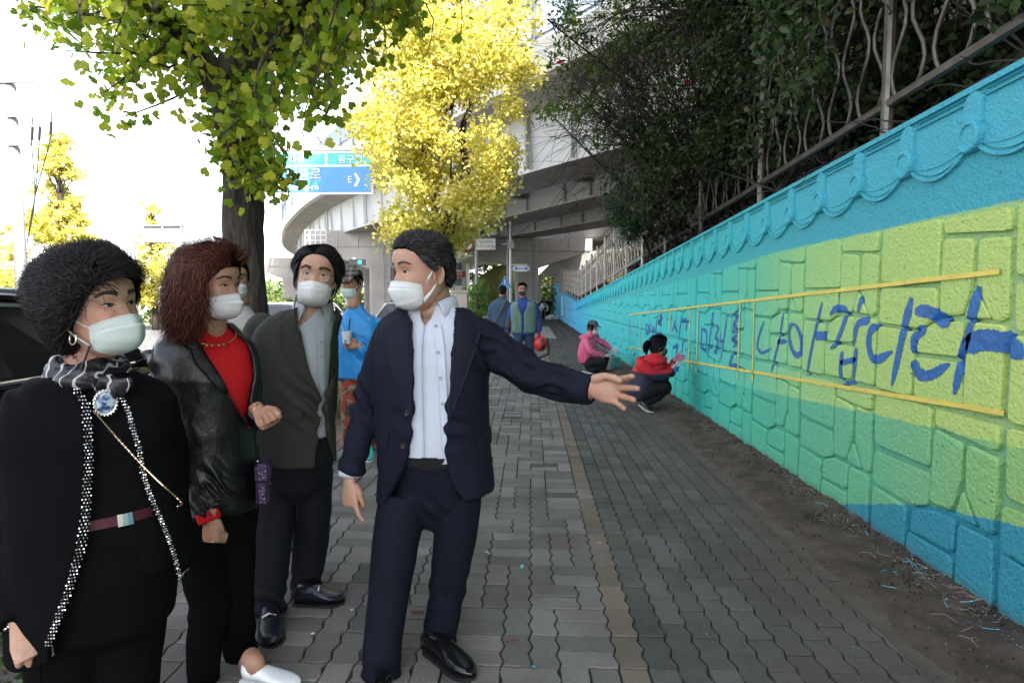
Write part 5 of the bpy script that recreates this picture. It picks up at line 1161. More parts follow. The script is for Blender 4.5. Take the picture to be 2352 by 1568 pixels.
def belt(T, z, h, mat, root, off, buckle=None, name='belt', tilt=0.0, bm=None, bs=.05):
    b = MB(); A = np.linspace(-math.pi, math.pi, 48, endpoint=False); zf = lambda a: z + tilt * math.sin(a)
    b.grid(np.array([[T.pt(a, zf(a) + dz, off + o) for a in A] for dz, o in ((-h / 2, -.004), (-h / 2, .003), (h / 2, .003), (h / 2, -.004))]), closev=True); o = b.build(name, mat, root)
    if buckle is not None:
        k = MB(); w = bs / max(.1, T.ring(z)[2]); T.ribbon(k, [(zf(buckle) + dz, list(np.linspace(buckle - w / 2, buckle + w / 2, 4))) for dz in np.linspace(-h * .62, h * .62, 4)], off + .009, .006); k.build('buckle', bm or MT['steel'], o)
    return o
def combed(s, ang, up=.2, back=1.0, side=0.0):
    n = len(ang); d = np.zeros((n, 3)); d[:, 1] = back; d[:, 2] = up; d[:, 0] = side; return d

# ------------------------------------------------------------ man in the navy suit, arm stretched out
Y0 = 2.30; c0 = at(992, 800, Y0); hd = None
NAVY = cloth('navy_wool', (.0062, .0078, .0165), .8, 900, .25, sheen=.0, fold=.25, spec=.16); NAVYL = cloth('navy_lapel', (.0060, .0074, .0158), .75, 900, .25, fold=.1, spec=.2)
SHIRT = cloth('pale_blue_shirt', (.47, .50, .57), .8, 500, .2, var=.06, fold=.55)
m1 = person((c0[0], Y0), 'man in a navy suit and white mask pointing toward the wall with outstretched arm')
Z = lambda py, Y=Y0: at(1000, py, Y)[2]
T1 = Torso((c0[0], Y0), R(-6), [(Z(1165), .01, .01, .218, .150, 2.3), (Z(1090), .008, .01, .214, .148, 2.3), (Z(1010), .004, .0, .205, .140, 2.3), (Z(920), 0, -.005, .203, .138, 2.4), (Z(830), 0, -.005, .205, .135, 2.5), (Z(775), -.002, 0, .203, .118, 2.5), (Z(745), -.002, .005, .192, .100, 2.4), (Z(722), -.003, .012, .155, .085, 2.2), (Z(700), 0, .02, .098, .074, 2.1), (Z(680), 0, .024, .072, .068, 2.0), (Z(660), 0, .026, .066, .064, 2.0)])
P1 = Torso((c0[0], Y0), R(-6), [(Z(1222), .0, .03, .03, .04, 2.0), (Z(1190), .0, .025, .085, .075, 2.2), (Z(1150), 0, .018, .150, .105, 2.2), (Z(1090), 0, .008, .163, .118, 2.2), (Z(1020), 0, .0, .160, .118, 2.2)])
eL = edge(T1, [(938, 700), (950, 735), (951, 800), (950, 870), (949, 950), (946, 1000), (940, 1040), (925, 1085), (900, 1130), (885, 1160)]); eR = edge(T1, [(1042, 700), (1040, 735), (1039, 800), (1033, 880), (1026, 950), (1022, 1010), (1022, 1045), (1030, 1090), (1048, 1130), (1075, 1165)])
hem1 = edge(T1, [(870, 1140), (1130, 1110)]); zl, zr = Z(1152), Z(1122)
arms1 = [([at(896, 764, Y0 + .02), at(868, 838, Y0 + .02), at(842, 925, Y0 + .02), at(822, 1015, Y0 - .03), at(808, 1085, Y0 - .06)], [.056, .058, .058, .053, .048]),
         ([at(1096, 770, Y0), at(1160, 812, Y0 - .03), at(1226, 856, Y0 - .07), at(1296, 880, Y0 - .14), at(1362, 897, Y0 - .20)], [.068, .077, .069, .058, .055])]
cf1 = [(arms1[1][0][2], .17, .010), (arms1[1][0][1], .14, .009), (arms1[1][0][3], .12, .007), (arms1[0][0][2], .15, .009), (arms1[0][0][4], .12, .004), (at(1100, 800, Y0 - .1), .12, .004), (at(1000, 960, Y0 - .15), .2, .002)]
arms1 = [into(*a, (c0[0], Y0, 0)) for a in arms1]
garment('suit_jacket', [lambda b: T1.shell(b, lambda th: zl + (zr - zl) * (.5 + .5 * math.sin(th)), Z(706), lambda z: (eL(z), eR(z)), .012, .020), sleeve(*arms1[0]), sleeve(*arms1[1])], NAVY, m1, .0068, 3, .0055, cuff=cf1)
b = MB(); lapel(T1, b, [(942, 714), (949, 735), (951, 770), (951, 853), (950, 965)], [(908, 718), (882, 740), (890, 766), (915, 853), (949, 968)], .020, .007); lapel(T1, b, [(1040, 714), (1040, 735), (1039, 770), (1035, 853), (1026, 960)], [(1064, 714), (1082, 734), (1092, 764), (1066, 853), (1028, 965)], .020, .007); b.build('lapels', NAVYL, m1, True)
EDGE = cloth('navy_edge', (.012, .014, .024), .7, 900, .1, fold=0, spec=.3)
b = MB()
for ln in ([(905, 712), (880, 738), (890, 766), (915, 853), (949, 968)], [(1066, 706), (1084, 732), (1092, 764), (1066, 853), (1028, 965)], [(942, 712), (950, 740), (951, 800), (950, 880), (949, 960)], [(1040, 706), (1040, 740), (1039, 800), (1034, 870), (1027, 955)], [(905, 712), (922, 735), (890, 766)], [(1066, 706), (1058, 742), (1092, 764)]): S_ = [T1.pt(*solve(T1, *q), .0215) for q in ln]; b.tube(catmull(S_, 24) if len(ln) > 3 else np.array(S_), .0017, 5)
b.build('lapel_edge', EDGE, m1, True)
for qd in ([(866, 985), (902, 1000), (900, 1025), (864, 1008)], [(1086, 1000), (1126, 980), (1126, 1010), (1088, 1030)], [(1062, 868), (1105, 850), (1105, 857), (1063, 876)]): b = MB(); flap(T1, b, qd, .019, .005); b.build('pocket_flap', NAVYL, m1)
for px, py in ((941, 947), (934, 1022)): b = MB(); T1.disc(b, *solve(T1, px, py), .0105, .020, .005); b.build('jacket_button', BUTTON, m1, True)
b = MB(); T1.shell(b, lambda th: Z(1045), Z(698), lambda z: (-max(.001, (z - Z(745)) / .12 * .42), max(.001, (z - Z(745)) / .12 * .42)), -.010, .006, 60, 90)
V = b.verts(); Nn = V - np.array([[*(T1.base[:2]), 0]]) * (1, 1, 0) ; Nn[:, 2] = 0; Nn /= np.linalg.norm(Nn, axis=1, keepdims=True) + 1e-9
V = folds(V, Nn, .0045, (6, 6, 9)); mesh_obj('shirt', V - WL[m1.name], b.F, SHIRT, m1, True)
b = MB(); lapel(T1, b, [(994, 742), (1002, 800), (1010, 900), (1016, 1030)], [(1010, 742), (1020, 800), (1026, 900), (1030, 1030)], .003, .005); b.build('placket', SHIRT, m1)
GB = plain('grey_button', (.30, .32, .36), .35, bstr=0)
for px, py in ((1001, 748), (1006, 808), (1011, 867), (1016, 926), (1021, 988)): b = MB(); T1.disc(b, *solve(T1, px, py), .006, .0065, .003); b.build('shirt_button', GB, m1)
collar(T1, Z(716), SHIRT, m1, hgt=.060, fall=.052, point=.030, gap=.42, spread=1.0)
b = MB(); C, rr = limb_path([at(806, 1070, Y0 - .06), at(804, 1092, Y0 - .065)], [.044, .043], 4); b.tube(C, rr, 18); b.build('shirt_cuff', SHIRT, m1, True)
legs1 = [([at(930, 1135, 2.30), at(912, 1230, 2.27), at(896, 1345, 2.24), at(880, 1470, 2.20), at(872, 1600, 2.18)], [.100, .091, .079, .072, .074]), ([at(1050, 1135, 2.32), at(1045, 1230, 2.33), at(1030, 1345, 2.36), at(1012, 1440, 2.38), at(1000, 1502, 2.39)], [.097, .086, .074, .069, .072])]
garment('trousers', [lambda b: P1.solid(b, Z(1220), Z(1030), 0), sleeve(*legs1[0]), sleeve(*legs1[1])], cloth('navy_trouser', (.0055, .0070, .0145), .8, 900, .25, fold=.3, spec=.16), m1, .0068, 9, .0035, (6, 6, 4), 3, [(legs1[0][0][4], .2, .007), (legs1[1][0][4], .17, .008), (at(990, 1180, 2.2), .10, .003), (legs1[1][0][2], .15, .004)])
for lg in legs1: crease('trouser_crease', *lg, NAVYL, m1, rad=.0032)
belt(P1, Z(1043), .036, cloth('black_belt', (.010, .010, .010), .4, 300, .2, fold=.1), m1, .015, .12, bs=.045, bm=plain('gun_metal', (.05, .05, .05), .25, .9, bstr=0))
H1 = Head(at(970, 624, Y0 - .03), R(-50), R(3), R(0), 1.11, 1.04, 1.05)
lids = H1.face(m1, SKIN_W, .0066, (-.5, 0), 1.15, plain('brow_grey', (.05, .042, .038), .7, bstr=0), .8)
zf = lambda a: interp(abs(a), (0, .5, .9, 1.15, 1.35, 1.5, 1.6, 1.75, 1.95, 2.1, 2.5, 3.15), (.074, .074, .062, .040, .018, .000, .012, .020, .010, -.030, -.045, -.045))
saltpep = hairmat('salt_pepper_hair', ((0, L(.008, .007, .007)), (.62, L(.020, .019, .019)), (.84, L(.05, .05, .05)), (1, L(.14, .14, .14))))
b = MB(); H1.cap(b, zf, lambda a, t: .002 + .012 * min(1, t * 1.3), noise=.003)
cp = b.build('hair', plain('hair_base_black', (.0045, .0042, .0042), .95, bscale=160, bstr=.8, spec=0.0), m1, True)
r_, a_ = H1.scalp(15000, zf, .006); sidew = np.abs(a_[:, 0]) > 1.0; d = np.column_stack((np.sin(a_[:, 0]) * .5, .55 - .2 * np.cos(a_[:, 0]), np.interp(a_[:, 1], (.0, .03, .055, .085), (-.7, -.4, .25, .75))))
V, F = H1.strands(r_ * 1.02, d, np.interp(a_[:, 1], (-.03, .02, .045, .08), (.009, .013, .026, .042)), 6, .0, w=.00055, jitter=.30, keep=.014, hug=(.34, .05), tousle=.35, tsc=34); mesh_obj('hair_strands', V - WL[m1.name], F, saltpep, m1)
H1.mask(m1, 'cone', strapm='none', drop=-.004)
b = MB()
for sg in (-1, 1):                                     # wide cloth ear bands
    q0, q1, qe, qe2 = [H1.w(q) for q in ((sg * .064, -.044, -.050), (sg * .062, -.036, -.094), (sg * .080, .004, .014), (sg * .079, .010, -.036))]
    for a0, a1 in ((q0, qe), (q1, qe2)):
        C = catmull([a0, (a0 + a1) / 2 + H1.Rm @ np.array((sg * .004, 0, -.004)), a1], 8); b.grid(np.array([[c_ + H1.Rm @ np.array((0, 0, w_)) for w_ in (lerp(.011, .005, i / 7), -lerp(.011, .005, i / 7))] for i, c_ in enumerate(C)]))
o = b.build('ear_band', MASKW, m1, True); o.modifiers.new('t', 'SOLIDIFY').thickness = .0015
hands1 = [dict(wrist=at(804, 1104, Y0 - .07), d=(.03, -.12, -1), n=(.55, .8, 0), thumb=(.80, -.55, 0), curl=(.22, 1.25, 1.35, 1.4), thumb_curl=.5, thumb_out=.45, k=1.02),
          dict(wrist=at(1352, 888, Y0 - .21), d=(1, -.32, -.02), n=(-.28, -.95, .12), thumb=(.1, .08, 1), curl=(.36, .24, .26, .34), spread=.24, thumb_curl=.45, thumb_out=.42, k=1.16)]
hands1[1]['d'] = at(1470, 905, Y0 - .27) - at(1352, 888, Y0 - .21)
body_mesh(m1, SKIN_W, H1, T1, Z(1000), Z(690), arms1, hands1, lids, .061)
shs = plain('patent_leather', (.006, .006, .007), .10, bscale=30, bstr=.25, bdist=.01)
shoe(m1, gnd(872, 1625) + (0, 0.08, 0), gnd(858, 1712), shs); shoe(m1, gnd(980, 1492), gnd(1088, 1562), shs, w=.050)

# ------------------------------------------------------------ man in the olive blazer, hands behind his back
Y3 = 2.70; c3 = at(690, 800, Y3); OLIVE = cloth('olive_wool', (.034, .035, .030), .85, 800, .3, fold=.35, spec=.2); OLIVEL = cloth('olive_lapel', (.032, .033, .0285), .85, 800, .3, fold=.1, spec=.2)
GREYSH = cloth('grey_shirt', (.33, .36, .39), .75, 500, .2, var=.06, fold=.4)
m3 = person((c3[0], Y3), 'man with glasses in an olive blazer and grey shirt, hands behind back')
Z = lambda py, Y=Y3: at(690, py, Y)[2]
off3 = lambda px: (px - 690) / FPX * Y3
T3 = Torso((c3[0], Y3), R(20), [(Z(1075), off3(668), .03, .176, .148, 2.3), (Z(1000), off3(670), .02, .170, .145, 2.3), (Z(920), off3(671), .01, .164, .132, 2.3), (Z(840), off3(672), 0, .168, .132, 2.4), (Z(785), off3(676), -.01, .170, .118, 2.4), (Z(755), off3(684), -.015, .164, .105, 2.3), (Z(728), off3(702), -.02, .145, .09, 2.2), (Z(705), off3(718), -.02, .085, .072, 2.1), (Z(690), off3(722), -.025, .066, .064, 2), (Z(672), off3(724), -.03, .060, .06, 2)])
P3 = Torso((c3[0], Y3), R(10), [(Z(1150), off3(672), .03, .05, .06, 2), (Z(1120), off3(672), .03, .13, .10, 2.2), (Z(1060), off3(675), .03, .165, .125, 2.2), (Z(980), off3(676), .02, .155, .118, 2.2)])
eL = edge(T3, [(690, 700), (686, 725), (692, 780), (708, 850), (728, 905), (732, 940), (728, 1000), (720, 1060)]); eR = edge(T3, [(758, 700), (768, 730), (772, 780), (764, 850), (748, 905), (745, 940), (752, 1000), (765, 1060)])
arms3 = [([at(592, 752, Y3 + .03), at(583, 850, Y3 + .06), at(592, 940, Y3 + .10), at(640, 980, Y3 + .22), at(690, 985, Y3 + .26)], [.062, .066, .058, .05, .045]), ([at(744, 756, Y3 + .05), at(748, 850, Y3 + .12), at(745, 930, Y3 + .18), at(735, 985, Y3 + .26), at(700, 985, Y3 + .28)], [.056, .058, .053, .048, .045])]
arms3 = [into(*a, (c3[0], Y3, 0)) for a in arms3]
garment('blazer', [lambda b: T3.shell(b, lambda th: Z(1058) - .012 * math.sin(th), Z(713), lambda z: (eL(z), eR(z)), .012, .020), sleeve(*arms3[0]), sleeve(*arms3[1])], OLIVE, m3, .0072, 3, .006, cuff=[(arms3[0][0][2], .18, .008), (at(715, 930, Y3 - .12), .2, .005), (arms3[0][0][3], .15, .007)])
b = MB(); lapel(T3, b, [(690, 705), (686, 728), (690, 765), (706, 850), (728, 905)], [(668, 712), (652, 742), (648, 768), (676, 850), (726, 908)], .020, .007); lapel(T3, b, [(760, 705), (768, 730), (772, 780), (764, 850), (750, 905)], [(770, 715), (776, 740), (778, 790), (772, 850), (752, 908)], .018, .005); b.build('lapels', OLIVEL, m3, True)
EDGO = cloth('olive_edge', (.045, .046, .040), .8, 800, .1, fold=0)
b = MB()
for ln in ([(668, 712), (652, 742), (648, 768), (676, 850), (726, 908)], [(690, 705), (686, 728), (690, 765), (706, 850), (728, 905)], [(668, 712), (676, 742), (648, 768)]): S_ = [T3.pt(*solve(T3, *q), .0215) for q in ln]; b.tube(catmull(S_, 24) if len(ln) > 3 else np.array(S_), .0016, 5)
b.build('lapel_edge', EDGO, m3, True)
b = MB(); flap(T3, b, [(612, 920), (692, 930), (690, 962), (610, 955)], .018, .005); b.build('pocket_flap', OLIVEL, m3)
b = MB(); T3.disc(b, *solve(T3, 727, 960), .012, .014, .006); b.build('jacket_button', plain('button_brown', (.08, .018, .015), .3, bstr=0), m3, True)
b = MB(); T3.shell(b, lambda th: Z(1000), Z(706), lambda z: (-max(.001, (z - Z(748)) / .14 * .5), max(.001, (z - Z(748)) / .14 * .5)), -.010, .006, 50, 80); V = b.verts(); Nn = V - np.array([c3[0], Y3, 0]); Nn[:, 2] = 0; Nn /= np.linalg.norm(Nn, axis=1, keepdims=True)
mesh_obj('shirt', folds(V, Nn, .0035, (10, 10, 6), 5) - WL[m3.name], b.F, GREYSH, m3, True)
b = MB(); lapel(T3, b, [(728, 752), (730, 800), (735, 900)], [(744, 752), (744, 800), (745, 900)], .003, .005); b.build('placket', GREYSH, m3)
for px, py in ((736, 785), (738, 818), (740, 850), (741, 880)): b = MB(); T3.disc(b, *solve(T3, px, py), .006, .0062, .003); b.build('shirt_button', GB, m3)
collar(T3, Z(722), GREYSH, m3, hgt=.060, fall=.055, point=.05, gap=.40, spread=1.0)
legs3 = [([at(640, 1075, Y3 + .04), at(632, 1170, Y3), at(625, 1270, Y3 - .06), at(618, 1350, Y3 - .1), at(615, 1412, Y3 - .12)], [.098, .092, .080, .073, .074]), ([at(718, 1075, Y3 + .08), at(718, 1170, Y3 + .1), at(712, 1260, Y3 + .12), at(705, 1330, Y3 + .13), at(700, 1378, Y3 + .13)], [.098, .090, .080, .074, .078])]
garment('trousers', [lambda b: P3.solid(b, Z(1148), Z(990), 0), sleeve(*legs3[0]), sleeve(*legs3[1])], cloth('dark_blue_trouser', (.0052, .0060, .0105), .75, 900, .25, fold=.3, spec=.22), m3, .0075, 3, .006, (6, 6, 4), 6, [(legs3[0][0][4], .2, .007), (legs3[1][0][4], .2, .007)])
H3 = Head(at(729, 634, Y3 - .07), R(13), R(-2), R(7), 1.06, .98, 1.0)
lids = H3.face(m3, SKIN_W, .0068, (.1, -.3), 1.7, plain('brow_black', (.018, .014, .012), .7, bstr=0), .5, browz=.022)
zf = lambda a: interp(abs(a), (0, .3, .55, .8, 1.05, 1.25, 1.5, 1.75, 2.0, 2.5, 3.15), (.080, .078, .068, .050, .030, .005, -.022, -.028, -.055, -.082, -.088))
blackhair = hairmat('black_hair', ((0, L(.006, .006, .006)), (.75, L(.013, .012, .012)), (1, L(.045, .042, .040))))
b = MB(); H3.cap(b, zf, lambda a, t: .003 + .010 * min(1, t * 1.5), noise=.002); b.build('hair', bpy.data.materials['hair_base_black'], m3, True)
r_, a_ = H3.scalp(14000, zf, .010); d = np.column_stack((np.where(a_[:, 1] > .05, np.where(r_[:, 0] > -.015, 1.0, -1.0), np.sin(a_[:, 0]) * .5), np.where(np.abs(a_[:, 0]) < 1.0, .30, .25), np.where(a_[:, 1] > .05, .05, -.9)))
V, F = H3.strands(r_, d, np.where(a_[:, 1] > .06, .075, .040), 7, .04, w=.0006, jitter=.16, keep=.020, hug=(.22, -.02), tousle=.12); mesh_obj('hair_strands', V - WL[m3.name], F, blackhair, m3)
H3.mask(m3, 'boat')
def glasses(H, root, mat, rx=.0225, rz=.0165, drop=.006):
    b = MB(); g_ = MB()
    for sg in (-1, 1):
        cx = sg * .031; y0 = H.fy(cx, -.006) - .012; a = np.linspace(0, 2 * math.pi, 28); ring = [H.w((cx + rx * math.copysign(abs(math.cos(t)) ** .85, math.cos(t)), y0 + .004 * abs(math.cos(t)), -drop + rz * math.copysign(abs(math.sin(t)) ** .85, math.sin(t)))) for t in a]; b.tube(ring, .0011, 6)
        g_.add([H.w((cx, y0 + .001, -drop))] + ring[:-1], [(0, i + 1, (i + 1) % 27 + 1) for i in range(27)])
        b.tube(catmull([H.w((sg * .0535, y0 + .006, .002 - drop + .006)), H.w((sg * .070 * H.wide, -.055, .006)), H.w((sg * .0775 * H.wide, .0, .008)), H.w((sg * .077 * H.wide, .022, -.004))], 10), .0014, 6)
    b.tube(catmull([H.w((-.0095, H.fy(0, 0) - .010, -drop + .006)), H.w((0, H.fy(0, .003) - .006, -drop + .010)), H.w((.0095, H.fy(0, 0) - .010, -drop + .006))], 7), .0013, 6)
    o = b.build('glasses', mat, root, True); g_.build('lens', LENS, o); return o
glasses(H3, m3, plain('wire_frame', (.45, .40, .33), .25, .9, bstr=0))
b = MB()
for sg in (-1, 1): s = H3.w((sg * .070, -.020, -.085)); b.tube(catmull([s, s + (sg * .004, -.01, -.04), s + (sg * .012 + .004, -.015, -.09), s + (sg * .006 + .010, .0, -.125)], 12), .0030, 6)
b.build('mask_strap', MT['black_plastic'], m3, True)
body_mesh(m3, SKIN_W, H3, T3, Z(960), Z(702), arms3, [], lids, .056)
lo_ = plain('loafer_leather', (.012, .013, .022), .16, bscale=40, bstr=.35, bdist=.008)
for h_, t_ in ((gnd(612, 1418), gnd(628, 1490)), (gnd(672, 1392), gnd(792, 1383))):
    o = shoe(m3, h_ + (0, .02, 0), t_, lo_, w=.052); d = unit(t_ - h_); s_ = np.cross(d, (0, 0, 1)); q = h_ + (t_ - h_) * .52; MB().tube([q + s_ * .028 + (0, 0, .076), q + (0, 0, .088), q - s_ * .028 + (0, 0, .076)], .0035, 6).build('snaffle_bar', SILVER, o)
# ------------------------------------------------------------ woman with red-brown permed hair in a leather jacket
Y2 = 2.27; c2 = at(480, 900, Y2)
m2 = person((c2[0], Y2), 'woman with permed red-brown hair, black leather jacket and red top')
LEA = NG('black_leather'); p = LEA.obj(); LEA = LEA.out(L(.0032, .0033, .0037), LEA.ramp(LEA.noise(p, 12, 4), ((.3, .28), (.7, .44))), normal=LEA.bump(LEA.noise(LEA.scl(p, (1, 1, .6)), 13, 5, .6), .55, .014, LEA.bump(LEA.vor(p, 420), .06, .001)), spec=.5)
REDK = cloth('red_knit', (.52, .010, .016), .8, 420, .35, var=.08, fold=.35)
Z = lambda py, Y=Y2: at(490, py, Y)[2]
o2 = lambda px: (px - 480) / FPX * Y2
YAW2 = R(46)
T2 = Torso((c2[0], Y2), YAW2, [(Z(1180), o2(485), .0, .165, .145, 2.2), (Z(1090), o2(484), 0, .160, .138, 2.2), (Z(1010), o2(480), 0, .150, .128, 2.2), (Z(930), o2(480), -.005, .155, .128, 2.2), (Z(860), o2(480), -.01, .172, .130, 2.3), (Z(815), o2(478), -.005, .175, .112, 2.3), (Z(785), o2(478), 0, .158, .092, 2.2), (Z(762), o2(482), .0, .11, .075, 2.1), (Z(742), o2(486), -.005, .066, .062, 2), (Z(720), o2(488), -.012, .055, .056, 2), (Z(690), o2(490), -.018, .052, .053, 2)])
eL = edge(T2, [(452, 735), (462, 790), (490, 840), (520, 900), (556, 960), (572, 1010), (576, 1080), (580, 1180)]); zs_ = [Z(1180), Z(1080), Z(1010), Z(930), Z(860), Z(800), Z(740)]
eR = lambda z: float(np.interp(z, zs_, [.62, .62, .66, .72, .80, .82, .72]))
arms2 = [([at(400, 800, Y2 - .02), at(388, 890, Y2 - .05), at(408, 985, Y2 - .05), at(440, 1085, Y2 - .10), at(478, 1180, Y2 - .14)], [.062, .064, .060, .056, .050]), ([at(545, 800, Y2 + .12), at(570, 880, Y2 + .14), at(575, 960, Y2 + .12), at(585, 955, Y2 + .04), at(592, 945, Y2 - .02)], [.05, .052, .052, .045, .036])]
arms2 = [into(*a, (c2[0], Y2, 0)) for a in arms2]
garment('leather_jacket', [lambda b: T2.shell(b, lambda th: Z(1165), Z(742), lambda z: (eL(z), eR(z)), .012, .018), sleeve(*arms2[0]), sleeve(*arms2[1])], LEA, m2, .0068, 3, .006, (7, 7, 4), 9, [(arms2[0][0][2], .17, .008), (arms2[0][0][3], .18, .010), (arms2[0][0][5], .15, .007), (at(500, 1120, Y2 - .15), .12, .003)])
b = MB(); lapel(T2, b, [(455, 738), (463, 790), (490, 840), (520, 900)], [(436, 745), (440, 800), (452, 838), (512, 905)], .020, .006); b.build('jacket_collar', LEA, m2, True)
b = MB(); zp = [T2.pt(eL(z), z, .018) for z in np.linspace(Z(1165), Z(760), 30)]; b.tube(zp, .0016, 5); b.build('zip', plain('dark_zip', (.08, .08, .08), .35, .9, bstr=0), m2)
b = MB(); T2.solid(b, Z(1160), Z(728), -.012, 40, 48); V = b.verts(); Nn = V - np.array([c2[0], Y2, 0]); Nn[:, 2] = 0; Nn /= np.linalg.norm(Nn, axis=1, keepdims=True) + 1e-9
mesh_obj('red_top', folds(V, Nn, .0045, (5, 5, 13), 4) - WL[m2.name], b.F, REDK, m2, True)
b = MB()
C, rr = limb_path([arms2[0][0][-1] - (0.004, 0, -.01), arms2[0][0][-1] + (.010, -.004, -.024)], [.043, .040], 5); b.tube(C, rr, 16); b.build('red_cuff', REDK, m2, True)
P2 = Torso((c2[0], Y2), YAW2, [(Z(1275), o2(500), .01, .05, .06, 2.), (Z(1245), o2(500), .01, .125, .11, 2.1), (Z(1180), o2(492), .01, .155, .135, 2.1), (Z(1100), o2(485), 0, .145, .125, 2.1)])
BLK = cloth('black_trouser', (.0036, .0037, .0043), .9, 900, .25, fold=.35, spec=.06)
legs2 = [([at(472, 1180, Y2 - .03), at(470, 1290, Y2 - .05), at(482, 1390, Y2 - .10), at(470, 1490, Y2 - .13), at(468, 1612, Y2 - .15)], [.098, .086, .070, .062, .050]), ([at(535, 1180, Y2 + .05), at(535, 1290, Y2 + .02), at(543, 1390, Y2 + .0), at(550, 1470, Y2 + .02), at(566, 1562, Y2 + .0)], [.090, .080, .065, .060, .052])]
garment('trousers', [lambda b: P2.solid(b, Z(1272), Z(1120), 0), sleeve(*legs2[0]), sleeve(*legs2[1])], BLK, m2, .0072, 3, .004, (6, 6, 5), 2, [(legs2[0][0][2], .12, .004), (legs2[1][0][3], .12, .005), (legs2[1][0][4], .1, .004)])
H2 = Head(at(486, 652, Y2 - .05), R(78), R(4), R(-2), 1.02, .95, .92)
lids = H2.face(m2, SKIN_W, .0064, (.6, 0), 1.2, plain('brow_brown', (.05, .028, .022), .7, bstr=0), .8, lash=1.9, wr=.7)
zf = lambda a: interp(abs(a), (0, .4, .7, .95, 1.15, 1.4, 1.7, 2.1, 3.15), (.066, .062, .050, .032, .010, -.010, -.05, -.085, -.09))
redh = hairmat('red_brown_hair', ((0, L(.022, .007, .005)), (.5, L(.058, .016, .011)), (.85, L(.11, .030, .019)), (1, L(.20, .06, .035))), .38)
b = MB(); H2.cap(b, zf, lambda a, t: .006 + .026 * min(1, t * 1.6) * (.55 if abs(a) < .5 else (.3 if .5 <= a < 2 else 1)) + .006 * math.sin(a * 3 + 1), noise=.006, nsc=22); b.build('hair', plain('hair_base_red', (.010, .004, .0035), .95, bscale=60, bstr=.9, bdist=.01, spec=0.0), m2, True)
r_, a_ = H2.scalp(16000, zf, .028); d = np.column_stack((np.sin(a_[:, 0]) * .6, np.full(len(a_), .9), np.where(a_[:, 1] > .05, .1, -.6)))
V, F = H2.strands(r_, d, np.where(np.abs(a_[:, 0]) < .8, .06, .11), 8, .03, .005, 1.6, w=.0006, jitter=.2, keep=np.where((a_[:, 0] > .5) & (a_[:, 0] < 2), .018, .046), hug=(.15, .0), tousle=.30, tsc=20); q = MB(); q.add(V, F)
sel = (np.abs(a_[:, 0]) > 1.25) & (a_[:, 1] < .05) & ~((a_[:, 0] > 0) & (a_[:, 0] < 2.0)); rs = r_[sel]; rs = rs[rng.integers(0, len(rs), 10000)] * np.array((1.12, 1.12, 1)) + rng.normal(size=(10000, 3)) * (.012, .012, .02)
V, F = H2.strands(rs, np.column_stack((rs[:, 0] * 1.5, rs[:, 1] * 1.0 + .05, np.full(10000, -1.0))), .17, 10, .20, .008, 2.8, w=.0006, jitter=.18, keep=.040, tousle=.35, tsc=26); q.add(V, F); q.build('hair_strands', redh, m2)
H2.mask(m2, 'boat', drop=.0, strapw=.0018)
b = MB()
for sg in (1, -1): s = H2.w((sg * .076, .004, -.055)); b.ball(s, .006, 8, 6); a = np.linspace(0, 6.28, 20); b.tube([s + np.array((.0 + .010 * math.sin(t) * .3, .012 * math.sin(t), -.020 + .015 * math.cos(t))) for t in a], .0016, 5)
b.build('earring', SILVER, m2, True)
b = MB(); nk = [T2.pt(t, z, .004) for t, z in zip(np.linspace(-1.2, 1.2, 24), [Z(752) - .060 * math.cos(t * 1.25) ** 2 for t in np.linspace(-1.2, 1.2, 24)])]; b.tube(nk, .0018, 6)
for k in (10, 11, 12, 13): b.ball(nk[k] + (0, 0, -.004), .0052, 8, 6)
b.build('necklace', GOLD, m2, True)
hands2 = [dict(wrist=at(484, 1186, Y2 - .15), d=(.05, -.10, -1), n=(.35, .90, 0), thumb=(.85, -.35, 0), curl=(1.25, 1.3, 1.35, 1.4), thumb_curl=.7, thumb_out=.35, k=.98, spread=.06), dict(wrist=at(594, 942, Y2 - .03), d=(.80, -.50, -.55), n=(.18, -.62, .76), thumb=(.45, .35, .6), curl=(1.15, 1.2, 1.2, 1.15), thumb_curl=.6, thumb_out=.55, k=.98, spread=.10)]
body_mesh(m2, SKIN_W, H2, T2, Z(1100), Z(735), arms2, hands2, lids, .050, [(list(legs2[0][0]), legs2[0][1]), (list(legs2[1][0][:-1]) + [at(562, 1535, Y2), gnd(578, 1562) + (0, 0, .09), gnd(592, 1565) + (0, 0, .05)], [.06, .06, .06, .06, .06, .062, .062])])
b = MB(); a = np.linspace(0, 2 * math.pi, 18); hw = at(592, 944, Y2 - .03); b.tube([hw + np.array((.008 * math.cos(t), .027 * math.cos(t) * .6, .027 * math.sin(t))) for t in a], .0022, 6); b.build('bracelet', GOLD, m2, True)
b = MB(); q = at(488, 1242, Y2 - .19); b.tube([q + np.array((.0105 * math.cos(t), .0105 * math.sin(t), 0)) for t in a], .0016, 5); b.build('ring', GOLD, m2, True)
wsh = plain('white_shoe_leather', (.75, .77, .78), .4, bscale=60, bstr=.1); shoe(m2, gnd(560, 1562), gnd(690, 1580), wsh, w=.042, h=.052, solem=MASKW); shoe(m2, gnd(458, 1640), gnd(540, 1720), wsh, w=.042, h=.055, solem=MASKW)
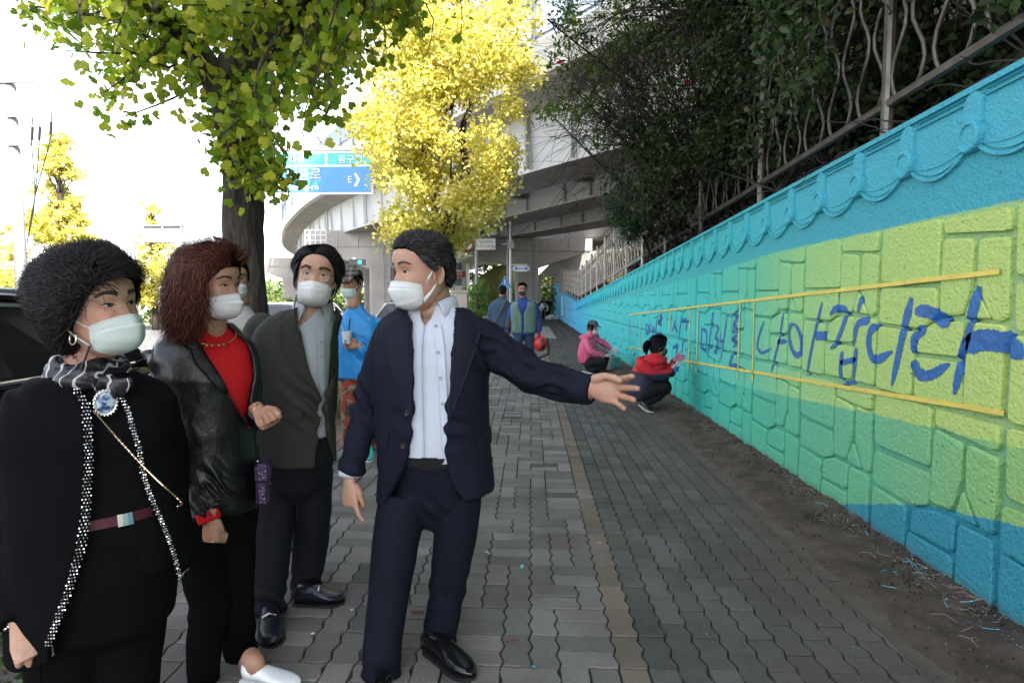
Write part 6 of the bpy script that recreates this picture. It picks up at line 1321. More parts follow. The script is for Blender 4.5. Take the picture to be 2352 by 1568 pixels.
# purple handbag hanging at her far hip
hb = empty('handbag', at(604, 1160, Y2 + .02), 'purple scale-leather handbag hanging beside the leather jacket', 'handbag'); q = at(604, 1105, Y2 + .02); b = MB(); rzb = R(111); b.box(q, (.15, .045, .150), rzb)
g = NG('purple_scale'); p = g.obj(); v_ = g.vor(g.scl(p, (1, 1, .8)), 95); pm_ = g.out(g.ramp(v_, ((0, L(.085, .045, .12)), (.6, L(.035, .018, .055)))), .35, normal=g.bump(v_, .8, -.004))
o = b.build('bag_body', pm_, hb); o.modifiers.new('round', 'BEVEL').width = .012
b = MB(); fl = q + np.array((.012, -.022, .045)); b.box(q + np.array((.008, -.01, .05)), (.152, .056, .075), rzb); o = b.build('bag_flap', pm_, hb); o.modifiers.new('round', 'BEVEL').width = .014
b = MB(); b.ball(q + np.array((.03, -.02, -.002)), (.012, .012, .012), 10, 8); b.build('clasp', pm_, hb)
b = MB(); cc = catmull([q + (-.01, -.02, .085), at(598, 1060, Y2 + .05), at(594, 1020, Y2 + .10), at(590, 985, Y2 + .14)], 30); b.tube(cc, [.0042 if i % 2 else .0026 for i in range(30)], 6); b.build('chain', SILVER, hb)

# ------------------------------------------------------------ woman with short curly black hair, trimmed black jacket
Y1 = 1.66; c1 = at(205, 1000, Y1)
mw = person((c1[0], Y1), 'woman with short puffy black hair and black jacket with rhinestone edges')
BJ = cloth('black_jersey', (.0042, .0043, .0052), .9, 600, .3, fold=.35, spec=.06); BT = cloth('black_top', (.0036, .0036, .0042), .85, 500, .3, fold=.3, spec=.08)
Z = lambda py, Y=Y1: at(205, py, Y)[2]
o1 = lambda px: (px - 205) / FPX * Y1
T0 = Torso((c1[0], Y1), R(24), [(Z(1500), o1(230), .02, .235, .19, 2.2), (Z(1350), o1(225), .01, .225, .18, 2.2), (Z(1200), o1(220), 0, .210, .165, 2.2), (Z(1080), o1(215), 0, .205, .155, 2.2), (Z(980), o1(212), -.005, .208, .148, 2.3), (Z(925), o1(212), 0, .200, .125, 2.3), (Z(890), o1(212), .005, .175, .10, 2.2), (Z(868), o1(214), .005, .125, .085, 2.1), (Z(848), o1(214), .0, .080, .072, 2), (Z(825), o1(212), -.004, .064, .062, 2), (Z(800), o1(212), -.01, .060, .06, 2)])
ptsL = [(172, 885), (192, 925), (198, 1000), (199, 1060), (192, 1180), (180, 1260), (155, 1350), (130, 1420), (108, 1480)]; ptsR = [(262, 880), (285, 920), (305, 975), (322, 1030), (330, 1085), (348, 1140), (378, 1210), (398, 1265), (414, 1325)]
eL = edge(T0, ptsL, .012); eR = edge(T0, ptsR, .012)
arms0 = [([at(92, 942, Y1 + .0), at(44, 1050, Y1 - .02), at(24, 1180, Y1 - .03), at(22, 1320, Y1 - .10), at(45, 1425, Y1 - .15)], [.062, .072, .070, .062, .055]), ([at(340, 942, Y1 + .12), at(380, 1040, Y1 + .20), at(385, 1140, Y1 + .24), at(400, 1200, Y1 + .24), at(415, 1240, Y1 + .24)], [.066, .066, .060, .052, .045])]
hz = lambda th: lerp(Z(1465), Z(1318), .5 + .5 * math.sin(max(-1.5, min(1.5, (th if th < math.pi else th - 2 * math.pi) * 1.6))))
arms0 = [into(*a, (c1[0], Y1, 0)) for a in arms0]
garment('trimmed_jacket', [lambda b: T0.shell(b, hz, Z(852), lambda z: (eL(z), eR(z)), .012, .018, 46, 70), sleeve(*arms0[0]), sleeve(*arms0[1])], BJ, mw, .0072, 3, .004, (6, 6, 3), 1, [(arms0[0][0][3], .2, .008), (arms0[0][0][1], .2, .004)])
b = MB(); T0.solid(b, Z(1300), Z(838), -.012, 40, 48); V = b.verts(); Nn = V - np.array([c1[0], Y1, 0]); Nn[:, 2] = 0; Nn /= np.linalg.norm(Nn, axis=1, keepdims=True) + 1e-9
mesh_obj('black_top', folds(V, Nn, .003, (5, 5, 9), 4) - WL[mw.name], b.F, BT, mw, True)
rh = MB(); RH = NG('rhinestone'); RH = RH.out(L(.80, .80, .80), .12, 1.0)
for pts, th_w in ((ptsL, -1), (ptsR, 1)):
    S = [solve(T0, *p_, .014) for p_ in pts]; zs2 = np.linspace(S[0][1], S[-1][1], 74); zz_ = [q[1] for q in S][::-1]; tt_ = [q[0] for q in S][::-1]
    for j, z in enumerate(zs2):
        t = float(np.interp(z, zz_, tt_))
        for k in range(3):
            q = T0.pt(t - th_w * (-.012 + .027 * (k + .5 * (j % 2))) * (1 if th_w < 0 else .8), z, .0175); r = .0030 * rng.uniform(.8, 1.1); Rr = Matrix.Rotation(rng.uniform(0, 3), 3, 'Z') @ Matrix.Rotation(rng.normal(0, .4), 3, 'X'); rh.ball(q, r, 6, 3, rot=np.array(Rr))
rh.build('rhinestone_trim', RH, mw, kind='stuff')
b = MB(); lapel(T0, b, [(172, 885), (190, 925), (198, 1000), (198, 1060), (190, 1180), (178, 1260), (152, 1350), (105, 1480)], [(184, 885), (206, 925), (212, 1000), (211, 1060), (206, 1180), (194, 1260), (170, 1350), (122, 1482)], .014, .006); b.build('jacket_edging', BT, mw, True)
P0 = Torso((c1[0], Y1), R(24), [(Z(1480), o1(225), .0, .05, .06, 2.), (Z(1430), o1(225), .0, .17, .14, 2.1), (Z(1300), o1(222), 0, .195, .165, 2.1), (Z(1180), o1(220), 0, .185, .150, 2.1), (Z(1130), o1(218), 0, .18, .145, 2.1)])
legs0 = [([at(170, 1330, Y1 - .02), at(165, 1450, Y1 - .02), at(160, 1600, Y1 - .02), at(155, 1800, Y1), at(150, 2050, Y1 + .02)], [.125, .115, .105, .10, .095]), ([at(285, 1330, Y1 + .05), at(285, 1450, Y1 + .05), at(278, 1600, Y1 + .05), at(272, 1800, Y1 + .06), at(268, 2050, Y1 + .06)], [.120, .11, .10, .095, .09])]
garment('trousers', [lambda b: P0.solid(b, Z(1475), Z(1150), 0), sleeve(*legs0[0]), sleeve(*legs0[1])], BLK, mw, .0085, 3, .004, (5, 5, 3), 8)
crease('trouser_crease', *legs0[0], BT, mw)
belt(P0, Z(1168), .026, cloth('burgundy_belt', (.060, .010, .020), .45, 300, .2, fold=.1), mw, .006, .45, tilt=.010, bm=SILVER, bs=.035)
H0 = Head(at(222, 706, Y1 - .03), R(74), R(-6), R(-5), 1.06, 1.02, 1.0)
lids = H0.face(mw, SKIN_L, .0088, (.6, .3), 1.5, BROW, .9, lash=2.0, wr=.75)
zf = lambda a: interp(abs(a), (0, .4, .7, .95, 1.15, 1.4, 1.7, 2.1, 3.15), (.066, .060, .050, .026, .004, -.028, -.05, -.085, -.09))
def sh0(V):
    V = np.array(V, float); x, y, z = V.T; up = np.clip((z + .03) / .10, 0, 1); bk = np.clip((y + .02) / .09, 0, 1); V[:, 1] += .030 * bk * up * np.clip(1.4 - z / .13, 0, 1) - .018 * bk * (1 - up); V[:, 2] += .005 * np.exp(-((y - .02) / .045) ** 2) * np.clip((z - .06) / .06, 0, 1) + .006 * np.sin(y * 55 + x * 30) * np.clip((z - .05) / .06, 0, 1); return V
b = MB(); H0.cap(b, zf, lambda a, t: .006 + .030 * min(1, t * 1.5) * (1 - .65 * max(0, t - .45) / .55) * (.6 if abs(a) < .5 else (.35 if .5 <= a < 1.9 else 1.1)) + (.014 if abs(a) > 1.5 and not 0 < a < 2.2 else 0) * math.sin(min(1, t * 1.3) * math.pi) + .012 * mnoise.noise((math.cos(a) * 3, math.sin(a) * 3, t * 4)), noise=.006, nsc=24, shape=sh0); b.build('hair', plain('hair_base_blue_black', (.0040, .0036, .0042), .95, bscale=70, bstr=.9, bdist=.01, spec=0.0), mw, True)
r_, a_ = H0.scalp(26000, zf, .026); frt = (np.abs(a_[:, 0]) < .9) & (a_[:, 1] < .09); back = np.abs(a_[:, 0]) > 1.3
d = np.column_stack((-.20 + np.sin(a_[:, 0]) * .25, np.full(len(a_), .85), np.where(a_[:, 1] > .06, .45, np.where(a_[:, 1] > 0, .10, -.35)))); d[frt] = (.75, .35, .30); d[frt & (a_[:, 0] > .3)] = (.5, .7, -.1)
V, F = H0.strands(r_, d, np.where(a_[:, 1] > .05, .080, np.where(back, .075, .06)), 8, .0, .005, .9, w=.00055, jitter=.24, keep=np.where(np.abs(a_[:, 0]) < 1.0, .016, np.where((a_[:, 0] > .5) & (a_[:, 0] < 2), .014, np.where(a_[:, 1] > .07, .012, np.where(a_[:, 1] > .03, .026, .044)))), hug=(.26, .22), tousle=.62, tsc=24, shape=sh0); q = MB(); q.add(V, F)
gp = (a_[:, 0] > -1.5) & (a_[:, 0] < -.45) & (a_[:, 1] > -.02) & (a_[:, 1] < .10); rg_ = r_[gp]; rg_ = rg_[rng.integers(0, len(rg_), 3200)] + rng.normal(size=(3200, 3)) * .006; V, F = H0.strands(rg_, np.column_stack((np.full(3200, -.25), rng.uniform(.1, 1.0, 3200), rng.uniform(-.2, .7, 3200))), .055, 7, .0, .005, .9, w=.0006, jitter=.3, keep=.034, hug=(.35, .05), tousle=.5, tsc=24, shape=sh0); q.add(V, F)
sel = (np.abs(a_[:, 0]) < 1.0) & (a_[:, 1] > .055); rs = r_[sel][:700]; V, F = H0.strands(rs, np.column_stack((np.full(len(rs), .6), np.full(len(rs), -.10), np.full(len(rs), .35))), .055, 8, .22, .005, .8, w=.0008, jitter=.2, keep=.03); q.add(V, F); q.build('hair_strands', hairmat('blue_black_hair', ((0, L(.006, .005, .006)), (.8, L(.014, .012, .014)), (1, L(.055, .035, .035)))), mw)
H0.mask(mw, 'boat', m=plain('mask_mint', (.50, .575, .55), .8, var=.03, nscale=14, bscale=420, bstr=.12, bdist=.001), strapm=MASKW, strapw=.0024)
b = MB()
for sg in (-1,): s = H0.w((sg * .079, -.002, -.058)); a = np.linspace(0, 6.28, 24); b.tube([s + H0.Rm @ np.array((.003 * math.cos(t), .012 * math.sin(t), -.012 + .016 * math.cos(t))) for t in a], .0028, 6)
b.build('earring', SILVER, mw, True)
b = MB(); s = H0.w((-.066, -.034, -.094)); q = catmull([s, s + (-.012, .0, -.03), s + (-.030, .004, -.062)], 16)
for i, c_ in enumerate(q): b.ball(c_, .0034, 6, 4)
b.build('mask_chain', MT['black_plastic'], mw, True)
g = NG('scarf_print'); p = g.obj(); w_ = g.node('ShaderNodeTexWave', {'Vector': p, 'Scale': 9.0, 'Distortion': 9.0, 'Detail': 2.0, 'Detail Scale': 1.2}).outputs['Fac']; scm = g.out(g.mix(g.step(w_, .955, .975), g.mix(g.step(g.noise(p, 24, 2), .66, .68), L(.010, .009, .013), L(.34, .12, .06)), L(.42, .42, .43)), .35, normal=g.bump(g.noise(p, 14, 3), .5, .01), spec=.4)
b = MB()
for k, (dz, r, rad, tl) in enumerate(((.012, .024, .018, .010), (-.004, .032, .019, .014), (-.020, .040, .017, .020))):
    A_ = np.linspace(0, 2 * math.pi, 40); b.tube([np.array((*T0.pt(a, Z(826), r - .012 + .004 * math.sin(5 * a + k))[:2], Z(842) + dz - tl * max(0, math.cos(a - .2)) ** 2 + .006 * math.sin(3 * a + k))) for a in A_], [rad * (1 + .22 * math.sin(4 * a + k)) for a in A_], 10, flat=.75)
kq = np.array((*T0.pt(.55, Z(826), .060)[:2], Z(866)))
b.ball(kq, (.024, .022, .018), 12, 8)
for dx, dz, w2 in ((.050, -.035, .016), (.070, -.006, .015), (-.025, -.030, .014), (.020, -.048, .015)): b.tube(catmull([kq, kq + (dx * .5, -.012, dz * .35), kq + (dx, -.004, dz)], 10), np.linspace(.012, w2, 10), 8, flat=.35)
sv, sf, sn = voxel(b, .0045, 3); mesh_obj('scarf', folds(sv, sn, .0025, (22, 22, 22), 2) - WL[mw.name], sf, scm, mw, True)
bq = solve(T0, 243, 925, .02); cpt = T0.pt(bq[0], bq[1], .012); nrm = unit(T0.pt(bq[0], bq[1], .03) - cpt); u = unit(np.cross((0, 0, 1), nrm)); v = np.cross(nrm, u); A_ = np.linspace(0, 2 * math.pi, 24, endpoint=False)
b = MB(); rg = lambda r, h: [cpt + nrm * h + r * (.78 * math.cos(t) * u + math.sin(t) * v) for t in A_]; b.grid(np.array([rg(.036, 0), rg(.036, .006), rg(.031, .009), rg(.028, .006)]), closev=True)
for t in np.linspace(0, 2 * math.pi, 22, endpoint=False): b.ball(cpt + nrm * .008 + .0345 * (.78 * math.cos(t) * u + math.sin(t) * v), .0034, 6, 4)
o = b.build('brooch', SILVER, mw, True); b = MB(); b.grid(np.array([rg(.0285, .005), rg(.020, .010), rg(.0001, .012)]), closev=True)
g = NG('cameo'); p = g.obj(); cam_m = g.out(g.ramp(g.noise(p, 55, 3), ((.42, L(.03, .06, .16)), (.52, L(.30, .42, .55)), (.6, L(.52, .62, .70)))), .2); b.build('cameo_stone', cam_m, o, True)
b = MB(); ch = catmull([T0.pt(*solve(T0, 215, 940), .02)] + [T0.pt(*solve(T0, *p_), .030) for p_ in ((262, 1000), (318, 1070), (355, 1112), (392, 1152))] + [at(408, 1162, Y1 - .14)], 90)
for i in range(0, 89): b.tube([ch[i], lerp(ch[i], ch[i + 1], .5), ch[i + 1]], (.0012, .0034 if i % 2 else .0024, .0012), 5)
o = b.build('bag_chain', plain('rose_gold', (.72, .52, .36), .25, 1.0, bstr=0), mw)
hands0 = [dict(wrist=at(50, 1432, Y1 - .16), d=(.55, -.25, -.80), n=(-.6, .55, -.55), thumb=(.75, -.35, .35), curl=(.9, 1.0, 1.05, 1.1), thumb_curl=.25, thumb_out=.30, k=1.0, spread=.06), dict(wrist=at(418, 1246, Y1 + .24), d=(.0, -.1, -1), n=(-.9, .2, 0), thumb=(-.2, -.9, 0), curl=(.4, .4, .45, .5), k=.95)]
body_mesh(mw, SKIN_L, H0, T0, Z(1100), Z(835), arms0, hands0, lids, .054)
b = MB(); hw = at(42, 1424, Y1 - .15); a = np.linspace(0, 2 * math.pi, 16, endpoint=False)
for t in a: b.ball(hw + np.array((.030 * math.cos(t) * .8, .030 * math.sin(t), .018 * math.cos(t))), .005, 6, 5)
b.build('bracelet', SILVER, mw, True)
shoe(mw, (c1[0] - .06, Y1 + .12, 0), (c1[0] + .02, Y1 - .12, 0), shs); shoe(mw, (c1[0] + .09, Y1 + .18, 0), (c1[0] + .18, Y1 - .04, 0), shs)
# ------------------------------------------------------------ the other people
def fig(label, Y, rings, yaw, top, skin, head, arms, legs, legm, vox=.010, hair=None, hairm=None, mask=('pleat', None), hands=(), group=None, depth=.62, face=True, topname='jacket', amp=.005, zfun=None, seed=1, base=None, zlow=None, strands=900):
    sc = Y / FPX; px0 = rings[0][1]; b0 = base if base is not None else at(px0, 690, Y); root = person((b0[0], Y), label, group); Rm = rot3(yaw)
    rr = []
    for r in rings:
        py, px, hw = r[:3]; dy = r[3] if len(r) > 3 else 0.0; q = at(px, py, Y + dy); d = Rm.T @ np.array((q[0] - b0[0], dy, 0)); rr.append((q[2], d[0], d[1], hw * sc, hw * sc * (r[4] if len(r) > 4 else depth), 2.3))
    T = Torso((b0[0], Y), yaw, rr); zs = sorted(q[0] for q in rr)
    A = [([at(p[0], p[1], Y + (p[2] if len(p) > 2 else 0)) for p in pts], [r * sc for r in rad]) for pts, rad in arms]
    Lg = [([at(p[0], p[1], Y + (p[2] if len(p) > 2 else 0)) for p in pts], [r * sc for r in rad]) for pts, rad in legs]
    garment(topname, [lambda b: T.solid(b, zs[0], zs[-2], .006)] + [sleeve(*(into(*a, T.base) if True else a)) for a in A], top, root, vox, 2, amp, seed=seed, cuff=[(a[0][len(a[0]) // 2], .16, amp) for a in A])
    if Lg: garment('trousers', [lambda b: T.solid(b, zs[0] - .02, zs[0] + .12, -.01)] * (1 if zlow is None else 1) + [sleeve(*l) for l in Lg], legm, root, vox, 2, amp, seed=seed + 3)
    H = None; lids = None
    if head:
        hx, hy, hyaw, hp, hk = head[:5]; dy = head[5] if len(head) > 5 else 0; H = Head(at(hx, hy, Y + dy), R(hyaw), R(hp), R(head[6] if len(head) > 6 else 0), hk)
        if face: lids = H.face(root, skin, .007, (0, 0), 1.0)
        zf_ = zfun or (lambda a: interp(abs(a), (0, .5, .9, 1.2, 1.5, 1.8, 2.2, 3.15), (.072, .070, .055, .03, -.012, -.02, -.065, -.075)))
        if hair is not None:
            b = MB(); H.cap(b, zf_, lambda a, t: .004 + hair * min(1, t * 1.6), 36, 14, .004); b.build('hair', hairm or bpy.data.materials['hair_base_black'], root, True)
            if strands:
                r_, a_ = H.scalp(strands, zf_, hair * .6); V, F = H.strands(r_, np.column_stack((np.sin(a_[:, 0]) * .5, np.full(len(a_), .5), np.where(a_[:, 1] > .05, .3, -.7))), .04, 4, .05, w=.0022, jitter=.2, keep=hair * .8, hug=(.2, .03)); mesh_obj('hair_strands', V - WL[root.name], F, blackhair, root)
        if mask: H.mask(root, mask[0], mask[1])
    hd_ = []
    for h in hands: h = dict(h); w_ = h['wrist']; h['wrist'] = at(w_[0], w_[1], Y + (w_[2] if len(w_) > 2 else 0)); hd_.append(h)
    gl = [h for h in hd_ if 'glove' in h]
    for h in gl:
        m = h.pop('glove'); hm = MB(); hand(hm, **h); V, F, N = voxel(hm, .0045, 2); mesh_obj('glove', V - WL[root.name], F, m, root, True)
    body_mesh(root, skin, H, T, zs[0], zs[-1], A, [h for h in hd_ if not any(h is q for q in gl)], lids, .056, Lg, .0035); return root, T, H
def cap_hat(H, root, mat, brimm=None, zbase=.052, brim=.075):
    b = MB(); P = []; n = 44
    for z, o in ((zbase, .010), (zbase + .02, .017), (.09, .020), (.108, .020), (.1165, .018), (.1179, .016)):
        P.append([H.w(H.surf(a, min(z, .1179), o) + np.array((0, 0, .014 if z > .1 else .0))) for a in np.linspace(-math.pi, math.pi, n, endpoint=False)])
    P.append([H.w((0, .0, .136))] * n); b.grid(np.array(P), closev=True); o = b.build('cap', mat, root, True); o.modifiers.new('t', 'SOLIDIFY').thickness = .003
    b = MB(); rows = []
    for t in np.linspace(0, 1, 6):
        rows.append([H.w(H.surf(a, zbase, .016) + np.array((0, -t * brim * math.cos(a * .9), -.020 * t ** 1.5 - .012 * abs(a) * t + .004))) for a in np.linspace(-1.15, 1.15, 20)])
    b.grid(np.array(rows)); q = b.build('visor', brimm or mat, o, True); q.modifiers.new('t', 'SOLIDIFY').thickness = .003; return o
# man in the bright blue windbreaker with a plaid cap, holding a paper cup
g = NG('plaid_wool'); p = g.obj(); x, y, z = g.xyz(p); sw = lambda v, k: g.step(g.math('SINE', g.math('MULTIPLY', v, k)), .55, .7)
plaid = g.out(g.mix(g.math('MULTIPLY', g.math('ADD', sw(x, 150), sw(z, 150)), .45), g.mix(sw(g.math('ADD', x, .01), 75), L(.12, .085, .075), L(.055, .05, .05)), L(.42, .39, .36)), .9)
g = NG('blue_windbreaker'); p = g.obj(); sp = g.step(g.noise(p, 34, 3, .6), .69, .72); sp2 = g.step(g.noise(g.scl(p, (3, 3, 1)), 5, 4, .6), .66, .72)
bluej = g.out(g.mix(g.math('MAXIMUM', sp, sp2), g.ramp(g.noise(p, 4), ((.3, L(.015, .20, .52)), (.7, L(.025, .27, .62)))), L(.55, .66, .70)), .45, normal=g.bump(g.noise(g.scl(p, (1, 1, .4)), 15, 5, .6), .9, .02), spec=.4)
g = NG('camouflage'); p = g.obj(); n1 = g.noise(p, 7, 2); n2 = g.noise(p, 11, 2)
camo = g.out(g.mix(g.step(n2, .56, .57), g.mix(g.step(n1, .5, .51), L(.035, .035, .03), L(.26, .045, .02)), L(.22, .19, .15)), .85)
Yb = 5.55; sc = Yb / FPX
mb_, Tb, Hb = fig('man in a paint-spattered blue windbreaker and plaid cap holding a white cup', Yb, [(868, 822, 50), (820, 822, 52), (770, 822, 53), (742, 822, 50), (728, 822, 40), (712, 818, 20), (700, 816, 16), (690, 814, 15)], R(-12), bluej, SKIN_M, (808, 648, -24, 14, 1.06), [([(776, 748), (768, 800, .02), (774, 848, -.03)], (16, 16, 12)), ([(868, 748), (874, 806, -.02), (842, 806, -.14), (826, 795, -.17)], (17, 17, 15, 12))], [([(808, 865), (806, 950, -.02), (806, 1035, 0)], (25, 21, 16)), ([(842, 865, .05), (848, 950, .04), (852, 1028, .06)], (25, 21, 16))], camo, .009, .010, hands=[dict(wrist=(822, 793, -.18), d=(-1, -.12, .05), n=(.1, -1, .1), thumb=(0, 0, 1), curl=(.75, .8, .85, .9), k=1.05, thumb_curl=.5)], topname='windbreaker', amp=.008, mask=('pleat', plain('mask_pale_green', (.62, .72, .68), .8, bstr=0)))
cap_hat(Hb, mb_, plaid); glasses(Hb, mb_, bpy.data.materials['wire_frame'])
b = MB(); zc = at(824, 740, Yb - .16)[2]; b.tube([Tb.pt(-.05, zz_, .010) for zz_ in np.linspace(at(0, 800, Yb)[2], at(0, 730, Yb)[2], 8)], .006, 5); b.build('zip', MT['black_plastic'], mb_)
teal = plain('teal_shoe', (.04, .40, .38), .6); shoe(mb_, gnd(846, 1030), gnd(846, 1062), teal, h=.07, solem=MASKW); shoe(mb_, gnd(802, 1034), gnd(792, 1066), teal, h=.07, solem=MASKW)
cq = at(797, 775, Yb - .20); b = MB(); a_ = np.linspace(0, 2 * math.pi, 20, endpoint=False); b.grid(np.array([[cq + np.array((r * math.cos(t), r * math.sin(t), z_)) for t in a_] for r, z_ in ((.001, -.055), (.034, -.055), (.046, .05), (.048, .055), (.045, .053), (.040, .02), (.001, .02))]), closev=True)
tag(b.build('paper_cup', MASKW, smooth=False), 'white paper cup held by the man in the blue windbreaker', 'cup')
b = MB(); b.tube([cq + (0, 0, .0), cq + (-.05, -.01, .11), cq + (-.10, -.01, .19)], .004, 6); tag(b.build('stirring_stick', plain('mint_stick', (.4, .7, .65), .5, bstr=0)), 'pale stick standing in the white paper cup', 'stick')
# man half hidden between the trunk and the red-haired woman
mh, Th, Hh = fig('black-haired man in a pale grey jacket, almost hidden beside the ginkgo trunk', 4.0, [(1000, 545, 62), (860, 545, 62), (780, 545, 66), (748, 545, 60), (728, 546, 44), (706, 547, 24), (690, 547, 21), (675, 547, 20)], R(25), cloth('pale_grey_jacket', (.30, .29, .28), .85, fold=.4), SKIN_M, (537, 640, 38, 2, 1.05), [([(500, 760), (492, 850), (498, 950)], (20, 18, 15)), ([(602, 760, .05), (608, 850, .08), (604, 950, .05)], (20, 18, 15))], [([(525, 990), (524, 1090), (524, 1165)], (32, 26, 22)), ([(565, 990), (566, 1090), (566, 1165)], (32, 26, 22))], cloth('dark_trouser', (.012, .012, .014), .85), .011, .018)
shoe(mh, gnd(520, 1170), gnd(528, 1200), shs); shoe(mh, gnd(566, 1170), gnd(574, 1200), shs)
# man with the green vest walking toward us
redg = plain('red_glove', (.42, .015, .03), .7); vestm = cloth('green_vest', (.115, .19, .155), .8, fold=.5, weave=200); bluesh = cloth('royal_blue_shirt', (.025, .05, .21), .8, fold=.4, weave=200); den = cloth('denim', (.030, .055, .11), .85, fold=.5, weave=200)
Yv = 12.4
mv, Tv, Hv = fig('man in a green work vest and black mask walking toward the camera', Yv, [(768, 1203, 26), (740, 1203, 28), (715, 1202, 29), (702, 1202, 28), (694, 1202, 21), (686, 1201, 9), (680, 1201, 7.5), (676, 1201, 7)], R(-4), bluesh, SKIN_M, (1200, 664, -4, 4, 1.06), [([(1178, 705), (1170, 735), (1166, 764)], (8.5, 7.5, 6)), ([(1229, 705), (1236, 735), (1238, 762, -.05)], (8.5, 7.5, 6))], [([(1191, 765), (1189, 800, -.06), (1190, 838, -.1)], (13, 10.5, 8.5)), ([(1215, 765), (1217, 800, .04), (1216, 836, .12)], (13, 10.5, 8.5))], den, .013, .014, mask=('pleat', plain('mask_black', (.012, .012, .013), .8, bstr=0)), hands=[dict(wrist=(1166, 764), d=(0, -.1, -1), n=(1, 0, 0), thumb=(0, -1, 0), curl=(.5, .5, .5, .5), k=1.2, glove=redg), dict(wrist=(1239, 762, -.05), d=(.1, -.1, -1), n=(-1, 0, 0), thumb=(0, -1, 0), curl=(1.2, 1.2, 1.2, 1.2), k=1.3, glove=redg)], topname='shirt', amp=.006)
b = MB(); vo = lambda z: (-max(.05, .28 * (z - at(0, 720, Yv)[2]) / .2 + .08), max(.05, .28 * (z - at(0, 720, Yv)[2]) / .2 + .08)); Tv.shell(b, lambda th: at(0, 762, Yv)[2], at(0, 693, Yv)[2], vo, .022, .014, 24, 48); b.build('vest', vestm, mv, True)
b = MB()
for s in (-.75, .75):
    for py in (728, 750): z_ = at(0, py, Yv)[2]; Tv.ribbon(b, [(z_ + d_, list(np.linspace(s - .28, s + .28, 5))) for d_ in (-.06, 0, .06)], .034, .010)
b.build('vest_pockets', vestm, mv); b = MB()
for a in arms1[:0]: pass
for sx, pts in ((0, [(1172, 732), (1167, 758)]), (1, [(1235, 732), (1238, 757)])): C = [at(*q, Yv) for q in pts]; b.tube(catmull(C, 5), (.075, .080, .078, .070, .055), 10)
b.build('oversleeves', cloth('grey_oversleeve', (.05, .05, .055), .8), mv, True)
for h_, t_ in ((gnd(1189, 838), gnd(1187, 852)), (gnd(1217, 833), gnd(1219, 846))): shoe(mv, h_, t_, MT['black_plastic'])
b = MB(); cq = at(1241, 789, Yv - .05); b.ball(cq, (.14, .13, .16), 16, 10); rt = empty('reel_tool', (cq[0], cq[1], cq[2]), 'round red and black hand tool carried by the man in the green vest', 'tool'); b.build('housing', MT['red_paint'], rt, True)
b = MB(); b.tube([cq + (.14, -.05, .12), cq + (.17, -.05, -.05), cq + (.16, -.05, -.20), cq + (-.05, -.05, -.30)], .028, 8); b.ball(cq + (-.06, -.05, -.30), .045, 10, 6); b.tube([cq + (-.02, 0, .12), cq + (-.04, 0, .24)], .03, 8); b.tube([cq + (.02, -.13, .10), cq + (.06, -.14, -.02), cq + (.02, -.13, -.12)], .03, 8); b.build('handle', MT['black_plastic'], rt, True)
# man with a shoulder bag seen from behind
Yk = 13.6
mk, Tk, Hk = fig('man in a slate blue jacket with a shoulder strap, seen from behind', Yk, [(752, 1150, 22), (725, 1150, 23), (706, 1150, 24), (696, 1150, 22), (689, 1151, 15), (683, 1153, 7), (678, 1154, 6.5), (674, 1154, 6)], R(176), cloth('slate_jacket', (.045, .075, .125), .85, fold=.5, weave=200), SKIN_M, (1155, 668, 170, 0, .98), [([(1131, 702), (1126, 725), (1128, 748)], (7, 6.5, 5)), ([(1170, 702), (1175, 725), (1174, 750)], (7, 6.5, 5))], [([(1142, 750), (1142, 790), (1142, 828)], (11, 9, 7.5)), ([(1160, 750), (1161, 790), (1162, 828)], (11, 9, 7.5))], den, .014, .010, face=False, mask=None, hands=[dict(wrist=(1174, 752), d=(0, 0, -1), n=(-1, 0, 0), thumb=(0, 1, 0), curl=(.5,) * 4, k=1.1)])
b = MB(); b.tube(catmull([at(1162, 690, Yk - .16), at(1152, 710, Yk - .2), at(1140, 735, Yk - .2), at(1130, 752, Yk - .12)], 12), .022, 6, flat=.4); b.build('shoulder_strap', cloth('strap_grey', (.10, .11, .12), .8), mk)
for h_, t_ in ((gnd(1142, 832), gnd(1141, 824)), (gnd(1162, 832), gnd(1163, 824))): shoe(mk, h_, t_, MT['black_plastic'])
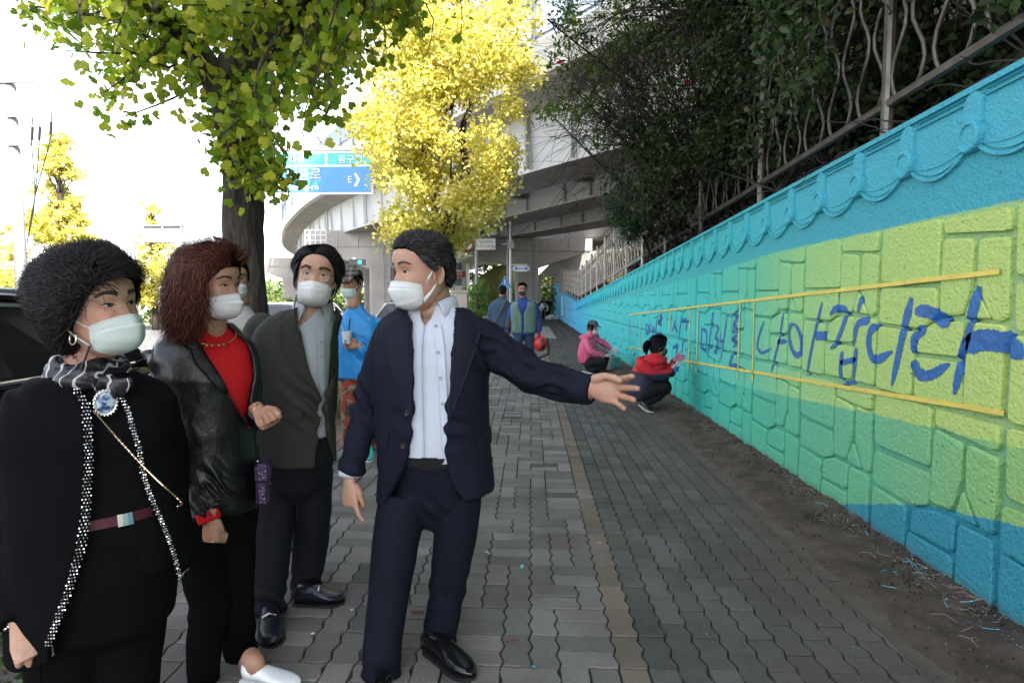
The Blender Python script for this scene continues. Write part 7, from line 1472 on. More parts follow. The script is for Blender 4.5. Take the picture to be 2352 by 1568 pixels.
# woman in pink crouching at the wall
pinkm = cloth('pink_anorak', (.70, .12, .22), .55, fold=.8, weave=150, spec=.35); Yp = 12.1; wg = plain('white_work_glove', (.62, .60, .60), .9); blkp = cloth('black_slacks', (.010, .010, .011), .85)
mp_, Tp, Hp = fig('person in a pink anorak and grey cap crouching at the wall with a brush', Yp, [(832, 1350, 21, 0, .8), (815, 1348, 24, 0, .8), (795, 1350, 25, 0, .75), (779, 1353, 23, 0, .7), (771, 1355, 17), (764, 1357, 9), (758, 1358, 7.5), (754, 1359, 7)], R(62), pinkm, SKIN_L, (1361, 752, 62, 8, 1.02), [([(1344, 783, -.2), (1357, 806, -.3), (1376, 817, -.25), (1386, 817, -.2)], (8.5, 8, 7, 5.5)), ([(1372, 780, .1), (1388, 790, .1), (1404, 801, .08)], (8, 7, 5.5))], [([(1350, 834, -.1), (1372, 830, -.3), (1386, 834, -.34), (1372, 846, -.22), (1352, 852, -.18)], (12, 11, 9.5, 8.5, 7)), ([(1352, 832, .12), (1376, 822, .05), (1390, 824, .02), (1378, 840, .08), (1368, 850, .08)], (12, 11, 9.5, 8.5, 7))], blkp, .013, .010, zfun=lambda a: interp(abs(a), (0, .6, .9, 1.3, 3.15), (.06, .055, .03, -.08, -.10)), hands=[dict(wrist=(1387, 817, -.2), d=(1, -.1, -.1), n=(0, .2, 1), thumb=(0, -1, .3), curl=(.6,) * 4, k=1.15, glove=wg), dict(wrist=(1405, 802, .08), d=(1, 0, -.5), n=(0, 1, 0), thumb=(0, 0, 1), curl=(.3,) * 4, k=1.15, glove=wg)], topname='anorak', amp=.010)
cap_hat(Hp, mp_, cloth('grey_cap', (.07, .08, .09), .8, weave=200), cloth('slate_visor', (.09, .14, .19), .8), zbase=.045)
b = MB(); b.tube(np.array([Tp.pt(a, at(0, 770, Yp)[2] + .02 * math.cos(a), .045) for a in np.linspace(.6, 2 * math.pi - .6, 24)]), .045, 8, flat=.8); b.build('hood', pinkm, mp_, True)
for h_, t_ in ((gnd(1338, 852), gnd(1360, 858)), (gnd(1358, 848), gnd(1378, 853))): shoe(mp_, h_, t_, plain('trainer_grey', (.16, .16, .18), .7) if h_[0] < .95 else bpy.data.materials.get('trainer_grey') or MT['black_plastic'], h=.075, solem=MASKW)
# woman in navy and red crouching nearer, back half turned
g = NG('navy_red_hoodie'); p = g.pos(); x, y, z = g.xyz(p); Yr = 7.75
zsplit = at(1490, 852, Yr)[2]; rn = g.out(g.mix(g.step(z, zsplit - .008, zsplit + .008), L(.018, .020, .042), L(.52, .012, .022)), .85, normal=g.bump(g.noise(g.scl(p, (1, 1, .5)), 13, 4, .6), .7, .018))
mr, Tr, Hr = fig('person in a navy and red hooded jacket crouching to paint the lettering', Yr, [(915, 1468, 30, 0, .78), (897, 1468, 36, 0, .78), (874, 1476, 38, 0, .72), (852, 1486, 38, 0, .7), (836, 1494, 34, 0, .65), (824, 1500, 25, 0, .6), (815, 1505, 14), (808, 1508, 12), (802, 1510, 11)], R(118), rn, SKIN_L, (1512, 793, 100, 6, 1.02), [([(1476, 840, -.22), (1502, 862, -.26), (1526, 862, -.16), (1540, 848, -.05)], (14, 12.5, 11, 8.5)), ([(1520, 838, .15), (1540, 856, .16), (1546, 838, .12), (1549, 826, .08)], (12, 11, 9, 8))], [([(1472, 908, -.08), (1504, 893, -.16), (1526, 891, -.18), (1506, 910, -.14), (1482, 924, -.12)], (19, 17, 15, 13, 10)), ([(1486, 893, .14), (1514, 884, .08), (1528, 890, .04), (1508, 908, .10), (1494, 922, .12)], (21, 18, 16, 13, 10))], cloth('navy_slacks', (.008, .0085, .012), .85), .011, .022, zfun=lambda a: interp(abs(a), (0, .4, .8, 1.1, 1.4, 3.15), (.06, .05, .02, -.02, -.07, -.12)), mask=('pleat', bpy.data.materials['mask_black']), hands=[dict(wrist=(1541, 846, -.05), d=(1, .1, .3), n=(-.3, .4, 1), thumb=(-.2, -1, .4), curl=(.8,) * 4, k=1.05, glove=wg), dict(wrist=(1549, 825, .08), d=(.9, .2, .2), n=(0, -1, 0), thumb=(0, 0, 1), curl=(.7,) * 4, k=1.05, glove=plain('stained_glove', (.50, .20, .30), .9))], topname='hooded_jacket', amp=.008, strands=2200)
b = MB(); Cc = catmull([Hr.w((0, .10, .03)), Hr.w((0, .150, .0)), Hr.w((.0, .155, -.07)), Hr.w((0, .135, -.13))], 10); b.tube(Cc, (.02, .035, .042, .045, .045, .042, .038, .03, .02, .008), 10); b.build('ponytail', bpy.data.materials['hair_base_black'], mr, True)
b = MB(); b.ball(Hr.w((0, .085, .075)), (.02, .02, .02), 8, 6); b.build('hair_tie', plain('violet_tie', (.18, .14, .45), .5, bstr=0), mr, True)
b = MB(); b.tube(np.array([Tr.pt(a, at(0, 822, Yr)[2] + .025 * math.cos(a), .030) for a in np.linspace(.5, 2 * math.pi - .5, 24)]), .042, 8, flat=.8); b.build('hood', plain('hood_red', (.52, .012, .022), .85), mr, True)
for h_, t_ in ((gnd(1470, 930), gnd(1498, 948)), (gnd(1492, 922), gnd(1516, 932))): shoe(mr, h_, t_, MT['black_plastic'], h=.08, solem=plain('sole_white', (.6, .6, .6), .6) if 'sole_white' not in bpy.data.materials else bpy.data.materials['sole_white'])
cq = at(1552, 846, Yr - .05); b = MB(); b.grid(np.array([[cq + np.array((r * math.cos(t), r * math.sin(t), z_)) for t in a_] for r, z_ in ((.001, -.04), (.032, -.04), (.045, .03), (.042, .03), (.036, .01), (.001, .01))]), closev=True); tag(b.build('paint_cup', plain('blue_paint_cup', (.04, .16, .50), .5)), 'small blue paint cup held against the wall by the crouching painter', 'cup')
# tins and bottle beside the pink figure
def tin(px, py, r, h, m, label):
    q = gnd(px, py); e = empty('paint_tin', (q[0], q[1], 0), label, 'tin', 'paint tins at the wall'); b = MB(); b.grid(np.array([[q + np.array((rr * math.cos(t), rr * math.sin(t), z_)) for t in a_] for rr, z_ in ((.001, .002), (r, .002), (r, h), (r * 1.05, h), (r * 1.05, h + .015), (r * .92, h + .015), (r * .90, h - .03), (.001, h - .03))]), closev=True); b.build('tin_body', m, e, False)
    b = MB(); b.tube(catmull([q + (r, 0, h), q + (r * .7, -r * .8, h * .6), q + (0, -r * 1.05, h * .45), q + (-r * .7, -r * .8, h * .6), q + (-r, 0, h)], 14), .004, 5); b.build('tin_handle', MT['steel'], e)
tin(1398, 848, .13, .24, MT['steel'], 'grey metal paint tin on the pavement beside the pink figure'); tin(1412, 846, .11, .22, plain('green_tin', (.05, .35, .30), .5), 'turquoise paint tin standing against the wall')
q = gnd(1388, 855); b = MB(); b.grid(np.array([[q + np.array((r * math.cos(t), r * math.sin(t), z_)) for t in a_] for r, z_ in ((.001, 0), (.033, .002), (.034, .13), (.015, .19), (.013, .24), (.016, .245), (.001, .25))]), closev=True); o = tag(b.build('glass_bottle', plain('brown_glass', (.09, .03, .008), .08, bstr=0), smooth=True), 'small brown glass bottle in front of the paint tins', 'bottle')
# workers far down the pavement
far_spec = [('stooping worker in a white top far down the pavement', 1243, 44, cloth('white_top', (.6, .6, .6), .85, weave=100), 42, 1.35, .35), ('far worker in a dark jacket with a white cap beside the blue wall', 1258, 47, cloth('dark_top', (.02, .02, .024), .85, weave=100), 20, 1.62, .1), ('far worker in black bending down before the stooping one in white', 1233, 47.5, cloth('black_shirt', (.012, .012, .016), .85, weave=100), 40, 1.3, .4), ('far worker in pale lilac, leftmost of the distant group', 1228, 50, cloth('lilac_top', (.45, .42, .52), .85, weave=100), 10, 1.6, .1)]
for lab, px, Yf, mt_, yw, hh, lean in far_spec:
    q = at(px, 690, Yf); root = person((q[0], Yf), lab, 'workers far down the pavement'); X = q[0]
    hip = np.array((X, Yf, .85)); ch = hip + np.array((lean * .6, -lean * .5, max(.25, hh - 1.1 + .0))); hdp = ch + np.array((lean * .35, -lean * .3, .27 if lean < .3 else .12))
    garment('top', [sleeve([hip + (0, 0, -.05), (hip + ch) / 2, ch], [.17, .19, .17]), sleeve([ch + (-.2, 0, -.02), ch + (-.26, -.08, -.28), ch + (-.16, -.2, -.5)], [.06, .055, .045]), sleeve([ch + (.2, 0, -.02), ch + (.26, -.08, -.28), ch + (.2, -.22, -.48)], [.06, .055, .045])], mt_, root, .025, 1, .006)
    garment('trousers', [sleeve([hip + (-.09, 0, .02), (X - .1, Yf - .05, .45), (X - .1, Yf, .05)], [.11, .085, .07]), sleeve([hip + (.09, 0, .02), (X + .12, Yf - .05, .45), (X + .14, Yf + .05, .05)], [.11, .085, .07])], blkp, root, .025, 1, .006)
    Hf = Head(hdp, R(yw), R(20 + 50 * lean), 0, 1.05); b = MB(); Hf.skull(b, 16, 20); b.tube([ch - (0, 0, .05), (ch + hdp) / 2, hdp - (0, 0, .05)], .055, 8)
    for s in (-1, 1): b.tube([(X + s * .1, Yf, .02), (X + s * .1, Yf - .12, .03)], .045, 6)
    b.build('body', SKIN_M, root, True); b = MB(); Hf.cap(b, lambda a: interp(abs(a), (0, .9, 1.5, 3.15), (.07, .05, -.01, -.07)), lambda a, t: .014, 20, 8); b.build('hair', MASKW if 'white cap' in lab else bpy.data.materials['hair_base_black'], root, True)
b = MB()
for dx, dz, r in ((0, .16, .30), (.35, .12, .26), (-.3, .10, .22)): b.ball((at(1268, 716, 45)[0] + dx, 45, dz), (r, r * .8, dz + .08), 14, 8)
V, F, N = voxel(b, .03, 2); o = mesh_obj('sack', folds(V, N, .03, (5, 5, 5)), F, MASKW, None, True); tag(o, 'white sacks lying at the foot of the blue wall near the far workers', 'sack')
# ------------------------------------------------------------ road signs, poles, cabinet
def pole(b, x, y, z0, z1, r0, r1=None, seg=10): b.tube([(x, y, z0), (x, y, (z0 + z1) / 2), (x, y, z1)], [r0, ((r1 or r0) + r0) / 2, r1 or r0], seg)
Ys = 20.0; A0, A1 = at(560, 447, Ys), at(856, 447, Ys); ztop = at(700, 349, Ys)[2]; zb_ = A0[2]; zsplit = at(700, 381, Ys)[2]
sg = empty('road_sign', (-3.4, Ys, 0), 'large blue and green overhead road sign reading Injung-ro, behind the ginkgo trunk', 'road sign')
b = MB(); pole(b, -3.4, Ys + .25, -.13, 6.6, .16, .13); b.tube([(-3.4, Ys + .25, 6.35), (A0[0] - .2, Ys + .25, ztop + .18)], .09, 10); b.tube([(-3.4, Ys + .25, 5.2), (A0[0] - .2, Ys + .25, zb_ + .45)], .06, 8); b.build('gantry', MT['white_paint'], sg, True)
W_ = A1[0] - A0[0]; cx = (A0[0] + A1[0]) / 2
MB().box((cx, Ys + .06, (zb_ + ztop) / 2), (W_, .05, ztop - zb_)).build('sign_border', MT['sign_white'], sg)
o = MB().box((cx, Ys + .03, (zb_ + zsplit) / 2 + .02), (W_ - .10, .02, zsplit - zb_ - .10)).build('blue_panel', MT['blue_sign'], sg); xm = at(748, 360, Ys)[0]
for xa, xb in ((A0[0] + .05, xm - .04), (xm + .04, A1[0] - .05)): MB().box(((xa + xb) / 2, Ys + .03, (zsplit + ztop) / 2), (xb - xa, .02, ztop - zsplit - .08)).build('green_panel', MT['green_sign'], sg)
for txt, px, py, s in (('북항', 682, 367, .30), ('동구청', 805, 367, .30), ('인중로', 698, 402, .42), ('Injung-ro', 698, 430, .27), ('E', 803, 413, .30)): lettering(txt, s, at(px, py, Ys - .0), ROT_FRONT, MT['sign_white'], sg)
b = MB(); c = [at(px, py, Ys)[[0, 2]] for px, py in ((812, 398), (818, 398), (827, 413), (818, 428), (812, 428), (820, 413))]; b.prism([(x, Ys + .018, z) for x, z in c], (0, -.006, 0)); b.build('arrow', MT['sign_white'], sg)
b = MB(); q = at(640, 425, Ys)[[0, 2]]; b.tube([(q[0], Ys + .01, q[1] - .2), (q[0], Ys + .01, q[1] + .5)], .06, 4); b.build('route_arrow', MT['sign_white'], sg)
# lamp pole with speed limit and rule board
Yq = 35.0
def X(px, Y=Yq): return at(px, 690, Y)[0]
def Zq(py, Y=Yq): return at(1176, py, Y)[2]
lp = empty('street_lamp', (X(1095), Yq, 0), 'lamp pole carrying the round 40 speed sign and a white rule board', 'street lamp'); b = MB(); pole(b, X(1095), Yq, -.1, Zq(512), .12, .09); b.build('pole', MT['grey_paint'], lp, True)
b = MB(); b.tube(catmull([(X(1097), Yq, Zq(549)), (X(1110), Yq - .2, Zq(541)), (X(1124), Yq - .3, Zq(540))], 8), .04, 6); b.build('lamp_arm', MT['grey_paint'], lp, True); b = MB(); b.ball((X(1132), Yq - .3, Zq(537)), (.35, .16, .10), 14, 8); b.build('lamp_head', MT['white_paint'], lp, True)
def disc_sign(parent, c, r, m1_, m2_, txt, tm, ts):
    a = np.linspace(0, 2 * math.pi, 32, endpoint=False); b = MB(); b.prism([(c[0] + r * math.cos(t), c[1], c[2] + r * math.sin(t)) for t in a], (0, .02, 0)); o = b.build('speed_sign', m1_, parent); b = MB(); b.prism([(c[0] + r * .78 * math.cos(t), c[1] - .004, c[2] + r * .78 * math.sin(t)) for t in a], (0, .003, 0)); b.build('sign_face', m2_, o); me = text_mesh(txt, ts, .002); me.materials.clear(); me.materials.append(tm); me.transform(Matrix(ROT_FRONT).to_4x4()); place('digits', me, o, np.array((c[0], c[1] - .008, c[2])) - WL[o.name])
disc_sign(lp, (X(1075), Yq - .1, Zq(562)), .31, MT['red_paint'], MT['sign_white'], '40', MT['black_paint'], .36)
cb = (X(1117), Yq - .08, Zq(561)); o = MB().box(cb, (1.08, .03, .62)).build('rule_board', MT['sign_white'], lp)
for dz, segs in ((.14, (('비보호좌회전', -.0, MT['black_paint']),)), (-.14, (('적색시 진행가능', .0, MT['red_paint']),))):
    for t, dx, m in segs: me = text_mesh(t, .145, .002); me.materials.clear(); me.materials.append(m); me.transform(Matrix(ROT_FRONT).to_4x4()); place('board_text', me, o, np.array((cb[0] + dx, cb[1] - .02, cb[2] + dz)) - WL[o.name])
tl = empty('traffic_light', (X(1052), Yq + 2, 0), 'traffic light showing green beside the speed sign', 'traffic light'); MB().box((X(1052, 37), 37, Zq(567, 37)), (1.0, .2, .36)).build('housing', MT['black_plastic'], tl); b = MB(); pole(b, X(1040, 37), 37.2, -.1, Zq(560, 37), .09); b.tube([(X(1040, 37), 37.15, Zq(564, 37)), (X(1060, 37), 37.15, Zq(564, 37))], .05, 6); b.build('mast', MT['grey_paint'], tl, True)
ge = NG('green_signal'); ge.out(L(.0, .5, .35), .3); ge.b.inputs['Emission Color'].default_value = L(.05, 1, .65); ge.b.inputs['Emission Strength'].default_value = .35; b = MB(); b.ball((X(1057, 37), 36.88, Zq(567, 37)), (.14, .05, .14), 14, 8); b.build('green_lens', ge.m, tl, True)
# second traffic light under the viaduct at the left
t2 = empty('traffic_light', (X(826, 30), 30, 0), 'traffic light with small green lens above the plaid cap', 'traffic light'); MB().box((X(822, 30), 30, Zq(602, 30)), (.8, .2, .3)).build('housing', MT['black_plastic'], t2); b = MB(); b.ball((X(829, 30), 29.9, Zq(602, 30)), (.10, .05, .10), 12, 8); b.build('green_lens', ge.m, t2, True); b = MB(); pole(b, X(812, 30), 30.2, -.1, Zq(590, 30), .07); b.build('mast', MT['grey_paint'], t2)
# thin lamp post and white post with oval direction sign
p2 = empty('street_lamp', (X(1163), Yq + .6, 0), 'thin double-curved lamp post right of the rule board', 'street lamp'); b = MB(); pole(b, X(1165), Yq + .6, -.1, Zq(513), .06, .05); b.tube(catmull([(X(1165), Yq + .6, Zq(530)), (X(1158), Yq + .6, Zq(518)), (X(1140), Yq + .6, Zq(513))], 8), .035, 6); b.tube([(X(1165), Yq + .6, Zq(514)), (X(1138), Yq + .6, Zq(511))], .03, 6); b.build('pole', MT['grey_paint'], p2, True)
p3 = empty('sign_post', (X(1173), Yq - 1, 0), 'white post with an oval blue and white direction sign', 'post'); Yw = Yq - 1; b = MB(); pole(b, X(1173, Yw), Yw, -.1, Zq(512, Yw), .10, .085); b.ball((X(1173, Yw), Yw, Zq(512, Yw)), .1, 10, 6); b.build('post', MT['white_paint'], p3, True)
b = MB(); b.box((X(1174, Yw), Yw - .12, Zq(563, Yw)), (.34, .2, .4)); b.tube([(X(1152, Yw), Yw, Zq(560, Yw)), (X(1180, Yw), Yw, Zq(560, Yw))], .05, 6); b.build('junction_box', MT['grey_paint'], p3)
b = MB(); b.tube([(X(1173, Yw), Yw - .1, Zq(608, Yw)), (X(1212, Yw), Yw - .1, Zq(608, Yw))], .035, 6); b.build('bracket', MT['white_paint'], p3)
ov = (X(1197, Yw), Yw - .14, Zq(617, Yw)); a = np.linspace(0, 2 * math.pi, 36, endpoint=False); sq = lambda r, h: [(ov[0] + r * math.copysign(abs(math.cos(t)) ** .6, math.cos(t)), ov[1], ov[2] + h * math.copysign(abs(math.sin(t)) ** .8, math.sin(t))) for t in a]
o = MB().prism(sq(.47, .17), (0, .04, 0)).build('oval_sign', MT['sign_white'], p3); b = MB()
for sx in (-1, 1): b.box((ov[0] + sx * .27, ov[1] - .006, ov[2]), (.18, .008, .14))
for k in range(3): b.box((ov[0] - .09 + .09 * k, ov[1] - .006, ov[2]), (.05, .008, .09))
b.build('blue_symbols', MT['blue_sign'], o)
ps = empty('crossing_sign', (X(1160), Yq - 2, 0), 'blue triangular pedestrian crossing sign beside the head of the man seen from behind', 'sign'); Yt = Yq - 2; c = (X(1160, Yt), Yt, Zq(650, Yt)); b = MB(); b.prism([(c[0] - .36, c[1], c[2] - .26), (c[0] + .36, c[1], c[2] - .26), (c[0], c[1], c[2] + .40)], (0, .03, 0)); b.build('blue_triangle', MT['blue_sign'], ps)
b = MB(); y_ = c[1] - .008
b.ball((c[0], y_, c[2] + .14), (.04, .006, .04), 10, 6); b.tube([(c[0], y_, c[2] + .10), (c[0] - .01, y_, c[2] - .02)], .03, 5); b.tube([(c[0] - .01, y_, c[2] - .02), (c[0] - .08, y_, c[2] - .14)], .02, 5); b.tube([(c[0] - .01, y_, c[2] - .02), (c[0] + .06, y_, c[2] - .14)], .02, 5); b.tube([(c[0], y_, c[2] + .08), (c[0] + .08, y_, c[2] + .0)], .016, 5)
for k in range(4): b.box((c[0] - .18 + .12 * k, y_, c[2] - .20), (.07, .006, .07))
b.build('walking_figure', MT['sign_white'], ps); b = MB(); pole(b, c[0], c[1] + .06, -.1, c[2] + .4, .04); b.build('post', MT['grey_paint'], ps)
# roadside cabinet, round shrub
Yc = 24; cq = (X(1052, Yc), Yc); cab = empty('utility_cabinet', (cq[0], Yc, 0), 'beige steel utility cabinet beside the ivy-clad shrub', 'cabinet'); bm_ = plain('cabinet_beige', (.42, .37, .32), .5, var=.06, bstr=.05); MB().box((cq[0], Yc, .85), (.78, .5, 1.7)).build('housing', bm_, cab)
for s in (-1, 1): o = MB().box((cq[0] + s * .19, Yc - .26, .9), (.36, .02, 1.45)).build('door', bm_, cab); MB().box((cq[0] + s * .04, Yc - .28, .9), (.03, .03, .12)).build('handle', MT['black_plastic'], o)
MB().box((cq[0], Yc, 1.74), (.86, .58, .07)).build('roof', bm_, cab)
fr = leafmat('ivy_leaf', ((0, L(.10, .20, .04)), (.6, L(.20, .33, .09)), (1, L(.34, .46, .16))), .35)
sh = empty('ivy_shrub', (X(1098, 26), 26, 0), 'sunlit pale green ivy-clad shrub right of the beige cabinet', 'shrub'); b = MB(); base = np.array((X(1098, 26), 26, -.1)); b.tube([base, base + (0, 0, 1.6)], (.09, .05), 8)
lb = [(base + np.array((rng.normal(0, .22 * (1.3 - t)), rng.normal(0, .25), .2 + 2.2 * t)), (.42 * (1.25 - t), .42 * (1.25 - t), .3)) for t in rng.uniform(0, 1, 26)]; b.build('stems', bark, sh); crown_tree(sh, lb, 5200, .10, fr, OVAL, OVALF, .5, .8, 'foliage')
# hill mounds under and beyond the viaduct
hm = NG('hill_grass'); p = hm.pos(); hill_m = hm.out(hm.ramp(hm.noise(p, 1.1, 6, .7), ((.3, L(.12, .16, .04)), (.55, L(.26, .26, .08)), (.75, L(.40, .33, .11)))), .95, normal=hm.bump(hm.noise(p, 5, 5, .7), 1, .25))
def mound(name, cx, cy, rx, ry, h, m):
    P = []
    for r in np.linspace(0, 1, 16): P.append([(cx + rx * r * math.cos(t), cy + ry * r * math.sin(t), -.16 + h * (math.cos(r * math.pi) * .5 + .5) ** .8 * (1 + .10 * mnoise.noise((math.cos(t) * 2 * r, math.sin(t) * 2 * r, cx))) + .12 * mnoise.noise((cx + rx * r * math.cos(t) * 1.2, ry * r * math.sin(t) * 1.2, 0))) for t in np.linspace(0, 2 * math.pi, 48, endpoint=False)])
    tag(MB().grid(np.array(P)[::-1], closev=True).build(name, m, smooth=True), kind='structure')
mound('grassy_hill', -3.2, 72, 7.5, 9, 5.6, hill_m); mound('grassy_hill', 9.0, 70, 9, 10, 4.8, hill_m); mound('grassy_hill', -12, 110, 12, 12, 4, hill_m)
def bush_mass(name, x0, x1, y0, y1, h, n, mat, lab=None, size=.35):
    P = np.column_stack((rng.uniform(x0, x1, n), rng.uniform(y0, y1, n), rng.uniform(0, h, n))); k = np.array([mnoise.noise((q[0] * .35, q[1] * .35, 0)) * .5 + .6 > q[2] / h * .9 for q in P]); tag(leaf_obj(name, P[k], rng.uniform(size * .6, size * 1.3, k.sum()), OVAL, OVALF, mat, None, .3), kind='stuff')
gh = leafmat('hill_bush_leaf', ((0, L(.07, .13, .03)), (.6, L(.15, .22, .05)), (1, L(.30, .30, .08))), .35)
bush_mass('hillside_bushes', 1.0, 12, 50, 60, 3.6, 6500, gh); bush_mass('hillside_bushes', -7, -1.0, 62, 70, 3.6, 3200, gh); bush_mass('roadside_bushes', -24, -17, 34, 60, 1.7, 5000, gh); bush_mass('distant_trees', -120, -24, 150, 175, 9, 7000, gh, size=1.4)
# evergreen behind the rule board
ec = empty('conifer_tree', (X(1140, 80), 80, 0), 'grey-green tree on the hill behind the sign poles', 'tree'); b = MB(); base = np.array((X(1135, 80), 80, 2)); b.tube([base, base + (0, 0, 6)], (.2, .05), 7); b.build('trunk', bark, ec); crown_tree(ec, [(base + np.array((rng.normal(0, 1.1), rng.normal(0, 1), rng.uniform(2, 6))), (1.0, 1.0, .8)) for _ in range(22)], 3200, .28, gh)
# buildings
winm = plain('window_glass', (.10, .14, .18), .15, bstr=0)
def building(x, y, w, d, h, m, label, nx, nz, z0=.9, stripe=None, rz=0):
    e = empty('building', (x, y, 0), label, 'building'); MB().box((x, y, h / 2 - .1), (w, d, h + .2)).build('wall', m, e); MB().box((x, y, h + .12), (w + .3, d + .3, .24)).build('roof', MT['concrete'], e)
    for i in range(nx):
        for k in range(nz):
            o = MB().box((x - w / 2 + w * (i + .5) / nx, y - d / 2 - .02, z0 + (h - z0) * (k + .45) / nz), (w / nx * .62, .08, (h - z0) / nz * .55)).build('window', MT['white_paint'], e); q = WL[o.name]; MB().box((x - w / 2 + w * (i + .5) / nx, y - d / 2 - .065, z0 + (h - z0) * (k + .45) / nz), (w / nx * .54, .03, (h - z0) / nz * .46)).build('pane', winm, o)
    if stripe:
        for k in range(3): MB().box((x, y - d / 2 - .03, h * (.35 + .25 * k)), (w, .05, .18)).build('stripe', stripe, e)
    return e
wb_ = plain('building_white', (.74, .75, .76), .7, var=.04, nscale=.3, bstr=0); lb_ = plain('pale_blue_cladding', (.50, .66, .76), .6, bstr=0)
building(X(20, 58), 58, 9, 6, 4.6, wb_, 'low white building with pale blue bands at the far left', 5, 2, stripe=lb_)
building(X(80, 75), 75, 8, 8, 4.0, lb_, 'pale blue shed behind the low white building', 3, 1)
building(X(230, 120), 120, 26, 10, 5.2, wb_, 'long pale hall across the road in the distance', 10, 1, stripe=lb_)
bs = building(X(1040, 74), 74, 3.6, 5, 6.4, wb_, 'white building with a red shop sign seen between head and shrub', 2, 3)
o = MB().box((X(1046, 71), 71.3, Zq(630, 71)), (2.4, .15, .6)).build('shop_sign', MT['red_sign'], bs); me = text_mesh('정모수리', .46, .01); me.materials.clear(); me.materials.append(MT['sign_white']); me.transform(Matrix(ROT_FRONT).to_4x4()); place('shop_lettering', me, o, np.array((X(1046, 71), 71.2, Zq(630, 71))) - WL[o.name])
for k, (px, w, h) in enumerate(((320, 20, 9), (470, 16, 7), (640, 14, 8), (700, 22, 6), (1000, 18, 9))): building(X(px, 190), 190, w * 1.6, 12, h, wb_, ['distant white block left of the red-haired woman', 'distant white block behind the red hair', 'distant white block right of the trunk', 'distant low white hall under the viaduct', 'distant white block behind the head of the man in navy'][k], 6, 2)
# utility pole with crossarms, insulators, wires
Yu = 16; ux = X(52, Yu); up = empty('utility_pole', (ux, Yu, 0), 'pale concrete utility pole with crossarms and insulators at the far left', 'utility pole'); b = MB(); pole(b, ux, Yu, -.2, Zq(165, Yu), .17, .11, 12); b.build('pole', plain('pole_concrete', (.24, .235, .225), .85, bscale=30), up, True)
for py, w in ((178, 1.15), (258, .95), (325, .9)):
    z = Zq(py, Yu); o = MB().box((ux + .1, Yu - .12, z), (w, .07, .08)).build('crossarm', MT['steel'], up)
    for s in (-.45, .0, .45): b = MB(); b.tube([(ux + .1 + s * w, Yu - .12, z + h_) for h_ in (.04, .10, .16, .22)], (.03, .055, .035, .05), 8); b.build('insulator', MT['white_paint'], o, True)
b = MB()
for px, py in ((92, 330), (118, 318), (75, 330)): b.tube(catmull([at(px, py - 60, Yu - .2), at(px - 2, py, Yu - .2), at(80, 455, Yu - .2), at(62, 560, Yu - .15)], 14), .015, 5); b.tube([at(px, py - 38, Yu - .2), at(px - 2, py - 8, Yu - .2)], .035, 6)
b.build('cables', MT['black_plastic'], up)
for py, y2 in ((178, 60), (180, 70)): b = MB(); b.tube(catmull([(ux, Yu, Zq(py, Yu)), (ux - 6, Yu - 1, Zq(py, Yu) - .5), (ux - 14, Yu - 3, Zq(py, Yu) + .2)], 14), .012, 4); b.build('wire', MT['black_plastic'], up)
# back of a gantry sign
Yg = 28; gx = X(310, Yg); gs = empty('gantry_sign', (gx, Yg, 0), 'back of a white framed road sign on a post, left of the red-haired woman', 'road sign'); b = MB(); pole(b, gx, Yg, -.15, Zq(508, Yg), .13, .11); b.build('post', plain('galvanised', (.30, .30, .31), .45, .3, bstr=0), gs, True)
b = MB()
for py in (515, 553): b.tube([(gx, Yg, Zq(py, Yg)), (X(430, Yg), Yg, Zq(py, Yg))], .05, 8)
b.build('gantry_beam', bpy.data.materials['galvanised'], gs); MB().box(((X(334, Yg) + X(425, Yg)) / 2, Yg + .08, Zq(534, Yg)), (X(425, Yg) - X(334, Yg), .04, .86)).build('sign_back', plain('sign_back_grey', (.36, .36, .36), .5, bstr=0), gs); b = MB()
for px in (336, 380, 423): b.box((X(px, Yg), Yg, Zq(534, Yg)), (.06, .08, .86))
b.build('sign_rib', MT['grey_paint'], gs)
q = np.array([(X(1160, 33), 33, .004), (X(1262, 33) , 33, .004), (X(1266, 22.5), 22.5, .004), (X(1158, 22.5), 22.5, .004)]); q[:, 0] = (-1.5, .95, .95, -1.5); tag(MB().add(q[::-1], [(0, 1, 2, 3)]).build('painted_sun_patch', plain('sun_patch_tone', (.36, .33, .29), .85, var=.12, bscale=60)), kind='structure')  # pale flat sheet: pool of sunlight on the pavers put into its colour

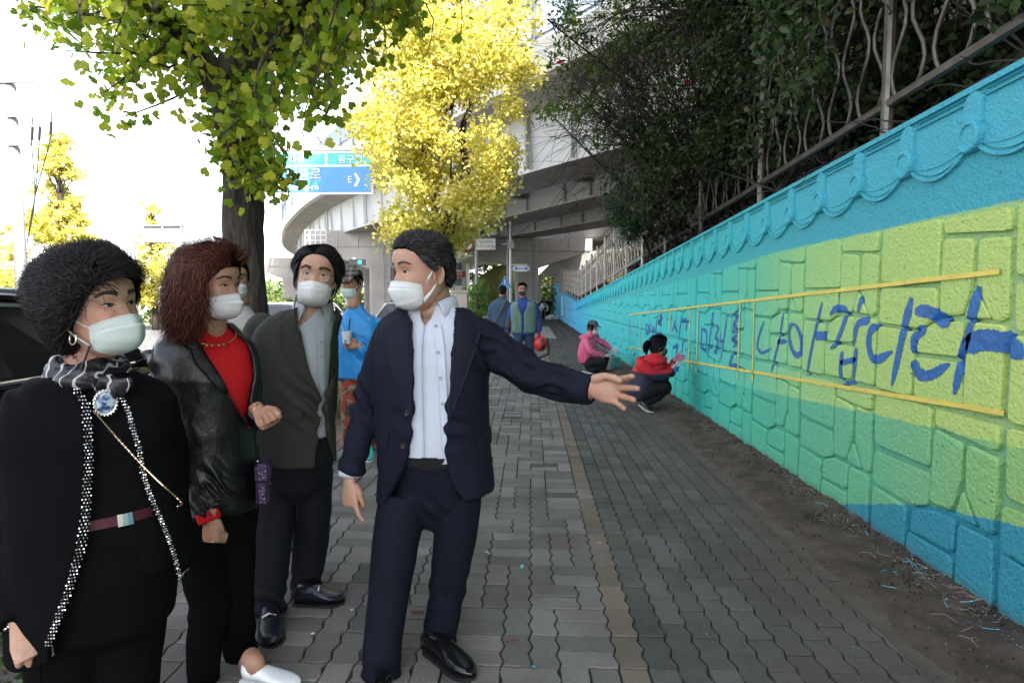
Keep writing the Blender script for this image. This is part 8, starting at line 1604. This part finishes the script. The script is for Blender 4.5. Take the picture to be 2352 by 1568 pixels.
# ------------------------------------------------------------ cars
def car(x, y, rz, paint_, label, Lc=4.6, Wc=1.82, H=1.45, trim=None, suv=False):
    e = empty('parked_car', (x, y, -.13), label, 'car', 'cars on the road'); ca, sa = math.cos(rz), math.sin(rz); z0 = -.13
    wd = lambda s, w, z: (x + ca * w - sa * s, y + sa * w + ca * s, z0 + z)      # s: along the nose, w: to the car's right
    k = H / 1.45; h = Lc / 2
    st = [(-h, .40, .70, .62), (-h + .06, .30, .88, .80), (-h + .5, .22, .96, .90), (-1.2, .20, .98, .91), (0, .20, .97, .91), (.9, .20, .96, .91), (1.3, .20, .90, .90), (h - .5, .24, .80, .86), (h - .1, .30, .68, .74), (h, .40, .58, .58)]
    st = catmull(np.array(st), 36); P = []
    for s, zb, zt, hw in st:
        hw *= Wc / 1.82; zt *= k; sec = [(-hw * .9, zb), (-hw, zb + .12), (-hw * 1.01, lerp(zb, zt, .55)), (-hw * .97, zt - .08), (-hw * .88, zt), (-hw * .4, zt + .02), (hw * .4, zt + .02), (hw * .88, zt), (hw * .97, zt - .08), (hw * 1.01, lerp(zb, zt, .55)), (hw, zb + .12), (hw * .9, zb)]; P.append([wd(s, w, z) for w, z in sec])
    b = MB(); b.grid(np.array(P), closev=True); n = 12; b.F += [tuple(range(n))[::-1], tuple((len(P) - 1) * n + i for i in range(n))]; b.M += [0, 0]; b.build('body', paint_, e, True)
    rear = -h + .25 if suv else -h + .55; gs_ = [(rear, .94 * k, .82), (rear + (.35 if suv else .75), H - .06, .66), (-.4, H, .67), (.35, H - .03, .66), (1.15, .95 * k, .80)]
    gl = [(s, z, w * Wc / 1.82) for s, z, w in gs_]; zb = .93 * k; b = MB()
    top = [(s, z, w) for s, z, w in gl]; L_ = [wd(s, -w, z) for s, z, w in top]; Rr = [wd(s, w, z) for s, z, w in top]; bl = [wd(s, -.86 * Wc / 1.82, zb) for s, _, _ in top]; brr = [wd(s, .86 * Wc / 1.82, zb) for s, _, _ in top]
    b.grid(np.array([bl, L_, Rr, brr])); b.build('windows', plain('car_glass', (.012, .014, .016), .06, bstr=0) if 'car_glass' not in bpy.data.materials else bpy.data.materials['car_glass'], e)
    b = MB(); rf = catmull(np.array(top[1:4]), 10); b.grid(np.array([[wd(s, w * t, z + .014 + .02 * (1 - t * t)) for t in np.linspace(-1.03, 1.03, 9)] for s, z, w in rf])); o = b.build('roof', paint_, e, True); o.modifiers.new('t', 'SOLIDIFY').thickness = .02
    for sg in (-1, 1):
        b = MB()
        for i, j in ((0, 1), (1, 2), (2, 3), (3, 4)): a_, c_ = top[i], top[j]; b.tube([wd(a_[0], sg * a_[2] * 1.005, a_[1]), wd(c_[0], sg * c_[2] * 1.005, c_[1])], .030, 6)
        for s in (-.45,): b.tube([wd(s, sg * .665 * Wc / 1.82, H - .01), wd(s - .05, sg * .865 * Wc / 1.82, zb)], .035, 6)
        b.build('pillars', paint_, e)
    for sg in (-1, 1): MB().tube([wd(s, sg * .885 * Wc / 1.82, zb + .02) for s in np.linspace(rear + .1, 1.0, 8)], .016, 6).build('window_trim', trim or MT['steel'], e)
    if suv:
        for sg in (-1, 1): MB().tube([wd(s, sg * .60 * Wc / 1.82, H + .045 - .03 * abs(s + .4)) for s in np.linspace(-1.6, .4, 8)], .022, 6).build('roof_rail', MT['steel'], e); MB().tube([wd(a_[0], sg * a_[2] * 1.03, a_[1] - .05) for a_ in top[1:4]], .016, 6).build('roof_trim', MT['steel'], e)
    for sg in (-1, 1):
        for s in (-1.4, 1.42):
            b = MB(); c = np.array(wd(s, sg * (Wc / 2 - .12), .33)); ax = np.array((ca, sa, 0)) * sg; u = np.array((-sa, ca, 0)); v = np.array((0, 0, 1.)); A_ = np.linspace(0, 2 * math.pi, 24, endpoint=False)
            b.grid(np.array([[c + ax * t + r * (math.cos(a) * u + math.sin(a) * v) for a in A_] for r, t in ((.2, -.1), (.31, -.1), (.33, -.07), (.33, .10), (.31, .13), (.22, .13))]), closev=True); o = b.build('wheel', MT['black_plastic'], e, True)
            b = MB(); b.grid(np.array([[c + ax * t + r * (math.cos(a) * u + math.sin(a) * v) for a in A_] for r, t in ((.22, .13), (.2, .10), (.06, .12), (.001, .125))]), closev=True); b.build('rim', MT['steel'], o, True)
        b = MB(); q = np.array(wd(.85, sg * (Wc / 2 + .09), .99 * k)); b.ball(q, (.10, .09, .075), 12, 8); b.tube([wd(.85, sg * (Wc / 2 - .08), .93 * k), q], .025, 6); b.build('mirror', paint_, e, True)
        b = MB(); b.ball(wd(h - .16, sg * .62 * Wc / 1.82, .62 * k), (.16, .12, .08), 12, 8); b.build('headlight', MT['sign_white'], e, True); b = MB(); b.ball(wd(-h + .08, sg * .66 * Wc / 1.82, .80 * k), (.14, .08, .08), 12, 8); b.build('tail_light', MT['red_paint'], e, True)
        for s in (.35, -.75): MB().tube([wd(s, sg * (Wc / 2 + .012), .84 * k), wd(s - .2, sg * (Wc / 2 + .012), .84 * k)], .016, 6).build('door_handle', trim or paint_, e)
    for s_, m_ in ((h + .0, 'plate'), (-h - .01, 'plate')): b = MB(); b.box(wd(s_, 0, .48), (.5, .03, .12), rz); b.build('licence_plate', MT['sign_white'], e)
    return e
blackcar = plain('car_black', (.006, .006, .007), .08, bstr=0, spec=.6); whitecar = plain('car_white', (.72, .72, .73), .2, var=.02, bstr=0); silver = plain('car_silver', (.35, .36, .37), .22, .6, bstr=0)
car(-4.12, 4.0, 0, blackcar, 'glossy black car parked behind the black-haired woman', 4.9, 1.86, 1.56, plain('chrome_gold', (.62, .52, .36), .18, 1.0, bstr=0), True)
car(X(640, 14.5) - .2, 15.2, math.pi, whitecar, 'white car seen between the ginkgo trunk and the man with glasses', 4.5)
car(X(905, 19), 21, math.pi, silver, 'grey car behind the man in the blue windbreaker', 4.5)
car(X(700, 26), 27, math.pi, whitecar, 'white car farther back under the viaduct', 4.4)
